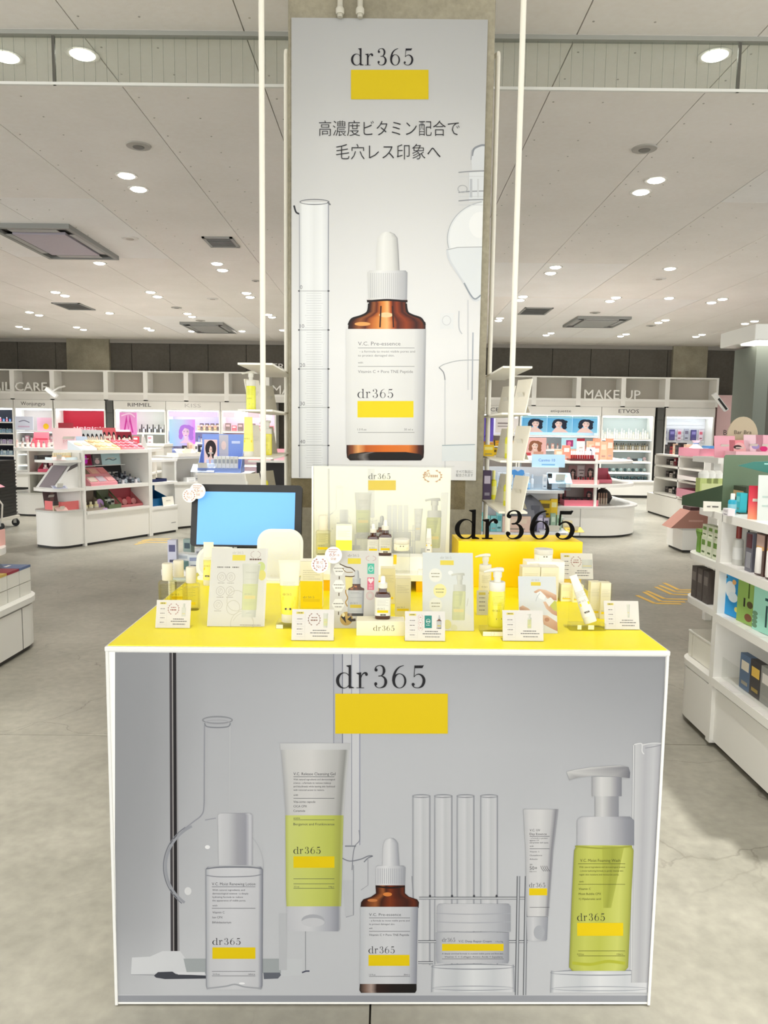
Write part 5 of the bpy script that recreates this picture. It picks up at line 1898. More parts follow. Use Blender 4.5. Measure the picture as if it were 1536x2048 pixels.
# the slim tube in its clear cradle
c0 = onz(1176, 1262, CZ)
kc = c0.y / FPX
crd = thing('clear_cradle', 'clear stepped cradle holding the slim white tube at the counter right', 'display stand', (c0.x, c0.y, CZ), CYAW)
link('front_block', MB().box(-37 * kc, 0, 0, 37 * kc, .03, .018).mesh('front_block', bevel=.001), clear('thick_acrylic'), crd)
link('back_plate', MB().box(-30 * kc, .052, 0, 30 * kc, .055, .09), acrylic, crd)
link('base_plate', MB().box(-40 * kc, .03, 0, 37 * kc, .055, .003), acrylic, crd)
for i, (a, b_) in enumerate(((-22, -14), (0, 12))):
    link('ticket', MB().box(a * kc, -.0008, .004, b_ * kc, -.0001, .015), M((250, 240, 190), .5), crd)
ut = spec_make(S_UV, 'slim_tube', (at(1182, 1240, c0.y + .014).x, c0.y + .014, CZ + .0185), CYAW, 'slim white tube leaning in the clear cradle at the counter right', 'tube', 'slim white tubes', rx=rad(-14), ry=rad(-20), scale=1.22)
# clear box behind the tall cartons
b = onz(1212, 1222, CZ)
cb = thing('clear_box', 'open clear box around the tall slim cartons', 'box', (b.x, b.y + .03, CZ), CYAW)
for n_, bb in (('side_panel', (.016, -.02, 0, .0185, .05, .075)), ('side_panel', (-.055, -.02, 0, -.0525, .05, .075)), ('back_panel', (-.055, .05, 0, .0185, .0525, .075))):
    link(n_, MB().box(*bb), acrylic, cb)

# ---------------------------------------------------------------- table mirrors
def mirror(px, top_py, base_py, wpx, lab, tilt, logo=False, yq=None):
    b = onz(px, base_py, CZ)
    k = b.y / FPX
    w = wpx * k
    h = at(px, top_py, b.y + .02).z - CZ
    t = thing('table_mirror', lab, 'mirror', (b.x, b.y, CZ), CYAW, 'white table mirrors')
    R = Matrix.Rotation(-rad(tilt), 3, 'X')
    hm = min(h * .98, w * 1.25)
    z0 = h - hm

    def lean(x, y, z):
        q = R @ Vector((x, y, z))
        return (q.x, q.y + .012, q.z + z0)
    fr = MB().prism(rrect(w, hm, w * .3, 0, hm / 2, 8), 0, .012, 'y').xf(lean)
    link('frame', fr.mesh('frame', True), M((232, 231, 222), .3), t)
    gl = MB().prism(rrect(w * .86, hm - w * .14, w * .25, 0, hm / 2, 8), -.0012, -.0002, 'y').xf(lean)
    g_ = link('mirror_face', gl.mesh('mirror_face'), M((222, 222, 214), .12), t)  # opaque pale face, painted white in place of a bright reflection
    P = Print()
    P.y = -.0014
    for q in range(4):
        P.ring(0, hm * .62, w * (.12 + .07 * q), w * (.1 + .06 * q), .0012, (214, 216, 214), 24)  # pale rings paint reflected curves onto the face
    P.v = [lean(*q) for q in P.v]
    link('reflection_rings', P.mesh('reflection_rings'), None, g_)
    link('foot', MB().prism(rrect(w * .9, .07, .02, 0, .03, 5), 0, .008).mesh('foot', True), M((250, 249, 242), .3), t)
    link('stand_block', MB().box(-w * .42, .006, .008, w * .42, .03, max(.012, z0 + .004)).mesh('stand_block', bevel=.002), M((252, 249, 232), .35), t)
    if logo:
        P = Print()
        P.logo(-w * .2, max(.02, z0 * .7), .007, (206, 200, 180), w=.028)
        P.v = [(x, y + .0055, z) for x, y, z in P.v]
        link('printed_logo', P.mesh('printed_logo'), None, t)
    return t


mirror(558, 1058, 1166, 94, 'white rounded table mirror standing upright before the screen', 10, True)
mirror(432, 1092, 1160, 88, 'low white rounded table mirror behind the icon card', 20)

# ---------------------------------------------------------------- screen at the back of the counter
MY = 2.58
tl, tr, bl_, br_ = at(386, 968, MY + .045), at(602, 974, MY + .045), at(380, 1092, MY), at(601, 1092, MY)
mw, mh = br_.x - bl_.x, math.hypot(tl.z - bl_.z, .045)
mon = thing('monitor', 'black framed screen glowing plain blue at the back of the counter', 'screen', (bl_.x, MY, CZ), 0)
tm = math.atan2(.045, tl.z - bl_.z)
zb = bl_.z - CZ
def leanM(x, y, z):
    q = Matrix.Rotation(-tm, 3, 'X') @ Vector((x, y, z))
    return (q.x, q.y, q.z + zb)
link('bezel', MB().prism(rrect(mw, mh, .012, mw / 2, mh / 2, 4), 0, .03, 'y').xf(leanM).mesh('bezel', True), M((30, 29, 28), .45), mon)
link('screen', MB().box(.022, -.0012, .006, mw - .023, .0, mh - .026).xf(leanM), M((98, 160, 228), .35, emit=.33), mon, label='plain blue lit screen')
link('stand_neck', MB().box(mw / 2 - .035, .03, .006, mw / 2 + .035, .055, zb + .12), M((30, 29, 28), .5), mon)
link('stand_foot', MB().prism(rrect(.24, .16, .03, mw / 2, .06, 5), 0, .006), M((30, 29, 28), .5), mon)
for px, py, r, kind in ((379, 991, 14, 1), (395, 982, 16, 2)):
    q = at(px, py, MY + .01 - (.004 if kind == 1 else 0))
    round_badge(mon, (q.x - bl_.x, q.y - MY, q.z - CZ), r * MY / FPX, kind, ink=(196, 150, 130))

# ================================================================ THE STORE BEHIND
class Fr:
    """a piece of furniture's own frame: u along it, v into it, z up"""
    def __init__(s, ox, oy, th):
        s.o, s.th = Vector((ox, oy, 0)), th
        s.c, s.s = math.cos(th), math.sin(th)

    def p(s, u, v, z):
        return Vector((s.o.x + u * s.c - v * s.s, s.o.y + u * s.s + v * s.c, z))


def art_face(P, cx, cz, s, hair=(40, 30, 30), skin=(244, 212, 200), lips=(206, 90, 100), turn=0.0):
    """a plain unnamed portrait: hair, face, features"""
    for ox, oz, rx, rz in ((-.1, .3, .5, .42), (.24, .24, .42, .46), (-.42, .0, .26, .46), (.46, -.06, .26, .5), (.58, .34, .22, .2), (-.5, -.36, .2, .3), (.52, -.46, .22, .28)):
        P.ell(cx + s * ox, cz + s * oz, s * rx, s * rz, hair)
    P.poly([(cx - s * .62, cz - s), (cx - s * .22, cz - s * .72), (cx - s * .16, cz - s * .4), (cx + s * .2, cz - s * .4), (cx + s * .24, cz - s * .72), (cx + s * .62, cz - s)], tuple(q * .96 for q in skin))
    f = cx + turn * s
    P.add([(f + s * .36 * math.cos(rad(k * 18)) * (1 if math.sin(rad(k * 18)) > 0 else .92 - .16 * abs(math.sin(rad(k * 18)))), cz + s * .54 * math.sin(rad(k * 18))) for k in range(20)], [tuple(range(20))], [tuple(q * (1 - .10 * (math.cos(rad(k * 18)) > .3)) for q in skin) for k in range(20)])
    P.poly([(f - s * .38, cz + s * .05), (f - s * .34, cz + s * .44), (f, cz + s * .62), (f + s * .36, cz + s * .4), (f + s * .40, cz), (f + s * .26, cz + s * .3), (f - s * .1, cz + s * .42)], hair)
    for q in (-1, 1):
        e = f + q * s * .16
        P.line([(e - s * .08, cz + s * .05), (e, cz + s * .075), (e + s * .08, cz + s * .05)], s * .04, (60, 46, 46), True)
        P.line([(e - s * .09, cz + s * .15), (e + s * .08, cz + s * .17)], s * .025, tuple(q_ * .5 + hair[0] * .3 for q_ in skin))
        P.ell(f + q * s * .2, cz - s * .12, s * .09, s * .06, tuple((a_ + b_) / 2 for a_, b_ in zip(skin, (246, 180, 180))))
    P.line([(f - s * .1, cz - s * .29), (f, cz - s * .27), (f + s * .1, cz - s * .29)], s * .06, lips, True)
    P.line([(f + s * .01, cz + s * .04), (f + s * .04, cz - s * .13)], s * .02, tuple(q * .9 for q in skin))


_sc = {}


def cached(f):
    def g(*a):
        k = (f.__name__, a)
        if k not in _sc:
            _sc[k] = f(*a)
        return _sc[k]
    return g


@cached
def s_bottle(h, r, col, cap, sq=2.0):
    b = MB().lathe([(r * .94, 0), (r, h * .02), (r, h * .6), (r * .85, h * .66), (r * .45, h * .69)], 14, p=sq)
    c = MB().lathe([(r * .52, h * .69), (r * .52, h * .97), (r * .44, h)], 12)
    l = MB().lathe([(r * 1.01, h * .16), (r * 1.01, h * .46)], 14, p=sq)
    return (b.mesh('bottle_body', True), M(col, .3), [('cap', c.mesh('cap', True), M(cap, .4), []), ('label_band', l.mesh('label_band', True), M(tuple(min(255, x * .5 + 120) for x in col), .5), [])])


@cached
def s_box(w, d, h, col, accent):
    b = MB().cbox(0, 0, 0, w, d, h)
    f = MB().box(-w * .36, -d / 2 - .0006, h * .55, w * .36, -d / 2, h * .82)
    g = MB().box(-w * .3, -d / 2 - .0006, h * .14, w * .3, -d / 2, h * .24)
    return (b.mesh('carton_body'), M(col, .55), [('printed_panel', f.mesh('printed_panel'), M(accent, .5), []), ('printed_strip', g.mesh('printed_strip'), M(tuple(x * .7 for x in accent), .5), [])])


@cached
def s_stick(h, r, base, tip):
    b = MB().lathe([(r, 0), (r, h * .55)], 10)
    c = MB().lathe([(r * .86, h * .55), (r * .86, h * .97), (r * .7, h)], 10)
    return (b.mesh('stick_base', True), M(base, .35), [('stick_cap', c.mesh('stick_cap', True), M(tip, .35), [])])


@cached
def s_compact(r, col, lid):
    b = MB().lathe([(r * .95, 0), (r, r * .08), (r, r * .22), (r * .96, r * .28)], 18)
    c = MB().lathe([(r * .98, -r * .05), (r, 0), (r, r * .07), (r * .9, r * .1)], 18).rot('X', rad(75)).xf(lambda x, y, z: (x, y + r * .9, z + r * 1.25))
    m = MB().lathe([(r * .78, r * .28), (r * .78, r * .3)], 16)
    return (b.mesh('compact_base', True), M(col, .35), [('lid', c.mesh('lid', True), M(lid, .3), []), ('powder', m.mesh('powder'), M(tuple(min(255, x * .6 + 90) for x in lid), .8), [])])


def s_palette(w, d, col, pans, nx, ny, round_=True, front=.02, tilt=22):
    """sloping tester display with pans let into it"""
    t = rad(tilt)
    b = MB().prism([(-d / 2, 0), (d / 2, 0), (d / 2, front + d * math.tan(t)), (-d / 2, front)], -w / 2, w / 2, 'x')
    parts = []
    for j in range(ny):
        for i in range(nx):
            c = pans[(j * nx + i) % len(pans)]
            r = min(w / nx, d / ny) * .42
            m = MB().lathe([(r, 0), (r, .006), (r * .9, .009)], 14) if round_ else MB().box(-w / nx * .4, -d / ny * .38, 0, w / nx * .4, d / ny * .38, .006)
            px, py = -w / 2 + w * (i + .5) / nx, -d / 2 + d * (j + .5) / ny
            m.rot('X', t).xf(lambda x, y, z: (x + px, y + py, z + front + (py + d / 2) * math.tan(t)))
            parts.append(('pan', m.mesh('pan', round_), M(c, .6), []))
    return (b.mesh('tester_base'), M(col, .45), parts)


def s_tray(w, d, h, col, head=None, headcol=None, draw=None):
    """open display tray: floor, low walls and a header board at the back"""
    t = .004
    b = MB().box(-w / 2, -d / 2, 0, w / 2, d / 2, t)
    parts = [('front_lip', MB().box(-w / 2, -d / 2, t, w / 2, -d / 2 + t, h).mesh('front_lip'), M(col, .5), []),
             ('side_panel', MB().prism([(-d / 2 + t, t), (d / 2, t), (d / 2, (head or h) * .7 if head else h), (-d / 2 + t, h)], -w / 2, -w / 2 + t, 'x').mesh('side_panel'), M(col, .5), []),
             ('side_panel', MB().prism([(-d / 2 + t, t), (d / 2, t), (d / 2, (head or h) * .7 if head else h), (-d / 2 + t, h)], w / 2 - t, w / 2, 'x').mesh('side_panel'), M(col, .5), [])]
    if head:
        subs = []
        if draw:
            P = Print(lambda x, z: (x * w, z * head))
            P.STEP = .0002
            P.y = d / 2 - .0012
            draw(P)
            subs = [('printed_face', P.mesh('printed_face'), None)]
        parts.append(('header_board', MB().box(-w / 2, d / 2, 0, w / 2, d / 2 + t, head).mesh('header_board'), M(headcol or col, .5), subs))
    return (b.mesh('tray_floor'), M(col, .5), parts)


def s_card(w, h, col, draw=None, t=.006, tilt=10):
    R = Matrix.Rotation(-rad(tilt), 3, 'X')
    b = MB().box(-w / 2, 0, 0, w / 2, t, h).xf(lambda x, y, z: tuple(R @ Vector((x, y, z))))
    leg = MB().add([(-w * .2, t, h * .6), (w * .2, t, h * .6), (w * .2, h * .34, 0), (-w * .2, h * .34, 0)], [(0, 1, 2, 3)])
    parts = [('strut', leg.mesh('strut'), M((226, 222, 210), .6), [])]
    if draw:
        P = Print(lambda x, z: (x * w, z * h))
        P.STEP = .0002
        P.y = -.0008
        draw(P)
        P.v = [tuple(R @ Vector(q)) for q in P.v]
        parts.append(('printed_face', P.mesh('printed_face'), None, []))
    return (b.mesh('card_board'), M(col, .5), parts)


def put_at(spec, name, px, Y, z, label, cat, group=None, rz=0.0, **k):
    x = at(px, 900, Y).x
    return spec_make(spec, name, (x, Y, z), rz, label, cat, group, **k)


def row(spec_list, name, fr, u0, u1, v, z, n, lab, cat, group, rz=0.0, jitter=.0, rx=0.0):
    """n things side by side along a frame; lab holds %s for the ordinal"""
    for i in range(n):
        u = u0 + (u1 - u0) * (i + .5) / n
        p = fr.p(u, v + rnd.uniform(-jitter, jitter), z)
        sp = spec_list[i % len(spec_list)]
        sp, word = sp if isinstance(sp[1], str) else (sp, '')
        l = lab % ((word + ' ' if word else '').strip(), nth(i)) if lab.count('%s') == 2 else lab % nth(i)
        spec_make(sp, name, p, fr.th + rz, ' '.join(l.split()), cat, group, rx)


def letters3d(text, loc, h, depth, mat, label, cat='sign', rz=0.0, w=None, name='wall_sign'):
    t = thing(name, label, cat, loc, rz)
    full = text_geo(text)[2]
    k = (w / full) if w else h
    x = 0.0
    for i, ch in enumerate(text):
        if ch == ' ':
            continue
        pre = text_geo(text[:i + 1])[2] - text_geo(ch)[2]
        v, f, _ = text_geo(ch)
        n = len(v)
        m = MB()
        V = [((pre + a) * k, 0, b * h) for a, b in v] + [((pre + a) * k, depth, b * h) for a, b in v]
        F = [tuple(q) for q in f] + [tuple(j + n for j in q[::-1]) for q in f]
        ed = {}
        for q in f:
            for j in range(len(q)):
                e = tuple(sorted((q[j], q[(j + 1) % len(q)])))
                ed[e] = ed.get(e, 0) + 1
        F += [(a, b, b + n, a + n) for (a, b), c in ed.items() if c == 1]
        link('sign_letter', m.add(V, F), mat, t)
    return t


def flat_text(t, x, z, h, col, parent, y=-.001, w=None, align='c'):
    P = Print()
    P.y = y
    P.text(t, x, z, h, col, align, w)
    return link('printed_sign', P.mesh('printed_sign'), None, parent)


W_ = (244, 242, 236)
mW, mW2, mK = M(W_, .4), M((232, 229, 222), .5), M((54, 53, 50), .6)
YC = 16.9


def X_(px, Y=YC):
    return at(px, 790, Y).x


# ---------------------------------------------------------------- upper row of open boxes on the back wall
left_px = [-60, 24.6, 104.4, 211.7, 291, 372, 453, 534]
right_px = [978, 1068, 1157, 1246.6, 1334.6, 1436.7]
ux = [X_(p) for p in left_px] + [-1.74, -.75, .24, 1.23] + [X_(p) for p in right_px]
for i, (a, b) in enumerate(zip(ux[:-1], ux[1:])):
    t = thing('top_display_box', 'open white box on top of the back wall cabinets, %s from the left end' % nth(i), 'display box', (a, YC, 0), 0, 'open boxes over the back cabinets')
    w = b - a
    link('back_panel', MB().box(.02, .40, 2.18, w - .02, .42, 2.64), M((190, 184, 172), .7), t)
    link('top_panel', MB().box(0, 0, 2.635, w, .42, 2.665), mW, t)
    link('side_panel', MB().box(0, 0, 2.02, .05, .42, 2.635), mW, t)
    link('side_panel', MB().box(w - .05, 0, 2.02, w, .42, 2.635), mW, t)
    link('bottom_panel', MB().box(.05, 0, 2.13, w - .05, .42, 2.18), mW, t)
    link('fascia_board', MB().box(.05, .005, 2.0, w - .05, .03, 2.13), mW2, t)
letters3d('NAIL CARE', (X_(-32), YC - .03, 2.19), .20, .03, mW, 'white upright letters NAIL CARE on the left back cabinets', w=X_(95) - X_(-32))
letters3d('MAKE UP', (X_(1168), YC - .03, 2.17), .215, .03, mW, 'white upright letters MAKE UP on the right back cabinets', w=X_(1280) - X_(1168))
letters3d('MAKE UP', (X_(545), YC - .03, 2.19), .2, .03, mW, 'white upright letters beside the left poles, mostly hidden by the pillar', w=1.2)
letters3d('TREND', (at(541, 720, 17.35).x, 17.35, 2.76), .15, .03, mW, 'small white letters on the dark back wall above the left pole shelf', w=.85)

# ---------------------------------------------------------------- lit wall cabinets
BAYS = [(27, 105, 'cream bay under a small dark brand word', (206, 196, 190), 'Wonjungyo', .62), (107, 210, 'bay with a bright red back panel', (182, 10, 44), None, 0), (227, 331, 'pale bay under the spaced capital letters', (200, 200, 190), 'RIMMEL', .45),
        (332, 440, 'lavender bay under pale grey capitals', (206, 196, 226), 'KISS', .3), (441, 552, 'pink bay left of the pole shelf', (240, 206, 216), None, 0), (-58, 26, 'dark navy bay at the far left', (18, 22, 40), None, 0),
        (962, 1039, 'bay right of the pillar with purple posters', (214, 206, 204), 'CEZA', .5), (1041, 1204, 'wide bay with three blue portrait posters', (206, 214, 218), 'etiquette', .25), (1205, 1312, 'pale turquoise lit bay under a dark serif word', (196, 204, 200), 'ETVOS', .38), (1333, 1432, 'white slatted bay at the right end', (232, 232, 236), None, 0)]
bay = {}
ZS = {8: [1.60 - .30, 1.05, .80, .555], 7: [1.36, 1.05, .80, .555], 2: [1.30, 1.05, .80, .55], 3: [1.36, 1.1, .85, .6], 4: [1.36, 1.1, .85, .6], 0: [1.3, 1.05, .8, .55], 5: [1.5, 1.25, 1.0, .75], 1: [1.3, 1.05, .8], 6: [1.36, 1.1, .85, .6], 9: [1.2, .95, .7]}
for i, (pa, pb_, lab, back, word, ww) in enumerate(BAYS):
    a, b = X_(pa), X_(pb_)
    w = b - a
    t = thing('wall_cabinet', 'white lit wall cabinet: ' + lab, 'cabinet', (a, YC, 0), 0, 'lit cabinets along the back wall')
    bay[i] = (a, w, t)
    link('back_panel', MB().box(.03, .40, .36, w - .03, .42, 1.83), M(back, .6), t)
    for x in (0, w - .035):
        link('side_panel', MB().box(x, 0, .1, x + .035, .42, 1.83), mW, t)
    link('sign_board', MB().box(.0, -.02, 1.80, w, .40, 1.995), mW2, t)
    link('base_cabinet', MB().box(0, -.36, .06, w, .42, .345), mW, t)
    link('toe_kick', MB().box(0.02, -.32, 0, w - .02, .42, .06), mK, t)
    if w > 1.3:
        link('base_seam', MB().box(w / 2 - .005, -.363, .07, w / 2 + .005, -.355, .345), M((150, 148, 140), .6), t)
    link('counter_shelf', MB().box(0, -.38, .345, w, .42, .375), mW, t)
    for z in ZS[i]:
        if i == 9:
            continue
        link('shelf', MB().box(.035, .02, z - .03, w - .035, .40, z), mW, t)
        if i in (2, 3, 4, 7, 8, 0):
            link('shelf_lamp', MB().box(.05, .03, z - .042, w - .05, .05, z - .031), M((226, 244, 255), .5, emit=1.6), t)
    link('light_strip', MB().box(.04, .03, 1.77, w - .04, .12, 1.80), M((236, 248, 255), .5, emit=4.0), t)
    if word:
        flat_text(word, w / 2, 1.87, .085 if word != 'etiquette' else .06, (70, 68, 66) if word != 'KISS' else (190, 186, 182), t, -.0225, w * ww)
for px, h in ((219, 2.0), (1323, 2.0)):
    w = .14
    t = thing('wall_post', 'dark grey flat post between the %s back cabinets' % ('left' if px < 700 else 'right'), 'post', (X_(px) - w / 2, YC - .02, 0), 0, 'dark posts between cabinets')
    link('post_panel', MB().box(0, 0, 0, w, .1, h), M((86, 86, 82), .6), t)
    link('post_joint', MB().box(0.0, -.002, 1.72, w, 0, 1.73), mK, t)
if True:  # slats of the right end bay
    a, w, t = bay[9]
    for k in range(16):
        link('slat', MB().box(.04, .385, .5 + k * .08, w - .04, .4, .5 + k * .08 + .06), M((226, 226, 230), .5), t)


def poster_on(parent, x0, x1, z0, z1, y, draw, col=(240, 236, 236), lit=0.0, lab=None):
    b = link('poster_board', MB().box(x0, y, z0, x1, y + .01, z1), M(col, .5) if not lit else M(col, .5, emit=lit), parent, label=lab)
    P = Print(lambda x, z: (x0 + (x + .5) * (x1 - x0), z0 + z * (z1 - z0)))
    P.STEP = .001
    P.y = y - .002
    draw(P)
    link('printed_face', P.mesh('printed_face'), None, b)
    return b


def blue_lady(s):
    def f(P):
        P.grid([-.5, .5], [0, 1], [[(120, 196, 240), (150, 214, 246)], [(90, 176, 236), (120, 196, 244)]])
        P.layer()
        P.rect(-.5, .86, .5, 1.0, (176, 230, 250))
        P.poly([(-.32, 0), (-.15, .3), (.15, .25), (.36, .0)], (250, 214, 210))
        art_face(P, 0.02 * s, .5, .42, (30, 40, 60), (252, 222, 216), (220, 120, 130), .06 * s)
    return f


a, w, t = bay[7]
for k in range(3):
    poster_on(t, .06 + (w - .12) * k / 3, .06 + (w - .12) * (k + 1) / 3 - .01, 1.42, 1.79, .02, blue_lady((1, -1, 1)[k]), (130, 200, 242), 0.0, 'sky blue portrait poster')
poster_on(t, .04, .6, .82, 1.3, -.06, lambda P: [P.rect(-.5, 0, .5, 1, (240, 190, 186)), P.layer(), art_face(P, .05, .6, .36, (150, 96, 70), (250, 220, 208)), P.rect(-.45, .02, -.1, .3, (214, 80, 90)), P.rect(0, .05, .4, .35, (216, 160, 140))], (240, 190, 186))
poster_on(t, .95, 1.3, 1.06, 1.3, .0, lambda P: [P.rect(-.5, 0, .5, 1, (190, 234, 250)), P.layer(), P.rect(-.2, .2, .25, .8, (170, 60, 120)), P.ell(0, .5, .12, .2, (236, 120, 160))], (190, 234, 250))
a, w, t = bay[2]
poster_on(t, .12, .5, 1.24, 1.74, .02, lambda P: [P.rect(-.5, 0, .5, 1, (236, 150, 214)), P.layer(), P.poly([(-.3, .1), (-.1, .9), (.0, .3), (.1, .9), (.3, .1), (.2, .1), (.08, .6), (0, .2), (-.08, .6), (-.2, .1)], (206, 60, 160)), P.line([(-.4, .85), (.1, .95), (.4, .8)], .06, (250, 214, 240), True)], (236, 150, 214), .25, 'glowing pink poster')
a, w, t = bay[3]
poster_on(t, .06, .64, 1.0, 1.6, .0, lambda P: [P.grid([-.5, 0, .5], [0, 1], [[(150, 200, 244), (190, 190, 244), (220, 110, 240)], [(190, 226, 250), (200, 214, 250), (226, 150, 250)]]), P.layer(), art_face(P, .14, .52, .4, (176, 120, 226), (238, 206, 240), (206, 90, 200))], (190, 190, 244), .3, 'glowing lilac portrait poster')
link('header_strip', MB().box(.05, -.01, 1.66, w - .05, .02, 1.78), M((196, 180, 236), .5, emit=.35), t)
a, w, t = bay[4]
for k in range(4):
    link('header_strip', MB().box(.05 + k * .28, -.01, 1.66, .31 + k * .28, .02, 1.78), M(((250, 196, 206), (244, 232, 246))[k % 2], .5, emit=.3), t)
a, w, t = bay[0]
poster_on(t, .04, .44, 1.32, 1.62, -.05, lambda P: [P.rect(-.5, 0, .5, 1, (228, 232, 250)), P.layer(), P.line([(-.3, .6), (0, .7), (.3, .55)], .06, (120, 120, 150), True), P.rect(-.35, .2, .3, .3, (220, 190, 220))], (228, 232, 250), .3, 'small glowing white panel')
poster_on(t, .46, .86, 1.30, 1.6, .1, lambda P: [P.rect(-.5, 0, .5, 1, (244, 190, 208)), P.layer(), P.ell(0, .35, .16, .22, (250, 200, 40))], (244, 190, 208))
a, w, t = bay[6]
poster_on(t, .04, .30, 1.2, 1.75, .0, lambda P: [P.rect(-.5, 0, .5, 1, (110, 90, 210)), P.layer(), P.poly([(-.4, .1), (.1, .5), (-.2, .9), (.3, .95), (.2, .4)], (70, 50, 160))], (110, 90, 210))
poster_on(t, .34, .84, 1.4, 1.72, .0, lambda P: [P.rect(-.5, 0, .5, 1, (244, 238, 236)), P.layer(), P.rect(-.4, .6, .3, .7, (150, 140, 140)), P.rect(-.4, .4, .2, .48, (170, 160, 160))], (244, 238, 236))

# stock of the wall cabinets
def bayrow(i, z, n, specs, name, lab, cat, group, u0=.06, u1=None, v=-.0):
    a, w, t = bay[i]
    row(specs, name, Fr(a, YC, 0), u0, (u1 or w - .06), v + .16, z, n, lab, cat, group)


bayrow(8, 1.30, 20, [s_bottle(.19, .026, (250, 248, 240), (250, 248, 240)), s_bottle(.15, .026, (246, 242, 230), (236, 230, 214)), s_bottle(.23, .024, (250, 250, 246), (240, 240, 236))], 'white_bottle', 'white bottle, %s from the left on the top shelf of the turquoise bay', 'bottle', 'white bottles in the turquoise bay')
bayrow(8, 1.05, 20, [s_bottle(.15, .022, (176, 158, 120), (70, 60, 50)), s_bottle(.13, .022, (220, 214, 204), (150, 130, 100)), s_bottle(.15, .02, (150, 130, 100), (90, 80, 70))], 'amber_bottle', 'small amber bottle, %s from the left on the second shelf of the turquoise bay', 'bottle', 'amber bottles in the turquoise bay')
bayrow(8, .80, 9, [s_box(.1, .06, .05, (30, 32, 36), (80, 84, 90)), s_box(.09, .06, .06, (200, 222, 232), (150, 180, 196)), s_compact(.04, (236, 232, 226), (220, 190, 190))], 'makeup_case', 'makeup case, %s from the left on the third shelf of the turquoise bay', 'case', 'makeup cases in the turquoise bay')
bayrow(8, .555, 12, [s_compact(.035, (40, 44, 46), (60, 90, 90)), s_compact(.035, (30, 32, 34), (190, 214, 210))], 'dark_compact', 'dark compact, %s from the left on the fourth shelf of the turquoise bay', 'compact', 'dark compacts in the turquoise bay')
bayrow(8, .375, 14, [s_compact(.036, (24, 26, 28), (40, 70, 72)), s_box(.06, .05, .07, (26, 40, 44), (70, 120, 120))], 'black_compact', 'black compact, %s from the left on the counter of the turquoise bay', 'compact', 'black compacts in the turquoise bay')
bayrow(7, 1.05, 10, [s_bottle(.12, .022, (246, 206, 196), (240, 150, 130)), s_box(.06, .04, .12, (250, 190, 170), (240, 240, 236))], 'coral_bottle', 'coral item, %s from the left in the blue portrait bay', 'bottle', 'coral items in the blue portrait bay', .62)
bayrow(2, 1.30, 14, [s_stick(.14, .014, (40, 36, 40), (230, 226, 230)), s_stick(.18, .014, (30, 28, 30), (40, 36, 40)), s_bottle(.12, .02, (220, 226, 240), (60, 56, 60))], 'mascara_tube', 'mascara tube, %s from the left in the pale bay', 'makeup', 'mascara tubes in the pale bay', .5)
bayrow(3, 1.36, 8, [s_box(.09, .05, .12, (250, 226, 170), (244, 180, 160)), s_box(.08, .05, .16, (120, 100, 100), (240, 220, 210))], 'cream_carton', 'cream carton, %s from the left on the lavender bay top shelf', 'carton', 'cartons in the lavender bay', .66)
bayrow(3, 1.1, 9, [s_bottle(.14, .022, (176, 190, 240), (90, 110, 200)), s_bottle(.12, .022, (246, 226, 226), (120, 130, 200))], 'blue_bottle', 'periwinkle bottle, %s from the left on the lavender bay second shelf', 'bottle', 'periwinkle bottles in the lavender bay', .66)
bayrow(3, .85, 9, [s_box(.1, .06, .1, (160, 176, 236), (220, 226, 250)), s_compact(.04, (250, 196, 206), (250, 226, 230))], 'lilac_carton', 'lilac carton, %s from the left on the lavender bay third shelf', 'carton', 'lilac cartons in the lavender bay')
bayrow(3, .6, 8, [s_box(.1, .06, .12, (140, 160, 230), (250, 250, 252)), s_bottle(.12, .022, (250, 250, 252), (176, 190, 240))], 'blue_carton', 'blue carton, %s from the left on the lavender bay fourth shelf', 'carton', 'blue cartons in the lavender bay')
bayrow(4, 1.36, 8, [s_box(.12, .05, .17, (150, 130, 126), (236, 206, 206)), s_box(.1, .05, .12, (240, 120, 130), (250, 226, 226))], 'pink_carton', 'mixed carton, %s from the left on the pink bay top shelf', 'carton', 'cartons in the pink bay')
bayrow(4, 1.1, 9, [s_compact(.045, (250, 180, 190), (250, 130, 150)), s_box(.1, .06, .1, (246, 110, 120), (250, 214, 214))], 'pink_compact', 'pink compact, %s from the left on the pink bay second shelf', 'compact', 'compacts in the pink bay')
bayrow(4, .85, 6, [s_box(.14, .08, .18, (140, 60, 40), (90, 40, 30)), s_box(.14, .08, .14, (206, 60, 60), (240, 150, 140))], 'red_box', 'red brown box, %s from the left on the pink bay third shelf', 'box', 'red boxes in the pink bay')
bayrow(1, 1.3, 12, [s_bottle(.11, .03, (244, 150, 170), (250, 226, 230)), s_box(.07, .05, .1, (240, 196, 206), (214, 60, 90))], 'pink_pot', 'pink pot, %s from the left before the red back panel', 'pot', 'pink pots before the red panel')
bayrow(0, 1.05, 8, [s_bottle(.14, .025, (240, 236, 236), (120, 110, 120)), s_box(.08, .05, .14, (236, 170, 186), (250, 236, 236))], 'care_bottle', 'care bottle, %s from the left in the cream bay', 'bottle', 'care bottles in the cream bay')
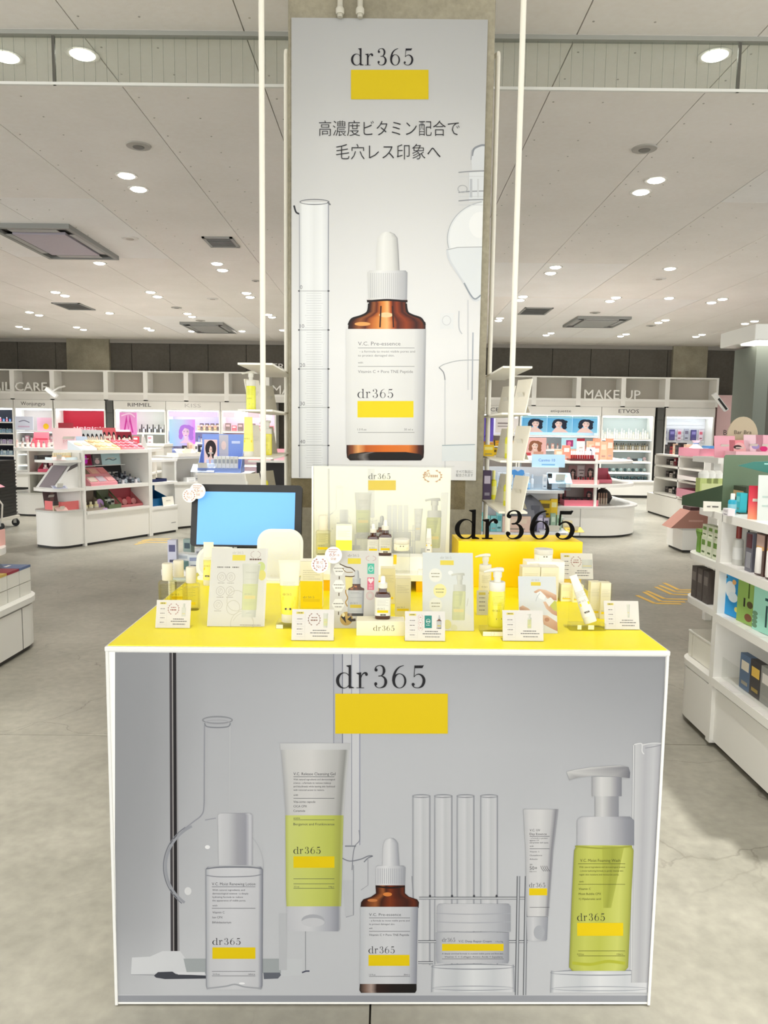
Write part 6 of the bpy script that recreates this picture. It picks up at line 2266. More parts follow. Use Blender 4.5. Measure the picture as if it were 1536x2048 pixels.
for z, s_, wd in ((1.5, [s_bottle(.1, .02, (40, 110, 190), (30, 30, 40)), s_bottle(.1, .02, (200, 60, 90), (230, 230, 236))], 'top'), (1.25, [s_box(.07, .05, .09, (190, 220, 240), (120, 150, 190)), s_bottle(.1, .022, (150, 210, 236), (240, 244, 250))], 'second'), (1.0, [s_box(.08, .05, .1, (226, 216, 240), (170, 150, 200)), s_bottle(.11, .022, (240, 240, 250), (200, 200, 226))], 'third'), (.75, [s_box(.08, .05, .1, (200, 226, 240), (240, 246, 250)), s_bottle(.12, .024, (170, 200, 236), (236, 240, 250))], 'fourth'), (.375, [s_bottle(.14, .026, (190, 206, 240), (230, 236, 250)), s_box(.08, .06, .12, (230, 236, 246), (150, 180, 220))], 'lowest')):
    bayrow(5, z, 6, s_, 'nail_bottle', 'nail care item, %s from the left on the ' + wd + ' shelf of the navy bay', 'bottle', 'nail care items in the navy bay', .45)
bayrow(6, 1.1, 5, [s_box(.12, .06, .12, (250, 200, 30), (240, 150, 60)), s_box(.1, .06, .14, (250, 176, 60), (250, 240, 200))], 'yellow_carton', 'yellow carton, %s from the left in the bay right of the pillar', 'carton', 'yellow cartons right of the pillar')
bayrow(6, .85, 4, [s_box(.16, .08, .2, (236, 196, 20), (120, 90, 10))], 'yellow_box', 'large yellow box, %s from the left low in the bay right of the pillar', 'box', 'yellow boxes right of the pillar')
bayrow(9, 1.28, 6, [s_box(.1, .03, .26, (176, 176, 190), (120, 110, 130)), s_box(.12, .03, .24, (80, 70, 130), (140, 130, 190)), s_box(.09, .03, .24, (220, 196, 210), (200, 90, 110))], 'hanging_pack', 'hanging pack, %s from the left on the white slats', 'pack', 'packs on the slatted bay', v=.2)
# the rail lamps
for px, py, c, lab in ((103, 785, (250, 250, 248), 'white tilted spotlight over the red bay'), (1440, 804, (250, 250, 248), 'white tilted spotlight with a dark face at the right end of the cabinets')):
    p = at(px, py, YC - .4)
    t = thing('rail_spotlight', lab, 'lamp', p, 0, 'cabinet spotlights')
    s = 1 if px > 700 else -1
    d = Vector((.30, 0, -.36)) if px > 700 else Vector((.22, 0, -.17))
    n = Vector((d.z, 0, -d.x)).normalized() * .04
    o = -d / 2
    link('lamp_body', MB().add([tuple(o + q + Vector((0, y, 0))) for y in (-.05, .05) for q in (-n, n, d + n, d - n)], [(0, 1, 2, 3), (7, 6, 5, 4), (0, 4, 5, 1), (1, 5, 6, 2), (2, 6, 7, 3), (3, 7, 4, 0)]), M(c, .4), t)
    if px > 700:
        link('lamp_face', MB().add([tuple(o + q * 1.0 + Vector((0, -.052, 0))) for q in (d * .3 - n * .6, d * .3 + n * .6, d * .95 + n * .6, d * .95 - n * .6)], [(0, 1, 2, 3)]), m_black, t)
    link('arm', MB().tube([(-.02, 0, .0), (.0 if px > 700 else .08, .2, .12), (.0 if px > 700 else .12, .4, .16)], .02, 8), M(c, .4), t)

# ---------------------------------------------------------------- far right: pink wall panel and tall grey cabinet
pp = at(1436, 790, 17.2)
t = thing('pink_sign_wall', 'tall pink sign panel with thin dark capitals at the far right', 'sign', (pp.x, 17.2, 0), 0)
link('sign_panel', MB().box(0, 0, 0, 1.4, .1, pp.z), M((252, 214, 214), .6), t)
for ch, px, py in (('F', 1465, 858), ('G', 1494, 862), ('E', 1505, 862), ('B', 1450, 870), ('L', 1462, 870), ('U', 1476, 870), ('S', 1490, 870)):
    q = at(px, py, 17.2)
    flat_text(ch, q.x - pp.x, q.z, .12, (70, 60, 58), t, -.002)
q = at(1500, 690, 8.0)
t = thing('tall_cabinet', 'tall grey green cabinet with a white canopy at the right edge', 'cabinet', (at(1508, 780, 8).x, 8.0, 0), 0)
link('cabinet_side', MB().box(0, 0, 0, .14, .5, 2.34), M((112, 118, 108), .6), t)
link('cabinet_back', MB().box(.14, .1, 0, .9, .5, 2.34), M((80, 78, 68), .6), t)
link('canopy', MB().box(-.17, -.3, 2.36, .9, .5, 2.52).mesh('canopy', bevel=.01), M((240, 240, 234), .4), t)
link('canopy_lamp', MB().box(-.12, -.25, 2.345, .85, .1, 2.36), M((255, 250, 240), .5, emit=3), t)


# ---------------------------------------------------------------- gondolas
def rounded(w0, w1, d0, d1, corners, r, n=6):
    """outline box with some corners rounded: corners set of 'nl','nr','fl','fr' (near/far, left/right)"""
    pts = []
    for key, cx, cy, sx, sy, a0 in (('nr', w1, d0, -1, 1, -90), ('fr', w1, d1, -1, -1, 0), ('fl', w0, d1, 1, -1, 90), ('nl', w0, d0, 1, 1, 180)):
        if key in corners:
            for k in range(n + 1):
                a = rad(a0 + 90 * k / n)
                pts.append((cx + sx * r + r * math.cos(a), cy + sy * r + r * math.sin(a)))
        else:
            pts.append((cx, cy))
    return pts


def gond_part(t, name, outline, z0, z1, mat=None, bevel=0.0):
    return link(name, MB().prism(outline, z0, z1).mesh(name, True, bevel), mat or mW, t)


price_m = M((236, 232, 228), .5)
# --- left gondola
L = Fr(-3.583, 8.767, math.atan2(.901, .486))
t = thing('left_gondola', 'white shelf gondola with a rounded end, left of the screen', 'shelf unit', L.o, L.th)
UL, DL = 1.03, .5
gond_part(t, 'toe_kick', [(.02, .03), (UL - .02, .03), (UL - .02, DL), (.02, DL)], 0, .03, mK)
link('base_panel', MB().box(.03, 0, .03, UL - .02, .02, .37), mW, t)
link('base_shelf', MB().box(.03, -.02, .37, UL - .02, DL, .40), mW, t)
for z in (.70, 1.13):
    link('shelf', MB().box(.03, -.01, z - .045, UL - .02, DL, z), mW, t)
for u in (-.005, UL - .02, UL + .01):
    link('upright', MB().box(u, -.015, .0, u + .028, DL, 1.13), mW, t)
link('back_panel', MB().box(.03, DL - .02, .40, UL - .02, DL, 1.10), mW2, t)
gond_part(t, 'end_toe_kick', rounded(-.33, -.01, .03, DL, ('nl', 'fl'), .14), 0, .03, mK)
gond_part(t, 'end_base', rounded(-.35, -.008, .0, DL, ('nl', 'fl'), .16), .03, .42)
gond_part(t, 'end_base_rim', rounded(-.365, -.008, -.02, DL, ('nl', 'fl'), .17), .42, .44, M((206, 206, 200), .4))
gond_part(t, 'end_shelf', rounded(-.375, -.008, -.02, DL, ('nl', 'fl'), .17), .66, .695)
gond_part(t, 'end_shelf', rounded(-.35, -.008, -.0, DL, ('nl', 'fl'), .17), .99, 1.02)
link('end_back_panel', MB().box(-.03, .02, .44, -.01, DL - .02, 1.1), mW2, t)
link('wing_base', MB().box(UL + .04, .0, .03, UL + .5, DL, .34), mW, t)
link('wing_toe_kick', MB().box(UL + .05, .02, 0, UL + .48, DL, .03), mK, t)
for z in (.37, .69, .99):
    link('wing_shelf', MB().box(UL + .04, -.01, z - .03, UL + .5, DL, z), mW, t)
link('wing_back_panel', MB().box(UL + .04, DL - .02, .37, UL + .5, DL, .97), mW2, t)
link('scuff_mark', MB().box(UL + .38, -.0015, .13, UL + .46, 0, .14), M((150, 150, 148), .6), t)

GL = 'testers on the left gondola'
def pL(spec, name, u, v, z, lab, cat, g=GL, rz=0.0, **k):
    return spec_make(spec, name, L.p(u, v, z), L.th + rz, lab, cat, g, **k)


pL(s_palette(.34, .24, (240, 214, 170), [(214, 170, 120), (236, 206, 150), (250, 230, 190), (230, 190, 140)], 4, 2), 'tester_palette', .42, .14, 1.13, 'sloping beige tester palette on the gondola top', 'tester')
pL(s_palette(.36, .24, (244, 150, 158), [(226, 90, 110), (206, 70, 90), (176, 50, 70), (240, 130, 150), (150, 50, 70)], 5, 3), 'tester_palette', .80, .14, 1.13, 'sloping pink tester palette on the gondola top', 'tester')
pL(s_palette(.24, .22, (236, 244, 250), [(250, 206, 180), (250, 220, 196)], 2, 1), 'tester_palette', .12, .14, 1.13, 'pale blue tester palette at the gondola top corner', 'tester')
pL(s_card(.42, .26, (246, 214, 216), lambda P: [P.text('Milk', 0, .3, .16, (236, 180, 186), 'c')]), 'header_card', .12, .36, 1.13, 'pale pink header card standing on the gondola top', 'card')
pL(s_card(.16, .16, (206, 222, 244), lambda P: [P.rect(-.3, .3, .3, .5, (240, 190, 216))]), 'header_card', .25, .28, 1.13, 'small pale blue card on the gondola top', 'card')


def heads(cols, bgc, n, hair=(24, 22, 26)):
    def f(P):
        P.rect(-.5, 0, .5, 1, bgc)
        P.layer()
        for i in range(n):
            x = -.5 + (i + .5) / n
            P.rect(x - .42 / n, .02, x + .42 / n, .3, cols[i % len(cols)])
            P.ell(x, .55, .34 / n, .26, hair)
            P.layer(0)
        P.layer()
        for i in range(n):
            P.ell(-.5 + (i + .5) / n, .5, .22 / n, .18, (236, 206, 190))
    return f


pL(s_card(.40, .24, (206, 210, 210), heads([(30, 30, 34)], (196, 200, 202), 6)), 'header_card', .48, .40, 1.13, 'grey header card with a row of six small heads', 'card')
pL(s_card(.30, .27, (176, 60, 70), heads([(60, 20, 26), (206, 90, 100)], (190, 90, 96), 4)), 'header_card', .76, .42, 1.13, 'dark red header card with four small heads', 'card')
pL(s_card(.26, .22, (150, 24, 44), heads([(40, 16, 20)], (120, 24, 40), 3)), 'header_card', 1.04, .42, 1.13, 'crimson header card at the far end of the gondola top', 'card')
sg = MB().prism([(-.16, 0), (.2, 0), (.14, .05), (-.02, .28), (-.1, .3)], -.01, .01, 'y')
pL((sg.mesh('support_plate'), M((206, 204, 200), .5), [('foot', MB().box(-.16, -.06, 0, .2, .06, .012).mesh('foot'), M((206, 204, 200), .5), [])]), 'sloping_stand', 1.16, .2, 1.13 - .14, 'grey triangular stand at the far end of the gondola top', 'stand', rz=.5)
# inside, upper
for i, (u, w, c, d_) in enumerate(((.20, .18, (214, 214, 214), None), (.40, .15, (170, 20, 100), lambda P: [P.ell(-.1, .5, .2, .35, (250, 60, 240)), P.rect(.1, .1, .45, .8, (150, 10, 60))]), (.56, .12, (120, 116, 116), lambda P: [P.ell(0, .3, .3, .2, (236, 206, 206))]), (.78, .30, (206, 236, 240), lambda P: [P.line([(-.3, .4), (-.1, .5), (.1, .38), (.3, .5)], .08, (110, 130, 140), True)]))):
    pL(s_card(w, .15, c, d_), 'shelf_card', u, .40, .925, ('plain grey', 'magenta', 'dark photo', 'pale turquoise')[i] + ' card hung high inside the left gondola', 'card')
link('card_rail', MB().box(.06, .38, .915, .98, .44, .925), mW, t)
pL(s_palette(.40, .26, (238, 160, 170), [(226, 206, 190), (206, 190, 200), (236, 170, 170), (150, 130, 110), (240, 190, 170), (236, 150, 150)], 3, 2, False, .03, 34), 'tester_palette', .34, .16, .70, 'pink tester palette with six square windows on the middle shelf', 'tester')
for i, (u, c) in enumerate(((.14, (176, 110, 100)), (.36, (190, 110, 96)), (.52, (226, 90, 80)))):
    pL(s_tray(.22, .16, .03, c, .2), 'tester_tray', u, .38, .70, ('dusty rose', 'terracotta', 'coral')[i] + ' header tray behind the pink palette', 'tray')
pL(s_card(.40, .22, (24, 22, 24), lambda P: [art_face(P, -.28, .5, .4, (60, 56, 58), (170, 160, 156), (120, 90, 90)), P.rect(-.02, .55, .34, .6, (190, 190, 190)), P.rect(0, .4, .3, .44, (150, 150, 150)), P.rect(.02, .3, .28, .34, (150, 150, 150))]), 'shelf_card', .76, .40, .70, 'black card with a grey portrait on the middle shelf', 'card')
for j, (v, h) in enumerate(((.10, .05), (.20, .09), (.29, .12))):
    row([(s_box(.05, .05, h, (66, 70, 80), (150, 160, 170)), 'dark'), (s_bottle(h + .02, .02, (200, 196, 206), (60, 62, 72)), 'pale'), (s_compact(.026, (96, 106, 116), (176, 186, 196)), 'grey')], 'eye_makeup', L, .58, 1.0, v, .70, 6, '%s eye makeup piece, %s along the ' + ('front', 'middle', 'rear')[j] + ' row of the middle shelf', 'makeup', 'eye makeup on the middle shelf')
# inside, lower
pL(s_tray(.36, .2, .03, (176, 164, 146), .22, (120, 104, 90)), 'tester_tray', .2, .18, .40, 'taupe tray with a brown header on the lower shelf', 'tray')
row([s_bottle(.10, .03, (244, 232, 180), (250, 244, 214))], 'cream_pot', L, .08, .32, .12, .405, 3, 'cream yellow pot, %s from the left on the lower shelf', 'pot', 'cream yellow pots')
pL(s_compact(.055, (206, 176, 220), (190, 150, 210)), 'round_compact', .38, .12, .40, 'round lilac compact on the lower shelf', 'compact')
pL(s_tray(.2, .22, .05, (110, 126, 90), .3, (96, 104, 80)), 'tester_tray', .55, .2, .40, 'olive green display tray on the lower shelf', 'tray')
row([s_box(.06, .04, .1, (226, 232, 220), (40, 50, 40)), s_box(.06, .04, .13, (60, 70, 60), (226, 230, 226))], 'green_carton', L, .47, .63, .22, .405, 3, 'small black and white carton, %s in the olive tray', 'carton', 'cartons in the olive tray')
pL(s_tray(.36, .22, .03, (206, 116, 120), .26, (170, 70, 80)), 'tester_tray', .82, .2, .40, 'rose red display tray on the lower shelf', 'tray')
row([s_compact(.05, (226, 130, 136), (200, 80, 90)), s_compact(.04, (190, 80, 84), (226, 150, 150))], 'rose_compact', L, .68, .98, .16, .405, 4, 'rose compact, %s in the rose red tray', 'compact', 'rose compacts')
pL(s_tray(.20, .18, .05, (236, 240, 236), .0 or None), 'clear_tray', .46, .06, 1.13, 'small white leaflet tray at the gondola front edge', 'tray', scale=.4)
# rounded end
pL(s_tray(.27, .22, .03, (226, 240, 246)), 'tester_tray', -.16, .16, 1.02, 'pale blue tester tray on the rounded end top', 'tray')
row([s_stick(.075, .014, (246, 206, 150), (240, 226, 190))], 'lip_tester', L, -.28, -.03, .16, 1.026, 10, 'peach lip tester, %s from the left on the rounded end top', 'makeup', 'peach lip testers')
row([s_box(.16, .05, .05, (26, 22, 24), (60, 56, 56))], 'black_case', L, -.35, -.03, .36, 1.02, 2, 'black case, %s behind the peach testers', 'case', 'black cases')
pL(s_card(.14, .10, (250, 226, 226), None, .003, 70), 'price_leaflet', -.32, -.01, 1.025, 'white leaflet jutting from the rounded end top', 'leaflet', rz=-.5)
pl_ = MB().prism([(-.17, 0), (.16, 0), (.16, .26), (.06, .26)], -.2, .16, 'y')
pL((pl_.mesh('slope_block'), M((248, 247, 243), .4), [('grey_print', MB().prism([(.0, .20), (.06, .268), (.165, .30), (.165, .265)], -.204, -.198, 'y').mesh('grey_print'), M((100, 94, 96), .5), []), ('tester_strip', MB().add([(-.17, -.15, .012), (-.17, .1, .012), (.05, .1, .27), (.05, -.15, .27)], [(0, 1, 2, 3)]).mesh('tester_strip'), M((150, 140, 146), .5), [])]), 'slope_display', -.18, .24, .695, 'white sloping display with a grey strip on the rounded end', 'display', scale=.95)
pL(s_card(.16, .1, (226, 228, 244), lambda P: [P.rect(-.4, .2, .4, .8, (170, 176, 206))], .003, 72), 'price_leaflet', -.31, .0, .70, 'lavender leaflet on the rounded end middle shelf', 'leaflet', rz=-.4)
pL(s_tray(.24, .30, .10, (240, 124, 124), None), 'tester_tray', -.14, .2, .44, 'salmon pink tray on the rounded end base', 'tray')
pL(s_box(.18, .2, .07, (246, 220, 226), (250, 240, 240)), 'tissue_box', -.14, .24, .445, 'pale pink box inside the salmon tray', 'box')
row([s_stick(.11, .012, (226, 206, 180), (60, 56, 54))], 'brush_tester', L, -.34, -.27, .10, .44, 4, 'thin dark tipped tester, %s on the rounded end base', 'makeup', 'dark tipped testers')
pL(s_card(.2, .26, (96, 76, 76), lambda P: [P.poly([(-.2, 0), (.1, 1), (.3, 1), (.1, 0)], (140, 110, 104))]), 'shelf_card', -.12, .4, .44, 'brown card behind the salmon tray', 'card')
pL(s_card(.13, .09, (250, 214, 206), None, .003, 65), 'price_leaflet', -.29, -.0, .445, 'pink leaflet at the rounded end base', 'leaflet', rz=-.3)
# wing
pL(s_card(.18, .24, (70, 64, 66), lambda P: [art_face(P, 0, .6, .3, (30, 26, 28), (206, 190, 186)), P.ell(.05, .2, .2, .12, (244, 206, 206))]), 'shelf_card', UL + .15, .38, .69, 'dark portrait card on the wing shelf', 'card')
pL(s_tray(.34, .2, .04, (20, 34, 86), None), 'tester_tray', UL + .22, .18, .69, 'navy blue tray on the wing shelf', 'tray')
row([s_bottle(.17, .03, (230, 176, 10), (236, 196, 60))], 'amber_bottle', L, UL + .06, UL + .22, .18, .695, 2, 'golden yellow bottle, %s on the navy tray', 'bottle', 'golden bottles')
pL(s_tray(.38, .26, .10, (10, 104, 160), .27, (8, 80, 130)), 'tester_tray', UL + .24, .22, .37, 'teal blue display box on the wing base', 'tray')
pL(s_card(.2, .12, (244, 240, 226)), 'shelf_card', UL + .36, .02, .37, 'cream card leaning at the wing corner', 'card')

# --- white display end further along, right of the wing
E_ = Fr(at(352, 1000, 10.4).x, 10.35, rad(48))
t = thing('leaflet_gondola', 'white gondola end with white acrylic boxes, behind the screen edge', 'shelf unit', E_.o, E_.th)
link('base_panel', MB().box(0, 0, .03, .9, .5, .62), mW, t)
link('toe_kick', MB().box(.02, .02, 0, .88, .48, .03), mK, t)
link('step_shelf', MB().box(-.02, -.02, .62, .92, .5, .65), mW, t)
link('back_panel', MB().box(0, .3, .65, .9, .33, 1.0), mW2, t)
link('top_shelf', MB().box(-.04, -.02, .98, .92, .5, 1.01), mW, t)
link('upright', MB().box(0, 0, .65, .03, .3, .98), mW, t)
def pE(spec, name, u, v, z, lab, cat, g=None, rz=0.0):
    return spec_make(spec, name, E_.p(u, v, z), E_.th + rz, lab, cat, g)
pE(s_box(.14, .1, .06, (250, 250, 248), (236, 236, 234)), 'white_carton', .3, .1, .65, 'flat white box behind the round badges', 'box', 'white boxes behind the badges')
pE(s_box(.1, .08, .16, (246, 246, 244), (230, 230, 232)), 'white_carton', .45, .18, .65, 'upright white box behind the round badges', 'box', 'white boxes behind the badges')
pE(s_tray(.5, .3, .05, (250, 244, 230), None), 'leaflet_tray', .3, .12, 1.01, 'white leaflet tray with a yellow sheet left of the blue display', 'tray')
pE(s_card(.3, .16, (250, 240, 200), lambda P: [P.ell(0, .5, .2, .3, (250, 226, 120))], .003, 55), 'price_leaflet', .28, .08, 1.02, 'pale yellow sheet in the white leaflet tray', 'leaflet')
row([s_box(.05, .05, .14, (40, 40, 44), (200, 200, 200)), s_box(.06, .05, .18, (236, 206, 190), (206, 170, 150)), s_box(.05, .05, .16, (240, 240, 240), (90, 90, 94))], 'makeup_carton', E_, .3, .75, .28, 1.015, 5, 'makeup carton, %s from the left behind the white leaflet tray', 'carton', 'cartons behind the leaflet tray')

# --- blue tester display behind the screen
Yb = 9.75
t = thing('blue_gondola', 'white gondola top behind the screen carrying the blue display', 'shelf unit', (at(395, 960, Yb).x, Yb, 0), .05)
link('base_panel', MB().box(0, 0, 0, .68, .5, .80), mW, t)
link('top_shelf', MB().box(-.02, -.04, .80, .69, .5, .83), mW, t)
x0 = at(395, 960, Yb).x
def pB(spec, name, px, v, z, lab, cat, g=None, rz=0.05, **k):
    return spec_make(spec, name, (at(px, 940, Yb).x, Yb + v, z), rz, lab, cat, g, **k)
pB(s_tray(.56, .34, .06, (122, 146, 206), .5, (130, 160, 230), lambda P: [P.rect(-.1, .3, .12, .98, (196, 196, 204)), P.layer(), P.ell(0.01, .7, .06, .12, (236, 214, 206)), P.rect(-.4, .75, -.2, .82, (206, 220, 250)), P.rect(.2, .75, .4, .82, (206, 220, 250))]), 'blue_display', 436, .2, .83, 'periwinkle blue display with a tall header behind the screen', 'display')
row([s_box(.05, .05, .2, (236, 238, 232), (170, 176, 180))], 'tester_carton', Fr(at(424, 940, Yb).x, Yb, .05), 0, .32, .14, .84, 6, 'slim white tester carton, %s from the left in the blue display', 'carton', 'slim white tester cartons')
row([s_bottle(.16, .03, (214, 228, 250), (190, 206, 244))], 'blue_bottle', Fr(at(408, 940, Yb).x, Yb, .05), 0, .12, .10, .84, 2, 'pale blue bottle, %s at the left of the blue display', 'bottle', 'pale blue bottles in the display')
pB(s_card(.17, .42, (236, 206, 206), lambda P: [P.ell(0, .72, .42, .26, (40, 32, 36)), P.rect(-.4, .0, .4, .3, (244, 206, 200)), art_face(P, 0, .66, .34, (40, 32, 36))], .006, 4), 'portrait_card', 417, .12, .84, 'tall narrow portrait card at the left of the blue display', 'card')
pB(s_card(.3, .2, (206, 220, 250), None, .003, 62), 'price_leaflet', 405, -.02, .84, 'pale blue leaflet sloping before the blue display', 'leaflet')
# pink trays right of it, seen through the poles
t = thing('pink_gondola', 'white gondola behind the left pole shelf with pink trays', 'shelf unit', (at(500, 960, 9.6).x, 9.6, 0), 0)
link('base_panel', MB().box(0, 0, 0, .62, .5, .55), mW, t)
link('back_panel', MB().box(0, .48, .55, .62, .5, .98), M((40, 36, 36), .6), t)
link('top_shelf', MB().box(-.02, -.02, .98, .64, .5, 1.01), mW, t)
for i, (px, c, lab) in enumerate(((512, (236, 100, 104), 'red'), (535, (250, 160, 170), 'rose'), (557, (250, 190, 200), 'pale pink'))):
    spec_make(s_tray(.18, .3, .04, c, .14), 'pink_tray', (at(px, 940, 9.7).x, 9.78, 1.01), 0, lab + ' tray seen between the left poles', 'tray', 'trays behind the left poles')

# --- far left gondola with pink stock
G2 = Fr(-5.95, 11.62, rad(4))
t = thing('pink_gondola', 'white rounded gondola of pink goods at the far left', 'shelf unit', G2.o, G2.th)
o_ = lambda a: rounded(a, 2.2, a, .9, ('nl', 'fl'), .38)
gond_part(t, 'toe_kick', o_(.03), 0, .03, mK)
gond_part(t, 'base', o_(0), .03, .345)
gond_part(t, 'base_rim', o_(-.02), .345, .365, M((206, 204, 196), .4))
gond_part(t, 'shelf', o_(-.01), .66, .69)
gond_part(t, 'top_shelf', o_(0), 1.02, 1.07)
link('core_panel', MB().box(.25, .42, .36, 2.2, .48, 1.02), M((226, 220, 210), .5), t)
link('upright', MB().box(.3, .08, .36, .33, .42, 1.02), mW2, t)
G2n = 'pink goods on the far left gondola'
def p2(spec, name, u, v, z, lab, cat, g=G2n, **k):
    return spec_make(spec, name, G2.p(u, v, z), G2.th, lab, cat, g, **k)
p2(s_tray(.24, .14, .05, (236, 110, 130), .24, (240, 140, 160), lambda P: [P.rect(-.4, .5, .4, .6, (214, 70, 100))]), 'pink_display', .42, .3, 1.07, 'pink display box at the left of the far gondola top', 'display')
p2(s_tray(.4, .18, .07, (236, 100, 120), .2, (244, 150, 164), lambda P: [P.ell(-.2, .5, .16, .3, (250, 206, 206)), P.ell(.2, .5, .2, .35, (230, 90, 120))]), 'pink_display', 1.0, .26, 1.07, 'wide deep pink display box on the far gondola top', 'display')
p2(s_card(.2, .3, (206, 206, 206), lambda P: [P.rect(-.4, .1, .4, .9, (90, 86, 90)), P.ell(0, .6, .3, .2, (206, 190, 186))]), 'header_card', 1.42, .34, 1.07, 'grey photo card on the far gondola top', 'card')
p2(s_card(.2, .3, (246, 226, 230), lambda P: [art_face(P, .1, .55, .36, (90, 60, 50))]), 'header_card', 1.7, .34, 1.07, 'pale portrait card on the far gondola top', 'card')
row([s_bottle(.12, .022, (246, 214, 206), (236, 196, 190)), s_bottle(.1, .022, (226, 206, 196), (150, 130, 130))], 'pink_bottle', G2, .1, .75, .12, 1.07, 8, 'small pale bottle, %s from the left on the far gondola front', 'bottle', 'pale bottles on the far gondola')
p2(s_tray(.52, .3, .05, (226, 90, 120), .26, (150, 50, 70)), 'pink_display', .72, .22, .69, 'raspberry tray at the left of the far gondola middle shelf', 'display')
row([s_box(.05, .05, .2, (176, 160, 164), (110, 60, 70)), s_box(.06, .05, .16, (120, 40, 60), (226, 190, 190))], 'makeup_carton', G2, .45, .8, .3, .70, 4, 'grey pink carton, %s in the raspberry tray', 'carton', 'cartons in the raspberry tray')
row([s_bottle(.1, .035, (246, 206, 210), (250, 236, 230)), s_compact(.05, (250, 226, 226), (240, 170, 180))], 'pink_pot', G2, .5, 1.5, .12, .70, 8, 'pale pink pot, %s from the left along the raspberry tray', 'pot', 'pale pink pots')
row([s_box(.1, .08, .2, (226, 230, 214), (40, 60, 46))], 'tea_carton', G2, .62, .9, .2, .365, 2, 'white carton with dark mark, %s on the far gondola base', 'carton', 'white cartons on the far base')
p2(s_box(.12, .08, .22, (70, 120, 110), (226, 226, 214)), 'green_carton', .52, .26, .365, 'teal green carton beside the white cartons on the far base', 'carton')
p2(s_card(.5, .12, (206, 200, 184), lambda P: [P.rect(.05, .2, .35, .8, (130, 90, 76))]), 'header_card', .8, .38, .56, 'beige strip card above the white cartons', 'card')
# red display and others between
t_ = s_tray(.26, .2, .06, (206, 20, 50), .34, (150, 20, 40), lambda P: [P.rect(-.4, .6, .4, .7, (90, 10, 24)), P.rect(-.4, .3, .4, .4, (90, 10, 24))])
put_at(t_, 'red_display', 128, 12.95, 1.13, 'red display box standing above the far gondola', 'display', None)
t = thing('stock_shelf', 'white shelf behind the left gondola carrying the red display', 'shelf unit', (at(105, 900, 12.8).x, 12.8, 0), 0)
link('shelf_body', MB().box(0, 0, 0, 1.9, .5, 1.09), mW2, t)
link('shelf_top', MB().box(-.02, -.02, 1.09, 1.92, .5, 1.13), mW, t)
row([s_bottle(.16, .03, (236, 150, 160), (250, 240, 240)), s_box(.08, .06, .14, (240, 236, 236), (226, 150, 160)), s_box(.09, .06, .12, (206, 60, 80), (250, 226, 226))], 'shelf_stock', Fr(at(140, 900, 12.9).x, 12.9, 0), .05, 1.4, .15, 1.13, 11, 'pink or white pack, %s from the left on the shelf behind the left gondola', 'pack', 'packs behind the left gondola')

# --- trolley of black crates at the left edge
tr = at(-22, 1050, 10.2)
t = thing('crate_trolley', 'white wheeled trolley under the black crates at the left edge', 'trolley', (tr.x, 10.2, 0), 0)
link('deck', MB().box(-.3, -.2, .12, .28, .3, .16).mesh('deck'), M((214, 210, 200), .5), t)
for x in (-.26, .24):
    for y in (-.16, .26):
        w = link('caster', MB().lathe([(.05, -.015), (.055, 0), (.05, .015)], 16).rot('X', PI / 2).xf(lambda a, b, c: (a + x, b + y, c + .055)).mesh('caster', True), m_black, t)
        link('caster_fork', MB().box(x - .02, y - .025, .05, x + .02, y + .025, .12), M((200, 200, 196), .4), w)
link('frame_rail', MB().tube([(.28, -.2, .1), (.30, -.2, .35), (.25, -.2, .42)], .012, 8), M((220, 216, 206), .4), t)
cr = MB().box(-.28, -.19, 0, .25, .28, .030).box(-.29, -.2, .030, .26, .29, .044).mesh('crate_body')
cr.materials.append(M((20, 20, 20), .5))
hm = MB().box(-.08, -.202, .012, .06, -.198, .026).mesh('crate_grip')
hm.materials.append(M((60, 60, 58), .5))
for k in range(17):
    o = link('folded_crate', cr, None, None, (tr.x, 10.2, .16 + k * .0455), (0, 0, 0))
    tag(o, 'folded black crate at the left edge, %s up from the trolley' % nth(k), 'crate', 'folded black crates')
    link('crate_grip', hm, None, o)
    if k == 9:
        pass
pk = MB().prism([(-.3, 0), (.0, .01), (.34, -.07), (.36, -.065), (.1, .07), (-.3, .1)], -.2, .2, 'y')
spec_make((pk.mesh('sheet_body'), M((246, 170, 186), .5), [('fold_line', MB().box(-.3, -.203, .05, .05, -.199, .056).mesh('fold_line'), M((226, 130, 150), .5), [])]), 'pink_wrap', (tr.x + .02, 9.74, .66), 0, 'pink sheet jutting beside the black crates', 'wrap')
sh = thing('pink_stand', 'pink topped white stand before the black crates', 'stand', (tr.x, 9.74, 0), 0)
link('post', MB().box(-.3, -.2, 0, -.22, .2, .56), mW, sh)
link('shelf_plate', MB().box(-.32, -.22, .56, .12, .22, .60), M((206, 110, 126), .5), sh)

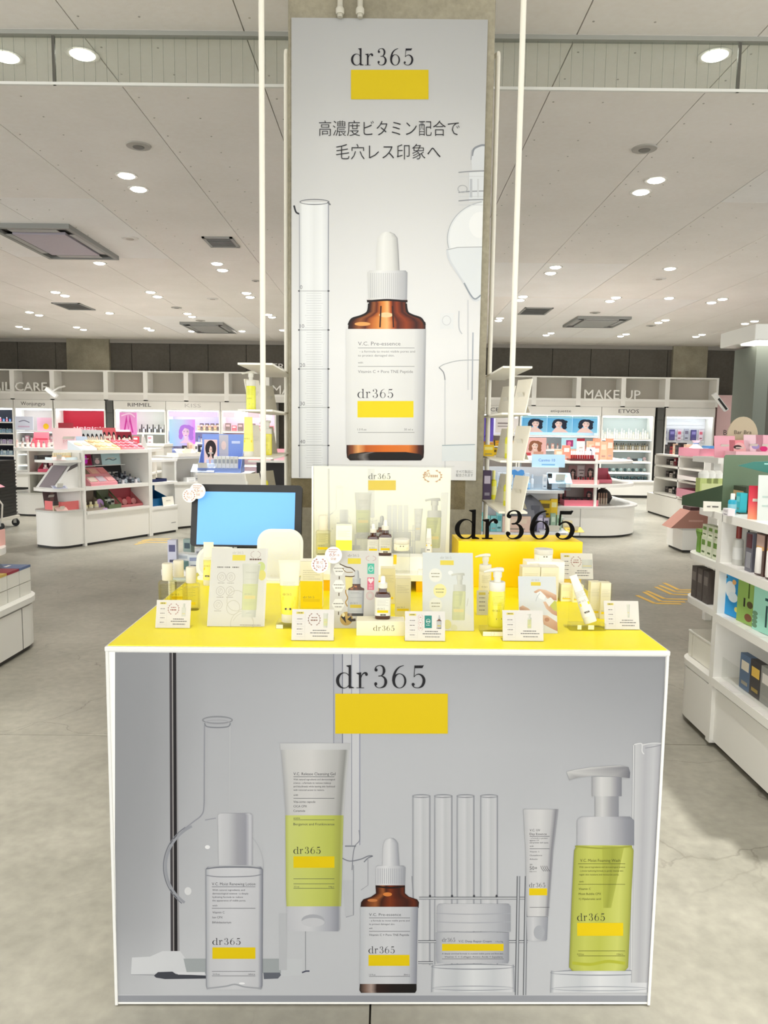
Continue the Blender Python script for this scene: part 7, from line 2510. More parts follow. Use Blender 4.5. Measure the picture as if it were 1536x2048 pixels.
# --- rounded gondola at the lower left
B_ = thing('corner_gondola', 'white rounded gondola cut by the left edge', 'shelf unit', (-2.9, 4.0, 0), 0)
o2 = lambda a: rounded(-.7, .67 - a, -1.2, .86 - a, ('fr',), .26)
gond_part(B_, 'toe_kick', o2(.03), 0, .03, mK)
gond_part(B_, 'base', o2(.012), .03, .285)
gond_part(B_, 'base_rim', o2(-.0), .30, .335)
gond_part(B_, 'rim_shadow_gap', o2(.03), .285, .30, M((120, 116, 108), .6))
link('base_seam', MB().box(.655, .50, .03, .660, .505, .285), M((120, 118, 112), .6), B_)
gond_part(B_, 'upper_shelf', rounded(-.7, .56, -1.2, .72, ('fr',), .24), .62, .66)
link('core_panel', MB().box(-.7, -1.2, .335, .1, .4, .66), mW2, B_)
for k, (c, lab) in enumerate((((206, 176, 90), 'gold'), ((150, 40, 60), 'wine red'), ((90, 110, 150), 'slate blue'))):
    b = s_box(.20, .14, .085, (232, 230, 220), (214, 210, 200))
    o = spec_make(b, 'lidded_box', (-2.39, 4.36 + k * .15, .42), PI / 2 * 0, 'white box with a %s lid on the lower left gondola' % lab, 'box', 'boxes with coloured lids')
    link('lid', MB().box(-.102, -.071, .085, .102, .071, .1), M(c, .4), o)
    link('lid_mark', MB().box(-.02, -.03, .1, .0, .03, .1006), M((240, 236, 226), .5), o)
for k in range(4):
    spec_make(s_box(.20, .14, .08, (226, 224, 214), (206, 202, 192)), 'white_box', (-2.39 + .02 * (k == 3), 4.36 + k * .15 if k < 3 else 4.14, .336), 0, ('white box under the gold lidded box', 'white box under the wine red lidded box', 'white box under the slate blue lidded box', 'white box nearest the camera on the lower left gondola')[k], 'box', 'white boxes on the lower left gondola')
spec_make(s_tray(.3, .3, .1, (244, 190, 180), None), 'pink_tray', (-2.55, 4.50, .66), 0, 'salmon tray on the upper shelf at the left edge', 'tray')

# --- near right gondola
RX = 1.468
R_ = Fr(RX, 3.30, -PI / 2)          # u runs toward the camera, v away from the aisle (to +x)
t = thing('near_gondola', 'large white shelf gondola at the right edge of the frame', 'shelf unit', R_.o, R_.th)
gond_part(t, 'toe_kick', [(.0, .04), (1.3, .04), (1.3, .6), (0, .6)], 0, .03, mK)
link('base_panel', MB().box(.03, .012, .03, 1.3, .6, .27), mW, t)
link('base_gap', MB().box(.04, .02, .27, 1.3, .6, .285), mK, t)
link('upright', MB().box(-.005, -.005, .02, .035, .5, 1.06), mW, t)
for z in (.325, .615, .845, 1.06):
    link('shelf', MB().box(.03, -.01 if z < 1 else -.005, z - .036, 1.3, .5, z), mW, t)
link('back_panel', MB().box(.03, .38, .3, 1.3, .40, 1.04), M((216, 212, 202), .5), t)
sl = link('slotted_strip', MB().box(.0352, .10, .63, .037, .13, 1.02), mW2, t)
for k in range(22):
    link('slot', MB().box(.0368, .108, .64 + k * .017, .0378, .116, .649 + k * .017), m_black, sl)
gond_part(t, 'end_toe_kick', rounded(-.42, -.01, .03, .6, ('nl', 'fl'), .15), 0, .03, mK)
gond_part(t, 'end_base', rounded(-.44, -.006, .0, .6, ('nl', 'fl'), .18), .03, .275)
for z in (.31, .62, .835, 1.06):
    gond_part(t, 'end_shelf', rounded(-.42 if z < 1 else -.34, -.006, .0, .5, ('nl', 'fl'), .14), z - .03, z)
link('end_back_panel', MB().box(-.4, .3, .31, -.006, .32, 1.03), mW2, t)
link('clear_front', MB().box(.04, .03, .325, 1.3, .033, .42), acrylic, t)
for k in range(3):
    link('price_tag', MB().box(.1 + k * .17, -.006, .3255, .23 + k * .17, .03, .327), price_m, t)
    link('price_tag', MB().box(.08 + k * .2, -.006, .8455, .2 + k * .2, .03, .847), price_m, t)
    link('price_tag', MB().box(.1 + k * .2, -.006, .6155, .22 + k * .2, .03, .617), price_m, t)
GR = 'goods on the near right gondola'
def pR(spec, name, u, v, z, lab, cat, g=GR, rz=0.0, **k):
    return spec_make(spec, name, R_.p(u, v, z), R_.th + rz, lab, cat, g, **k)
# row of bottles
def blister(col, cap, h=.16):
    b = MB().cbox(0, 0, 0, .06, .03, h)
    return (b.mesh('pack_body'), M(col, .4), [('cap', MB().cbox(0, 0, h * .62, .04, .036, h * .36).mesh('cap'), M(cap, .35), []), ('printed_panel', MB().box(-.02, -.0165, h * .1, .02, -.015, h * .5).mesh('printed_panel'), M(tuple(min(255, q * .6 + 90) for q in col), .5), [])])
pR(s_bottle(.17, .022, (206, 206, 200), (130, 40, 30)), 'clear_bottle', .10, .04, .845, 'tall clear bottle with a dark red top on the upper right shelf', 'bottle')
pR(blister((110, 110, 122), (90, 30, 40)), 'grey_pack', .25, .03, .845, 'dark grey bottle beside the clear bottle on the upper right shelf', 'bottle')
bx = (MB().cbox(0, 0, 0, .07, .035, .17).mesh('pack_body'), M((86, 62, 56), .4), [('white_tube', MB().lathe([(.016, .012), (.018, .02), (.017, .11), (.014, .115)], 14, 0, -.016).mesh('white_tube', True), M((244, 240, 236), .4), []), ('printed_panel', MB().box(-.03, -.0185, .12, .03, -.0175, .165).mesh('printed_panel'), M((190, 160, 150), .5), []), ('printed_strip', MB().box(-.03, -.0186, .105, .03, -.0175, .12).mesh('printed_strip'), M((206, 160, 100), .5), [])])
pR(bx, 'brown_pack', .345, .03, .845, 'brown blister pack with a white tube on the upper right shelf', 'pack', None)
pR(bx, 'brown_pack', .43, .03, .845, 'brown blister pack cut by the right edge on the upper right shelf', 'pack', None)
# boxes
def art_bluebox(P):
    P.grid([-.5, .5], [0, 1], [[(40, 160, 226), (30, 150, 220)], [(60, 176, 236), (20, 130, 196)]])
    P.layer()
    P.ell(-.12, .62, .26, .2, (240, 246, 250))
    P.ell(.02, .46, .24, .12, (230, 242, 250))
    P.ell(.05, .82, .1, .06, (236, 180, 110))
    P.ell(.22, .2, .09, .06, (240, 226, 120))
    P.rect(-.44, .1, -.38, .5, (30, 70, 120))
    P.rect(-.4, .86, -.3, .92, (30, 40, 60))
def art_greenbox(P):
    P.rect(-.5, 0, .5, 1, (150, 186, 96))
    P.layer()
    P.rect(.0, .6, .06, .95, (70, 96, 40))
    P.rect(-.2, .38, -.12, .58, (40, 40, 30))
    P.ell(.1, .46, .14, .08, (90, 80, 50))
    P.ell(.05, .16, .17, .09, (130, 84, 60))
def art_mintbox(P):
    P.rect(-.5, 0, .5, 1, (166, 226, 206))
    P.layer()
    P.rect(.05, .15, .13, .62, (40, 80, 80))
    P.rect(.0, .72, .2, .78, (40, 90, 90))
    for k in range(4):
        P.ell(-.4, .1 + k * .09, .12, .05, (110, 150, 120))
for u, dr, c, lab in ((.085, art_bluebox, (50, 160, 226), 'sky blue mask box with a white cloud on the middle right shelf'), (.225, art_greenbox, (150, 186, 96), 'leaf green mask box on the middle right shelf'), (.365, art_mintbox, (166, 226, 206), 'mint green mask box at the right edge of the middle shelf')):
    w, h = .15, .185
    P = Print(lambda x, z: (x * w, z * h))
    P.y = -.0205
    dr(P)
    pR((MB().cbox(0, 0, 0, w, .04, h).mesh('box_body'), M(c, .45), [('printed_face', P.mesh('printed_face'), None, []), ('flap_line', MB().box(-w / 2, -.02, h, w / 2, .02, h + .0008).mesh('flap_line'), M(tuple(q * .8 for q in c), .5), [])]), 'mask_box', u, .055, .617, lab, 'box', 'sheet mask boxes', rz=.12)
# bottom bin
for i, (u, c, d, lab) in enumerate(((.20, (90, 116, 150), (236, 226, 206), 'blue pack with a cream picture behind the clear front'), (.29, (60, 56, 60), (240, 200, 90), 'dark pack with a yellow shape behind the clear front'), (.38, (160, 160, 156), (240, 236, 230), 'grey pack at the right edge behind the clear front'))):
    pR(s_box(.09, .03, .15, c, d), 'beauty_pack', u, .07, .327, lab, 'pack', 'packs behind the clear front')
pR(s_card(.14, .2, (206, 200, 196), lambda P: [P.ell(-.25, .85, .14, .1, (170, 20, 60))] + [P.rect(-.3, .2 + k * .1, .4, .25 + k * .1, (160, 154, 150)) for k in range(5)]), 'shelf_card', .33, .2, .327, 'grey list card with a red dot in the bottom bin', 'card')
# top display
gd = thing('green_display', 'dark green open display board on top of the near right gondola', 'display', (at(1447, 950, 3.42).x, 3.42, 1.06), 0)
m_green_shade = M((60, 78, 58), .6)  # darker green paints the shadow into the wing and floor
link('back_board', MB().prism(rrect(.44, .252, .012, .22, .127), 0, .006, 'y').mesh('back_board'), M((104, 124, 98), .6), gd)
link('side_wing', MB().add([(0, 0, 0), (0, 0, .115), (-.09, .235, .045), (-.09, .235, 0), (.004, .004, 0), (.004, .004, .115), (-.086, .239, .045), (-.086, .239, 0)], [(0, 1, 2, 3), (7, 6, 5, 4), (1, 5, 6, 2), (0, 4, 5, 1), (3, 2, 6, 7)]), m_green_shade, gd)
link('roof_flap', MB().add([(.0, -.001, .118), (.44, -.001, .118), (.44, -.05, .085), (0.03, -.05, .085)], [(0, 1, 2, 3)]), m_green_shade, gd) if False else None
link('floor_board', MB().box(.012, -.16, 0, .42, 0, .004), m_green_shade, gd)
pR(s_card(.075, .045, (236, 232, 218), lambda P: [P.rect(-.3, .4, -.1, .55, (130, 126, 120)), P.rect(0, .4, .35, .55, (110, 106, 100))], .003, 8), 'price_card', -0.06, -0.012, 1.06, 'white price card before the green display', 'price card', None, rz=1.35)
pR(s_bottle(.085, .018, (40, 170, 200), (244, 244, 240)), 'teal_bottle', 0.04, 0.031, 1.065, 'small teal bottle with a white cap in the green display', 'bottle', 'teal goods in the green display')
for k in range(2):
    pR(s_box(.04, .03, .085, (50, 190, 206), (120, 220, 226)), 'teal_carton', 0.0, 0.089 + .05 * k, 1.065, ('near', 'far')[k] + ' turquoise carton in the green display', 'carton', 'teal goods in the green display')
pR(s_box(.16, .05, .11, (60, 66, 50), (190, 160, 120)), 'wood_cap_box', -0.08, 0.131, 1.065, 'low dark box with beige tops at the back of the green display', 'box', None)
rl = s_card(.05, .14, (226, 80, 80), lambda P: [P.grid([-.5, .5], [0, .5, 1], [[(244, 150, 110)] * 2, [(216, 70, 80)] * 2, [(176, 20, 50)] * 2])], .012, 14)
pR(rl, 'red_leaflet', 0.24, 0.033, 1.06, 'tall red and orange leaflet leaning on the gondola top', 'leaflet', None, rz=1.2)
pR(s_card(.16, .19, (200, 205, 200), lambda P: [P.rect(-.4, .5, .3, .54, (170, 186, 180)), P.rect(-.4, .3, .2, .34, (170, 186, 180))], .01, 18), 'white_leaflet', 0.3, 0.103, 1.06, 'white leaflet panel at the right edge of the gondola top', 'leaflet', None, rz=1.2)
pR(s_box(.05, .03, .03, (240, 236, 240), (206, 200, 206)), 'price_block', 0.1, -0.009, 1.06, 'small white price block at the green display', 'price card', None)
tl_ = MB().prism([(-.12, 0), (.0, -.028), (.14, -.012), (.16, .012), (.06, .026), (-.06, .018)], -.02, .02, 'y')
pR((tl_.mesh('pouch_body'), M((20, 110, 96), .3), [('highlight_strip', MB().box(-.02, -.0215, .008, .08, -.0195, .014).mesh('highlight_strip'), M((150, 206, 196), .3), []), ('stem', MB().box(.05, -.004, -.20, .058, .004, -.01).mesh('stem'), M((60, 64, 60), .5), [])]), 'teal_pouch', 0.1, 0.148, 1.272, 'dark teal leaf shaped pouch held up in the green display', 'pouch', None, rz=1.2)
# end cap goods
row([s_box(.05, .04, .09, (226, 232, 206), (110, 150, 60))], 'herb_carton', R_, -.25, -.06, .045, .837, 3, 'cream carton with a green leaf, %s on the rounded end', 'carton', 'herb cartons on the rounded end')
row([s_box(.05, .04, .055, (230, 234, 210), (120, 160, 70))], 'herb_carton', R_, -.25, -.06, .048, .9275, 3, 'cream carton with a green leaf, %s on the top of the herb stack', 'carton', 'herb cartons on the rounded end')
pR((MB().prism([(-.02, 0), (.02, 0), (.018, .07), (.03, .10), (-.035, .10), (-.014, .07)], -.012, .012, 'y').mesh('tube_body'), M((110, 160, 50), .4), [('cap', MB().cbox(0, 0, .10, .05, .03, .012).mesh('cap'), M((150, 196, 90), .4), [])]), 'green_tube', -.31, .05, .837, 'leaf green tube beside the herb cartons', 'tube')
row([s_box(.055, .05, .15, (84, 76, 72), (120, 112, 106))], 'charcoal_carton', R_, -.31, -.11, .04, .622, 3, 'tall charcoal carton, %s on the rounded end', 'carton', 'charcoal cartons on the rounded end')
cs = thing('white_case', 'white acrylic case on the rounded end of the near gondola', 'case', R_.p(-.22, .12, .312), R_.th)
link('case_body', MB().box(-.14, -.08, 0, .12, .1, .12).mesh('case_body', bevel=.002), M((246, 243, 230), .35), cs)
link('case_lid', MB().box(-.142, -.082, .12, .122, .102, .128), M((250, 248, 240), .3), cs)
link('seam', MB().box(-.09, -.0812, .004, -.085, -.0798, .118), M((206, 202, 186), .5), cs)
row([s_box(.05, .05, .07, (236, 190, 200), (90, 60, 60))], 'pink_carton', R_, -.2, -.05, .2, .986, 2, 'small pink carton, %s under the top of the rounded end', 'carton', 'pink cartons on the rounded end') if False else None

# --- next gondola behind it: pink headers and green cartons
t = thing('pink_top_gondola', 'white gondola topped with pink headers behind the green display', 'shelf unit', (2.35, 5.2, 0), -PI / 2)
link('body', MB().box(0, 0, .03, 1.3, .6, .9), mW, t)
link('toe_kick', MB().box(.02, .03, 0, 1.28, .58, .03), mK, t)
link('top_shelf', MB().box(-.05, -.02, .9, 1.32, .6, .93), mW, t)
Q_ = Fr(2.35, 5.2, -PI / 2)
for k in range(3):
    spec_make(s_box(.075, .07, .19, (196, 210, 130), (214, 222, 160)), 'green_carton', (at(1412 + k * 13, 950, 4.92).x, 4.95, .93), 0, 'pale green carton with a white top, %s behind the green display' % nth(k), 'carton', 'pale green cartons', scale=1.0)
    o = link('white_top', MB().lathe([(.036, 0), (.037, .03), (.02, .05)], 12).mesh('white_top', True), M((246, 246, 240), .4), None, (at(1412 + k * 13, 950, 4.92).x, 4.95, 1.12))
    o.parent = bpy.data.objects[[q for q in bpy.data.objects.keys() if q.startswith('green_carton')][-1]]
    o.location = (0, 0, .19)
t2 = thing('header_shelf', 'white raised shelf with pink header boxes behind the green display', 'shelf unit', (2.42, 5.6, 0), 0)
link('post', MB().box(0, 0, 0, .05, .05, 1.2), mW, t2)
link('post', MB().box(.9, 0, 0, .95, .05, 1.2), mW, t2)
link('shelf_board', MB().box(-.08, -.25, 1.2, .98, .2, 1.24), mW, t2)
for px, w, h, c, lab, dr in ((1452, .15, .16, (250, 180, 196), 'rounded pale pink header card behind the green display', None), (1482, .15, .13, (250, 150, 160), 'coral pink header with a face drawing behind the green display', lambda P: [P.ell(0, .45, .3, .42, (250, 190, 190)), P.ell(-.1, .6, .2, .12, (60, 40, 40)), P.ell(0, .3, .08, .06, (206, 60, 70))]), (1510, .14, .17, (250, 214, 224), 'pale pink header with lilac print behind the green display', lambda P: [P.ell(.1, .5, .2, .12, (170, 150, 206))]), (1534, .14, .17, (250, 190, 206), 'pink header at the right edge behind the green display', lambda P: [P.ell(-.1, .4, .2, .12, (220, 40, 120))])):
    spec_make(s_card(w * 1.0, h, c, dr), 'pink_header', (at(px, 880, 5.5).x, 5.5, 1.24), 0, lab, 'card', 'pink headers')
spec_make(s_tray(.26, .2, .05, (250, 200, 210), None), 'pink_tray', (at(1500, 880, 5.4).x, 5.42, 1.24), 0, 'low pale pink tray before the pink headers', 'tray')
ov = MB().prism([(.115 * math.cos(2 * PI * k / 28), .14 + .15 * math.sin(2 * PI * k / 28)) for k in range(28)], -.006, .006, 'y')
P = Print()
P.y = -.008
P.text('Bar Bra', 0, .16, .03, (90, 80, 66), 'c', .13)
P.rect(-.03, .10, .03, .108, (120, 108, 90))
spec_make((ov.mesh('oval_board'), M((206, 190, 160), .5), [('printed_sign', P.mesh('printed_sign'), None, []), ('foot', MB().box(-.06, -.03, -.012, .06, .03, .0).mesh('foot'), mW, [])]), 'oval_sign', (at(1482, 870, 5.7).x, 5.68, 1.2525), 0, 'tan oval sign standing above the pink headers', 'sign')

# --- two-bay gondola at the right back
T_ = Fr(4.72, 13.3, -PI / 2)
t = thing('makeup_gondola', 'white two bay gondola at the right back with dark stock', 'shelf unit', T_.o, T_.th)
link('base_panel', MB().box(-.3, -.02, .03, 2.2, .6, .36), mW, t)
link('toe_kick', MB().box(-.28, .0, 0, 2.2, .58, .03), mK, t)
for z in (.40, .67, .88, 1.07):
    link('shelf', MB().box(0, -.02, z - .03, 2.1, .6, z), mW, t)
for u in (0, 1.08, 2.08):
    link('upright', MB().box(u, -.02, .36, u + .04, .6, 1.07), mW, t)
link('back_panel', MB().box(0, .56, .36, 2.1, .6, 1.07), M((214, 208, 198), .5), t)
row([s_box(.12, .1, .16, (30, 26, 28), (90, 80, 80)), s_box(.12, .1, .2, (24, 20, 22), (60, 50, 52)), s_box(.12, .1, .13, (176, 20, 30), (90, 14, 20)), s_box(.1, .1, .18, (226, 190, 160), (240, 226, 206))], 'makeup_case', T_, .1, 1.05, .16, 1.07, 8, 'black or red case, %s along the top of the two bay gondola', 'case', 'cases on the two bay gondola')
for z, w in ((.88, 'upper'), (.67, 'middle'), (.40, 'lower')):
    row([s_box(.14, .1, .1, (52, 44, 46), (120, 110, 108)), s_box(.12, .1, .07, (240, 232, 228), (170, 150, 150)), s_box(.1, .1, .13, (150, 30, 50) if z > .8 else (36, 34, 38), (206, 196, 196))], 'palette_box', T_, .1, 1.04, .2, z, 6, 'dark palette box, %s on the ' + w + ' shelf of the first bay', 'box', 'palette boxes in the first bay')
for z, c, lab in ((1.07, (226, 150, 170), 'upper dusty pink tray of the second bay'), (.70, (240, 232, 230), 'white paper tray of the second bay'), (.42, (206, 140, 156), 'lower dusty pink tray of the second bay')):
    spec_make(s_tray(.8, .34, .13 if 'white' not in lab else .06, c, None), 'bay_tray', T_.p(1.6, .10, z + .002), T_.th, lab, 'tray', 'trays of the second bay')
spec_make(s_box(.3, .16, .16, (80, 150, 206), (140, 190, 230)), 'blue_box', T_.p(1.3, .4, 1.072), T_.th, 'sky blue box on the two bay gondola', 'box')
spec_make(s_box(.26, .2, .2, (110, 160, 206), (150, 190, 226)), 'blue_bag', T_.p(1.75, .45, 1.072), T_.th, 'pale blue square bag at the right of the two bay gondola', 'bag')
bag = MB().lathe([(.10, 0), (.16, .05), (.15, .15), (.07, .22), (.05, .26), (.09, .32)], 12)
bag.v = [(x * (1 + .18 * math.sin(i * 2.3)), y, z) for i, (x, y, z) in enumerate(bag.v)]
spec_make((bag.mesh('bag_body', True), M((240, 244, 248), .4), [('bag_tie', MB().lathe([(.056, .235), (.06, .25), (.056, .265)], 12).mesh('bag_tie', True), M((120, 170, 220), .5), [])]), 'white_bag', T_.p(1.4, .12, 1.078), T_.th, 'crumpled white bag in the upper pink tray', 'bag', scale=.75)
spec_make(s_card(.5, .3, (244, 130, 160), None, .01, 12), 'pink_header', T_.p(2.02, .3, 1.07), T_.th, 'bright pink header at the right end of the two bay gondola', 'card')

# --- small white bin with a brown tray
bn = thing('low_bin', 'low white bin unit right of the yellow arrows', 'bin', (at(1357, 1100, 9.0).x, 8.9, 0), 0)
link('bin_body', MB().box(0, 0, .03, .62, .5, .27), mW, bn)
link('toe_kick', MB().box(.02, .01, 0, .6, .48, .03), mK, bn)
link('bin_rim', MB().box(-.01, -.01, .27, .63, .5, .29), M((206, 204, 200), .4), bn)
tb = MB().prism([(-.16, 0), (.32, 0), (.32, .21), (.06, .21)], -.0, .3, 'y')
spec_make((tb.mesh('tray_body'), M((176, 126, 112), .5), [('dark_contents', MB().box(.08, .04, .2, .3, .28, .25).mesh('dark_contents'), M((70, 40, 40), .5), []), ('printed_mark', MB().box(.05, -.002, .08, .22, 0, .1).mesh('printed_mark'), M((206, 160, 146), .5), [])]), 'brown_tray', (at(1380, 1050, 8.9).x - .06, 8.92, .29), 0, 'brown card tray with dark goods on the low white bin', 'tray')

# --- round gondola right of the pillar
RGo = (1.75, 10.08)
t = thing('round_gondola', 'white gondola with a rounded front right of the pillar', 'shelf unit', (0, 0, 0), 0)
ro = lambda a: rounded(1.75 + a, 3.52 - a, 10.05 + a, 12.2, ('nr',), .75, 10)
gond_part(t, 'toe_kick', ro(.04), 0, .03, mK)
gond_part(t, 'base', ro(0), .03, .40)
gond_part(t, 'base_rim', ro(-.03), .40, .425, M((214, 212, 208), .4))
gond_part(t, 'shelf', ro(.02), .68, .72)
gond_part(t, 'shelf', ro(.04), 1.0, 1.035)
link('upright', MB().box(at(1190, 950, 10.1).x, 10.10, .425, at(1195, 950, 10.1).x, 10.16, 1.12), mW, t)
link('core_panel', MB().box(1.9, 10.72, .425, 3.0, 10.76, 1.03), M((206, 190, 186), .5), t)
link('core_panel', MB().box(2.96, 10.72, .425, 3.0, 12.1, 1.03), M((206, 190, 186), .5), t)
link('base_seam', MB().box(at(1160, 1050, 10.04).x, 10.045, .03, at(1161, 1050, 10.04).x, 10.05, .40), M((170, 168, 164), .6), t)
GG = 'makeup on the round gondola'
def pG(spec, name, px, Y, z, lab, cat, g=GG, rz=0.0, **k):
    return spec_make(spec, name, (at(px, 950, Y).x, Y, z), rz, lab, cat, g, **k)
pG(s_tray(.36, .2, .03, (90, 26, 30), None), 'lipstick_tray', 1162, 10.22, 1.035, 'dark red lipstick tray on the round gondola', 'tray')
row([s_stick(.13, .014, (150, 20, 30), (244, 236, 236))], 'lipstick', Fr(at(1140, 950, 10.22).x, 10.22, 0), 0, .32, 0, 1.04, 10, 'white capped red lipstick, %s from the left in the dark tray', 'lipstick', 'lipsticks in the dark tray', rx=rad(-12))
row([s_box(.1, .08, .14, (250, 170, 140), (250, 206, 190)), s_box(.1, .08, .2, (246, 140, 120), (250, 226, 214))], 'coral_carton', Fr(at(1108, 950, 10.5).x, 10.5, 0), 0, .62, 0, 1.035, 6, 'coral carton, %s from the left on the round gondola top', 'carton', 'coral cartons on the round gondola')
row([s_box(.09, .08, .26, (250, 180, 150), (250, 206, 186)), s_box(.09, .08, .3, (250, 160, 130), (250, 214, 200))], 'peach_carton', Fr(at(1172, 950, 10.75).x, 10.75, 0), 0, .36, 0, 1.035, 4, 'tall peach carton, %s from the left at the round gondola right', 'carton', 'peach cartons on the round gondola')
pG(s_card(.11, .3, (240, 226, 226), lambda P: [P.rect(-.5, .88, .5, 1, (150, 30, 50)), P.rect(-.2, .4, .2, .44, (170, 150, 150))], .01, 6), 'shelf_card', 1160, 10.36, 1.035, 'tall white card with a red top edge on the round gondola', 'card')
pG(s_card(.12, .18, (236, 230, 236), lambda P: [P.poly([(.1, .0), (.3, .0), (.1, .8), (-.1, .9)], (60, 60, 90))], .01, 6), 'shelf_card', 1180, 10.36, 1.035, 'white card with a dark stroke on the round gondola', 'card')
for px, w, h, lab in ((1146, .12, .24, 'brown haired portrait card on the round gondola middle shelf'), (1181, .15, .26, 'dark haired portrait card on the round gondola middle shelf')):
    pG(s_card(w, h, (150, 116, 116), lambda P: [P.rect(-.5, 0, .5, 1, (150, 110, 110)), P.layer(), art_face(P, 0, .5, .42, (50, 30, 28), (226, 180, 166), (170, 50, 60))], .008, 5), 'portrait_card', px, 10.45, .72, lab, 'card', 'portrait cards on the round gondola')
pG(s_card(.12, .24, (206, 190, 190), lambda P: [P.rect(-.3, .7, .3, .75, (90, 70, 70)), P.rect(-.2, .5, .2, .55, (90, 70, 70)), P.rect(-.3, .3, .3, .36, (90, 70, 70))], .008, 5), 'shelf_card', 1163, 10.46, .72, 'grey pink text card on the round gondola middle shelf', 'card')
pG(s_tray(.38, .24, .06, (236, 170, 170), None), 'tester_tray', 1166, 10.26, .72, 'pale pink tester tray on the round gondola middle shelf', 'tray')
row([s_stick(.1, .013, (170, 20, 40), (90, 20, 26)), s_stick(.08, .014, (250, 226, 226), (206, 40, 60))], 'lip_tester', Fr(at(1150, 950, 10.24).x, 10.24, 0), 0, .26, 0, .725, 8, 'red lip tester, %s from the left in the pale pink tray', 'lipstick', 'red lip testers')
pG(s_tray(.46, .26, .08, (246, 130, 150), None), 'tester_tray', 1160, 10.26, .425, 'bright pink tray on the round gondola base', 'tray')
row([s_box(.08, .06, .1, (40, 24, 26), (110, 40, 50))], 'dark_palette', Fr(at(1128, 950, 10.3).x, 10.3, 0), 0, .42, 0, .43, 5, 'dark palette, %s from the left in the bright pink tray', 'palette', 'dark palettes in the pink tray')
for px, lab in ((1124, 'left'), (1180, 'right')):
    pG(s_card(.14, .22, (110, 50, 56), lambda P: [P.rect(-.5, 0, .5, 1, (120, 50, 56)), P.layer(), art_face(P, 0, .5, .42, (40, 24, 26), (214, 150, 140), (170, 30, 50))], .008, 5), 'portrait_card', px, 10.5, .425, lab + ' dark red portrait card on the round gondola base', 'card', 'portrait cards on the round gondola')
pG(s_tray(.2, .2, .05, (240, 130, 150), .2, (200, 90, 110)), 'tester_tray', 1206, 10.5, .72 + .002, 'deep pink tray at the right curve of the round gondola', 'tray')
row([s_stick(.16, .014, (206, 190, 170), (150, 120, 100))], 'brush_tube', Fr(at(1197, 950, 10.42).x, 10.42, 0), 0, .14, 0, .425, 4, 'beige brush tube, %s at the right curve of the round gondola', 'makeup', 'beige brush tubes')
bb = MB().lathe([(.1, 0), (.14, .08), (.1, .16), (.05, .2)], 10)
pG((bb.mesh('bag_body', True), M((50, 46, 46), .5), [('bag_tie', MB().lathe([(.03, .2), (.06, .24)], 10).mesh('bag_tie', True), M((150, 130, 120), .5), [])]), 'dark_bag', 1207, 10.62, .425, 'dark patterned bag at the right curve of the round gondola', 'bag')

# --- blue tester gondola before it
YB = 9.62
bx0, bx1 = at(958, 1000, YB).x, at(1128, 1000, YB).x
t = thing('blue_tray_gondola', 'low white gondola with a clear tray, right behind the pole shelf', 'shelf unit', (bx0, YB, 0), 0)
wq = bx1 - bx0
link('base_panel', MB().box(0, 0, 0, wq, .38, .10), M((222, 224, 232), .5), t)
link('base_tray', MB().prism(rounded(-.05, wq + .05, -.1, .38, ('nr',), .16), .10, .13).mesh('base_tray', True), M((232, 232, 238), .4), t)
link('back_panel', MB().box(0, .36, .13, wq, .38, .95), M((206, 208, 212), .5), t)
link('shelf', MB().prism(rounded(0, wq, -.12, .36, ('nr', 'nl'), .14), .64, .675).mesh('shelf', True), M((222, 224, 226), .4), t)
clr = clear('pale_clear', (.93, .96, .98), (.72, .80, .86), .03)
tt = thing('clear_tray', 'wide clear tray of pale blue testers on the blue gondola', 'tray', (bx0 + .2, YB - .08, .675), 0)
tw = wq - .2
link('tray_floor', MB().box(0, 0, 0, tw, .36, .006), clr, tt)
for n_, b in (('front_panel', (0, 0, .006, tw, .006, .08)), ('back_panel', (0, .354, .006, tw, .36, .16)), ('side_panel', (0, .006, .006, .006, .354, .12)), ('side_panel', (tw - .006, .006, .006, tw, .354, .1))):
    link(n_, MB().box(*b), clr, tt)
FB2 = Fr(bx0 + .24, YB, 0)
row([s_box(.06, .05, .2, (226, 236, 246), (190, 210, 230))], 'pale_carton', FB2, .0, .42, .12, .682, 6, 'pale blue white carton, %s from the left in the clear tray', 'carton', 'pale cartons in the clear tray')
row([s_bottle(.12, .026, (150, 200, 240), (200, 226, 246))], 'blue_bottle', FB2, .24, .42, .02, .682, 3, 'pale blue bottle, %s from the left in the clear tray', 'bottle', 'blue bottles in the clear tray')
spec_make(s_box(.05, .05, .2, (24, 24, 28), (90, 90, 96)), 'black_carton', (at(1103, 950, YB).x, YB + .1, .682), 0, 'upright black carton in the clear tray', 'carton')
spec_make(s_box(.05, .05, .18, (244, 246, 248), (206, 214, 222)), 'white_carton', (at(1096, 950, YB).x - .02, YB + .1, .682), 0, 'upright white carton beside the black one in the clear tray', 'carton')
ht = MB().prism([(0, 0), (.05, .05), (.085, .10), (.075, .14), (.04, .15), (0, .125), (-.04, .15), (-.075, .14), (-.085, .10), (-.05, .05)], -.01, .01, 'y')
spec_make((ht.mesh('heart_body'), M((80, 160, 236), .4), [('stem', MB().box(-.006, -.006, -.10, .006, .006, .01).mesh('stem'), M((200, 220, 240), .4), [])]), 'blue_heart', (at(1036, 950, YB).x, YB + .02, .782), 0, 'blue heart sign in the clear tray', 'sign')
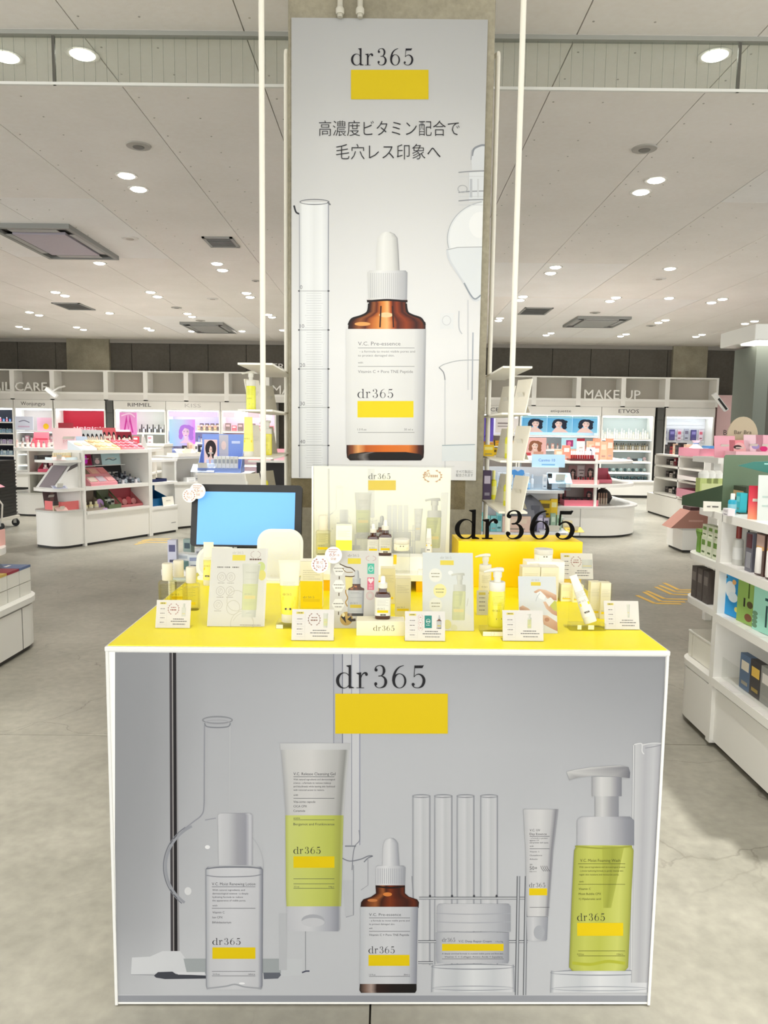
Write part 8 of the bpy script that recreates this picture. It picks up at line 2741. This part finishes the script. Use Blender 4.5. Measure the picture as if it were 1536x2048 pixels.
spec_make(s_card(.30, .20, (170, 216, 246), lambda P: [P.grid([-.5, .5], [0, 1], [[(206, 232, 246), (190, 226, 246)], [(190, 226, 250), (170, 214, 246)]]), P.layer(), P.ell(-.1, .5, .2, .25, (240, 248, 250)), P.ell(.25, .7, .12, .14, (150, 200, 240))], .008, 50), 'blue_leaflet', (at(1122, 950, YB).x, YB + .0, .76), 0, 'sloping pale blue picture leaflet at the right of the clear tray', 'leaflet')
sd = thing('leaflet_stand', 'small clear stand under the sloping blue leaflet', 'display stand', (at(1122, 950, YB).x, YB + .02, .675), 0)
link('stand_body', MB().box(-.13, .0, 0, .13, .10, .084), clr, sd)
link('front_lip', MB().box(-.13, -.03, 0, .13, .0, .02), clr, sd)
spec_make(s_card(.44, .17, (190, 226, 250), lambda P: [P.text('Canmo 10', -.05, .45, .22, (40, 120, 220), 'c', .5), P.rect(-.2, .15, .2, .25, (120, 180, 226))], .01, 3), 'blue_header', (at(1096, 950, 10.0).x, YB + .38, .95), 0, 'pale blue header card with blue letters above the clear tray', 'card')
spec_make(s_bottle(.18, .02, (236, 240, 246), (206, 220, 236)), 'clear_bottle', (at(1072, 950, YB).x, YB + .24, .682), 0, 'pale slim bottle behind the blue bottles in the clear tray', 'bottle')
# lower tray goods
gb = MB().lathe([(.13, 0), (.19, .08), (.18, .2), (.12, .3), (.05, .34)], 14)
gb.v = [(x * (1 + .1 * math.sin(i * 1.7)), y * .7, z * (1 + .05 * math.sin(i))) for i, (x, y, z) in enumerate(gb.v)]
spec_make((gb.mesh('bag_body', True), M((128, 130, 140), .5), [('bag_fold', MB().box(.02, -.12, .1, .1, -.115, .26).mesh('bag_fold'), M((90, 92, 104), .5), [])]), 'grey_bag', (at(1060, 1010, YB).x, YB + .17, .132), 0, 'crumpled grey bag under the clear tray shelf', 'bag', scale=1.3)
LG_ = [(1098, .15, .08, .22, (226, 190, 10), (120, 96, 10), 'flat yellow box right of the grey bag', .30), (1116, .09, .06, .24, (244, 206, 40), (250, 240, 170), 'yellow and white box right of the flat yellow box', .30)]
for px, w, d, h, c, a_, lab, z in LG_:
    spec_make(s_box(w, d, h, c, a_), 'yellow_box', (at(px, 1000, YB).x, YB + .24, z), 0, lab, 'box', 'yellow boxes on the low gondola')
st = thing('step_block', 'white step under the yellow boxes of the low gondola', 'display block', (at(1106, 1040, YB).x, YB + .24, .13), 0)
link('step_body', MB().box(-.17, -.1, 0, .18, .1, .17), M((232, 232, 236), .5), st)
link('front_ticket', MB().box(-.1, -.1012, .02, .1, -.1, .08), M((206, 220, 206), .5), st)
for i, (px, w, h, c, a_, lab) in enumerate(((960, .07, .24, (120, 206, 206), (200, 236, 236), 'leftmost turquoise carton'), (972, .09, .2, (150, 220, 220), (226, 246, 246), 'second turquoise carton'), (987, .08, .2, (130, 206, 210), (236, 250, 250), 'third turquoise carton'), (998, .07, .25, (160, 222, 226), (90, 180, 190), 'rightmost turquoise carton'), (1080, .07, .22, (170, 166, 196), (226, 222, 240), 'left lavender carton'), (1092, .06, .18, (206, 200, 224), (60, 60, 80), 'right lavender carton'), (1106, .06, .24, (160, 190, 166), (206, 226, 206), 'left sage green carton'), (1118, .06, .22, (176, 206, 180), (110, 150, 120), 'right sage green carton'), (1138, .12, .14, (236, 226, 190), (250, 244, 220), 'pale yellow carton at the right'))):
    spec_make(s_box(w, .06, h, c, a_), 'care_carton', (at(px, 1050, YB).x, YB + .02 if i < 8 else YB + .1, .132), 0, lab + ' on the low gondola tray', 'carton', 'cartons on the low gondola tray')
spec_make(s_box(.36, .05, .20, (236, 206, 190), (240, 220, 200)), 'pink_book_box', (at(1032, 1050, YB).x, YB - .02, .132), 0, 'large pale pink flat box on the low gondola tray', 'box')
spec_make(s_card(.24, .12, (250, 216, 90), lambda P: [P.ell(-.3, .5, .08, .2, (206, 160, 30))], .006, 66), 'yellow_leaflet', (at(1150, 1050, YB).x, YB - .05, .14), .2, 'yellow leaflet jutting from the low gondola corner', 'leaflet')
spec_make(s_card(.36, .16, (236, 240, 244), lambda P: [P.rect(-.1, .3, .3, .6, (206, 220, 236))], .004, 74), 'white_leaflet', (at(1105, 1068, YB).x, YB - .10, .135), 0, 'white leaflet lying on the low gondola tray', 'leaflet')

# ---------------------------------------------------------------- pole shelves at both sides of the pillar
m_pole = M((240, 236, 222), .35)
def pole_shelf(side):
    s = -1 if side == 'left' else 1
    xp = -.476 if s < 0 else .458
    t = thing('pole_shelf', 'tall white two pole shelf at the %s side of the pillar' % side, 'shelf', (xp, 2.85, 0), 0, 'pole shelves beside the pillar')
    ztop = 3.045
    for y in (0, .65):
        link('pole', MB().tube([(0, y, 0), (0, y, ztop)], .0105, 12).mesh('pole', True), m_pole, t)
        link('pole_hook', MB().tube([(0, y, ztop - .005), (0, y, ztop + .012), (.012 * s * -1, y + .03, ztop + .012)], .0105, 10).mesh('pole_hook', True), m_pole, t)
        link('pole_foot', MB().lathe([(.03, 0), (.03, .006), (.012, .012)], 16, 0, y), m_pole, t)
    e0, e1 = -.095 if s < 0 else -.035, .036 if s < 0 else .075
    for z in (1.10, 1.295, 1.475, 1.648):
        o = [(e0, 0.0), (e1, .0), (e1, .66), (e0 + (.02 if s < 0 else 0), .66)] if z < 1.6 else [(e0, .0), (e1, .0), (e1, .66), (e0 + .0, .66)]
        link('shelf', MB().prism([(a, b) for a, b in o], z - .008, z).mesh('shelf', bevel=.001), M((246, 242, 230), .4), t)
    return t, xp
for side in ('left', 'right'):
    t, xp = pole_shelf(side)
yel_b = spec_foam(.155, M((226, 226, 40), .2, coat=.4), .02)
yel_t = spec_tube(.165, (244, 236, 120), (244, 238, 130), .016, False)
grey_c = (214, 208, 196)
def easel(h, w, lab, loc, rz):
    c = s_card(w, h, (232, 226, 210), None, .005, 12)
    return spec_make(c, 'easel_card', loc, rz, lab, 'card', 'easel cards on the pole shelves')
zs = (1.10, 1.295, 1.475)
spec_make(yel_b, 'pump_bottle', (at(502, 800, 2.96).x, 2.96, 1.475), 0, 'yellow pump bottle on the upper left pole shelf', 'bottle', 'bottles on the pole shelves', scale=.98)
spec_make(yel_t, 'standing_tube', (at(497, 880, 2.9).x, 2.90, 1.295), 0, 'pale yellow tube on the left pole shelf', 'tube', 'tubes on the pole shelves', scale=.92)
spec_make(S_FOAM, 'pump_bottle', (at(533, 880, 3.1).x, 3.12, 1.295), 0, 'lime pump bottle behind the left pole', 'bottle', 'bottles on the pole shelves', scale=.9)
spec_make(S_SERUM, 'dropper_bottle', (at(494, 950, 2.95).x, 2.95, 1.10), 0, 'white label dropper bottle on the lowest left pole shelf', 'bottle', 'bottles on the pole shelves', scale=.9)
spec_make(s_bottle(.13, .02, (232, 226, 60), (244, 240, 200)), 'yellow_bottle', (at(527, 940, 3.15).x, 3.15, 1.10), 0, 'yellow bottle behind the left pole on the lowest shelf', 'bottle', 'bottles on the pole shelves')
for i, z in enumerate(zs):
    nm = ('lowest', 'middle', 'upper')[i]
    easel(.125, .09, 'front leaning grey card on the %s left pole shelf' % nm, (at(513, 900, 3.0).x, 3.02, z), rad(62))
    easel(.12, .09, 'rear leaning grey card on the %s left pole shelf' % nm, (at(541, 900, 3.3).x, 3.33, z), rad(62))
    easel(.135, .09, 'front leaning cream card on the %s right pole shelf' % nm, (at(1036, 900, 2.92).x, 2.95, z), rad(-64))
    easel(.125, .09, 'rear leaning cream card on the %s right pole shelf' % nm, (at(1006, 900, 3.2).x, 3.23, z), rad(-64))
    if i < 2:
        spec_make(s_bottle(.13, .016, (226, 222, 50), (240, 236, 120)), 'yellow_bottle', (at(1018, 900, 3.08).x, 3.09, z), 0, 'yellow bottle between the cards of the %s right pole shelf' % nm, 'bottle', 'bottles on the pole shelves')
spec_make(s_box(.038, .04, .13, (72, 54, 84), (206, 196, 214)), 'dark_carton', (at(973, 940, 3.4).x, 3.38, 1.10), 0, 'dark violet carton on the lowest right pole shelf', 'carton')
spec_make(s_bottle(.13, .014, (232, 226, 40), (244, 240, 150)), 'yellow_bottle', (at(989, 940, 3.36).x, 3.38, 1.10), 0, 'yellow bottle beside the violet carton on the right pole shelf', 'bottle', 'bottles on the pole shelves')
spec_make(s_box(.05, .04, .05, (246, 206, 20), (250, 236, 140)), 'yellow_carton', (at(976, 900, 3.38).x, 3.38, 1.295), 0, 'small yellow carton on the middle right pole shelf', 'carton')

# ---------------------------------------------------------------- small white table of packages behind the counter
tx0, tx1 = at(335, 1110, 3.45).x, at(512, 1110, 3.45).x - .02
t = thing('side_table', 'small white table of packages behind the left of the counter', 'table', (tx0, 3.3, 0), 0)
ZT = .765
tw_ = tx1 - tx0
link('table_top', MB().prism(rounded(0, tw_, 0, .5, ('nl', 'fl'), .06), ZT - .03, ZT).mesh('table_top', True, .004), mW, t)
link('rim', MB().prism(rounded(.015, tw_ - .015, .015, .485, ('nl', 'fl'), .05), ZT - .05, ZT - .03).mesh('rim', True), M((220, 230, 232), .4), t)
for x in (.05, tw_ - .05):
    for y in (.05, .45):
        link('leg', MB().box(x - .015, y - .015, 0, x + .015, y + .015, ZT - .05), mW, t)
pk = [(346, .04, .04, .12, (206, 206, 224), (90, 90, 130), 'lilac patterned pack', 3.45), (362, .05, .04, .035, (120, 160, 160), (70, 110, 116), 'teal flat pack', 3.36), (372, .07, .05, .05, (244, 246, 246), (206, 214, 220), 'white flat pack', 3.5), (378, .04, .04, .10, (150, 170, 166), (70, 90, 100), 'grey green pack', 3.62), (349, .06, .05, .02, (250, 250, 250), (226, 232, 236), 'low white pack', 3.35), (388, .05, .04, .06, (226, 232, 236), (150, 160, 190), 'pale blue pack', 3.4)]
for px, w, d, h, c, a_, lab, y in pk:
    spec_make(s_box(w, d, h, c, a_), 'small_pack', (at(px, 1100, y).x, y, ZT), rnd.uniform(-.4, .4), lab + ' on the small white table', 'pack', 'packs on the small table')
for k in range(9):
    px = 402 + k * 11
    spec_make(s_box(.045, .04, .075 + .012 * (k % 3), ((214, 216, 220), (206, 210, 196), (236, 236, 240))[k % 3], ((150, 150, 160), (110, 120, 110), (190, 190, 200))[k % 3]), 'small_pack', (at(px, 1100, 3.5).x, 3.5, ZT), 0, 'grey white pack below the screen, %s from the left' % nth(k), 'pack', 'packs on the small table')

# ---------------------------------------------------------------- yellow floor arrows
m_tape = M((240, 196, 84), .5)
def tape(pts, name_lab, g):
    o = thing('floor_arrow', name_lab, 'floor marking', (0, 0, 0), 0, g)
    for a in pts:
        q = [onz(px, py, 0) for px, py in a]
        m = MB()
        for p1, p2 in zip(q[:-1], q[1:]):
            d = (p2 - p1).normalized()
            n = Vector((-d.y, d.x, 0)) * .018
            # keep the strip's drawn thickness steady on the receding floor
            m.prism([((p1 + n).x, (p1 + n).y), ((p1 - n).x, (p1 - n).y), ((p2 - n).x, (p2 - n).y), ((p2 + n).x, (p2 + n).y)], .0, .002)
        link('tape_strip', m, m_tape, o)
tape([[(1274, 1191), (1310, 1207), (1362, 1208)], [(1288, 1184), (1322, 1203), (1370, 1204)], [(1294, 1182), (1330, 1198), (1380, 1199)]], 'nearer yellow taped arrow on the grey floor right of the counter', 'yellow floor arrows')
tape([[(1311, 1174), (1344, 1189), (1384, 1190)], [(1319, 1171), (1352, 1184), (1392, 1185)], [(1328, 1166), (1358, 1180), (1400, 1180)]], 'farther yellow taped arrow on the grey floor right of the counter', 'yellow floor arrows')
tape([[(270, 1089), (292, 1085), (338, 1085)], [(276, 1085), (300, 1081), (340, 1081)], [(284, 1081), (306, 1078), (342, 1078)]], 'yellow taped arrow on the floor before the left gondola', 'yellow floor arrows')
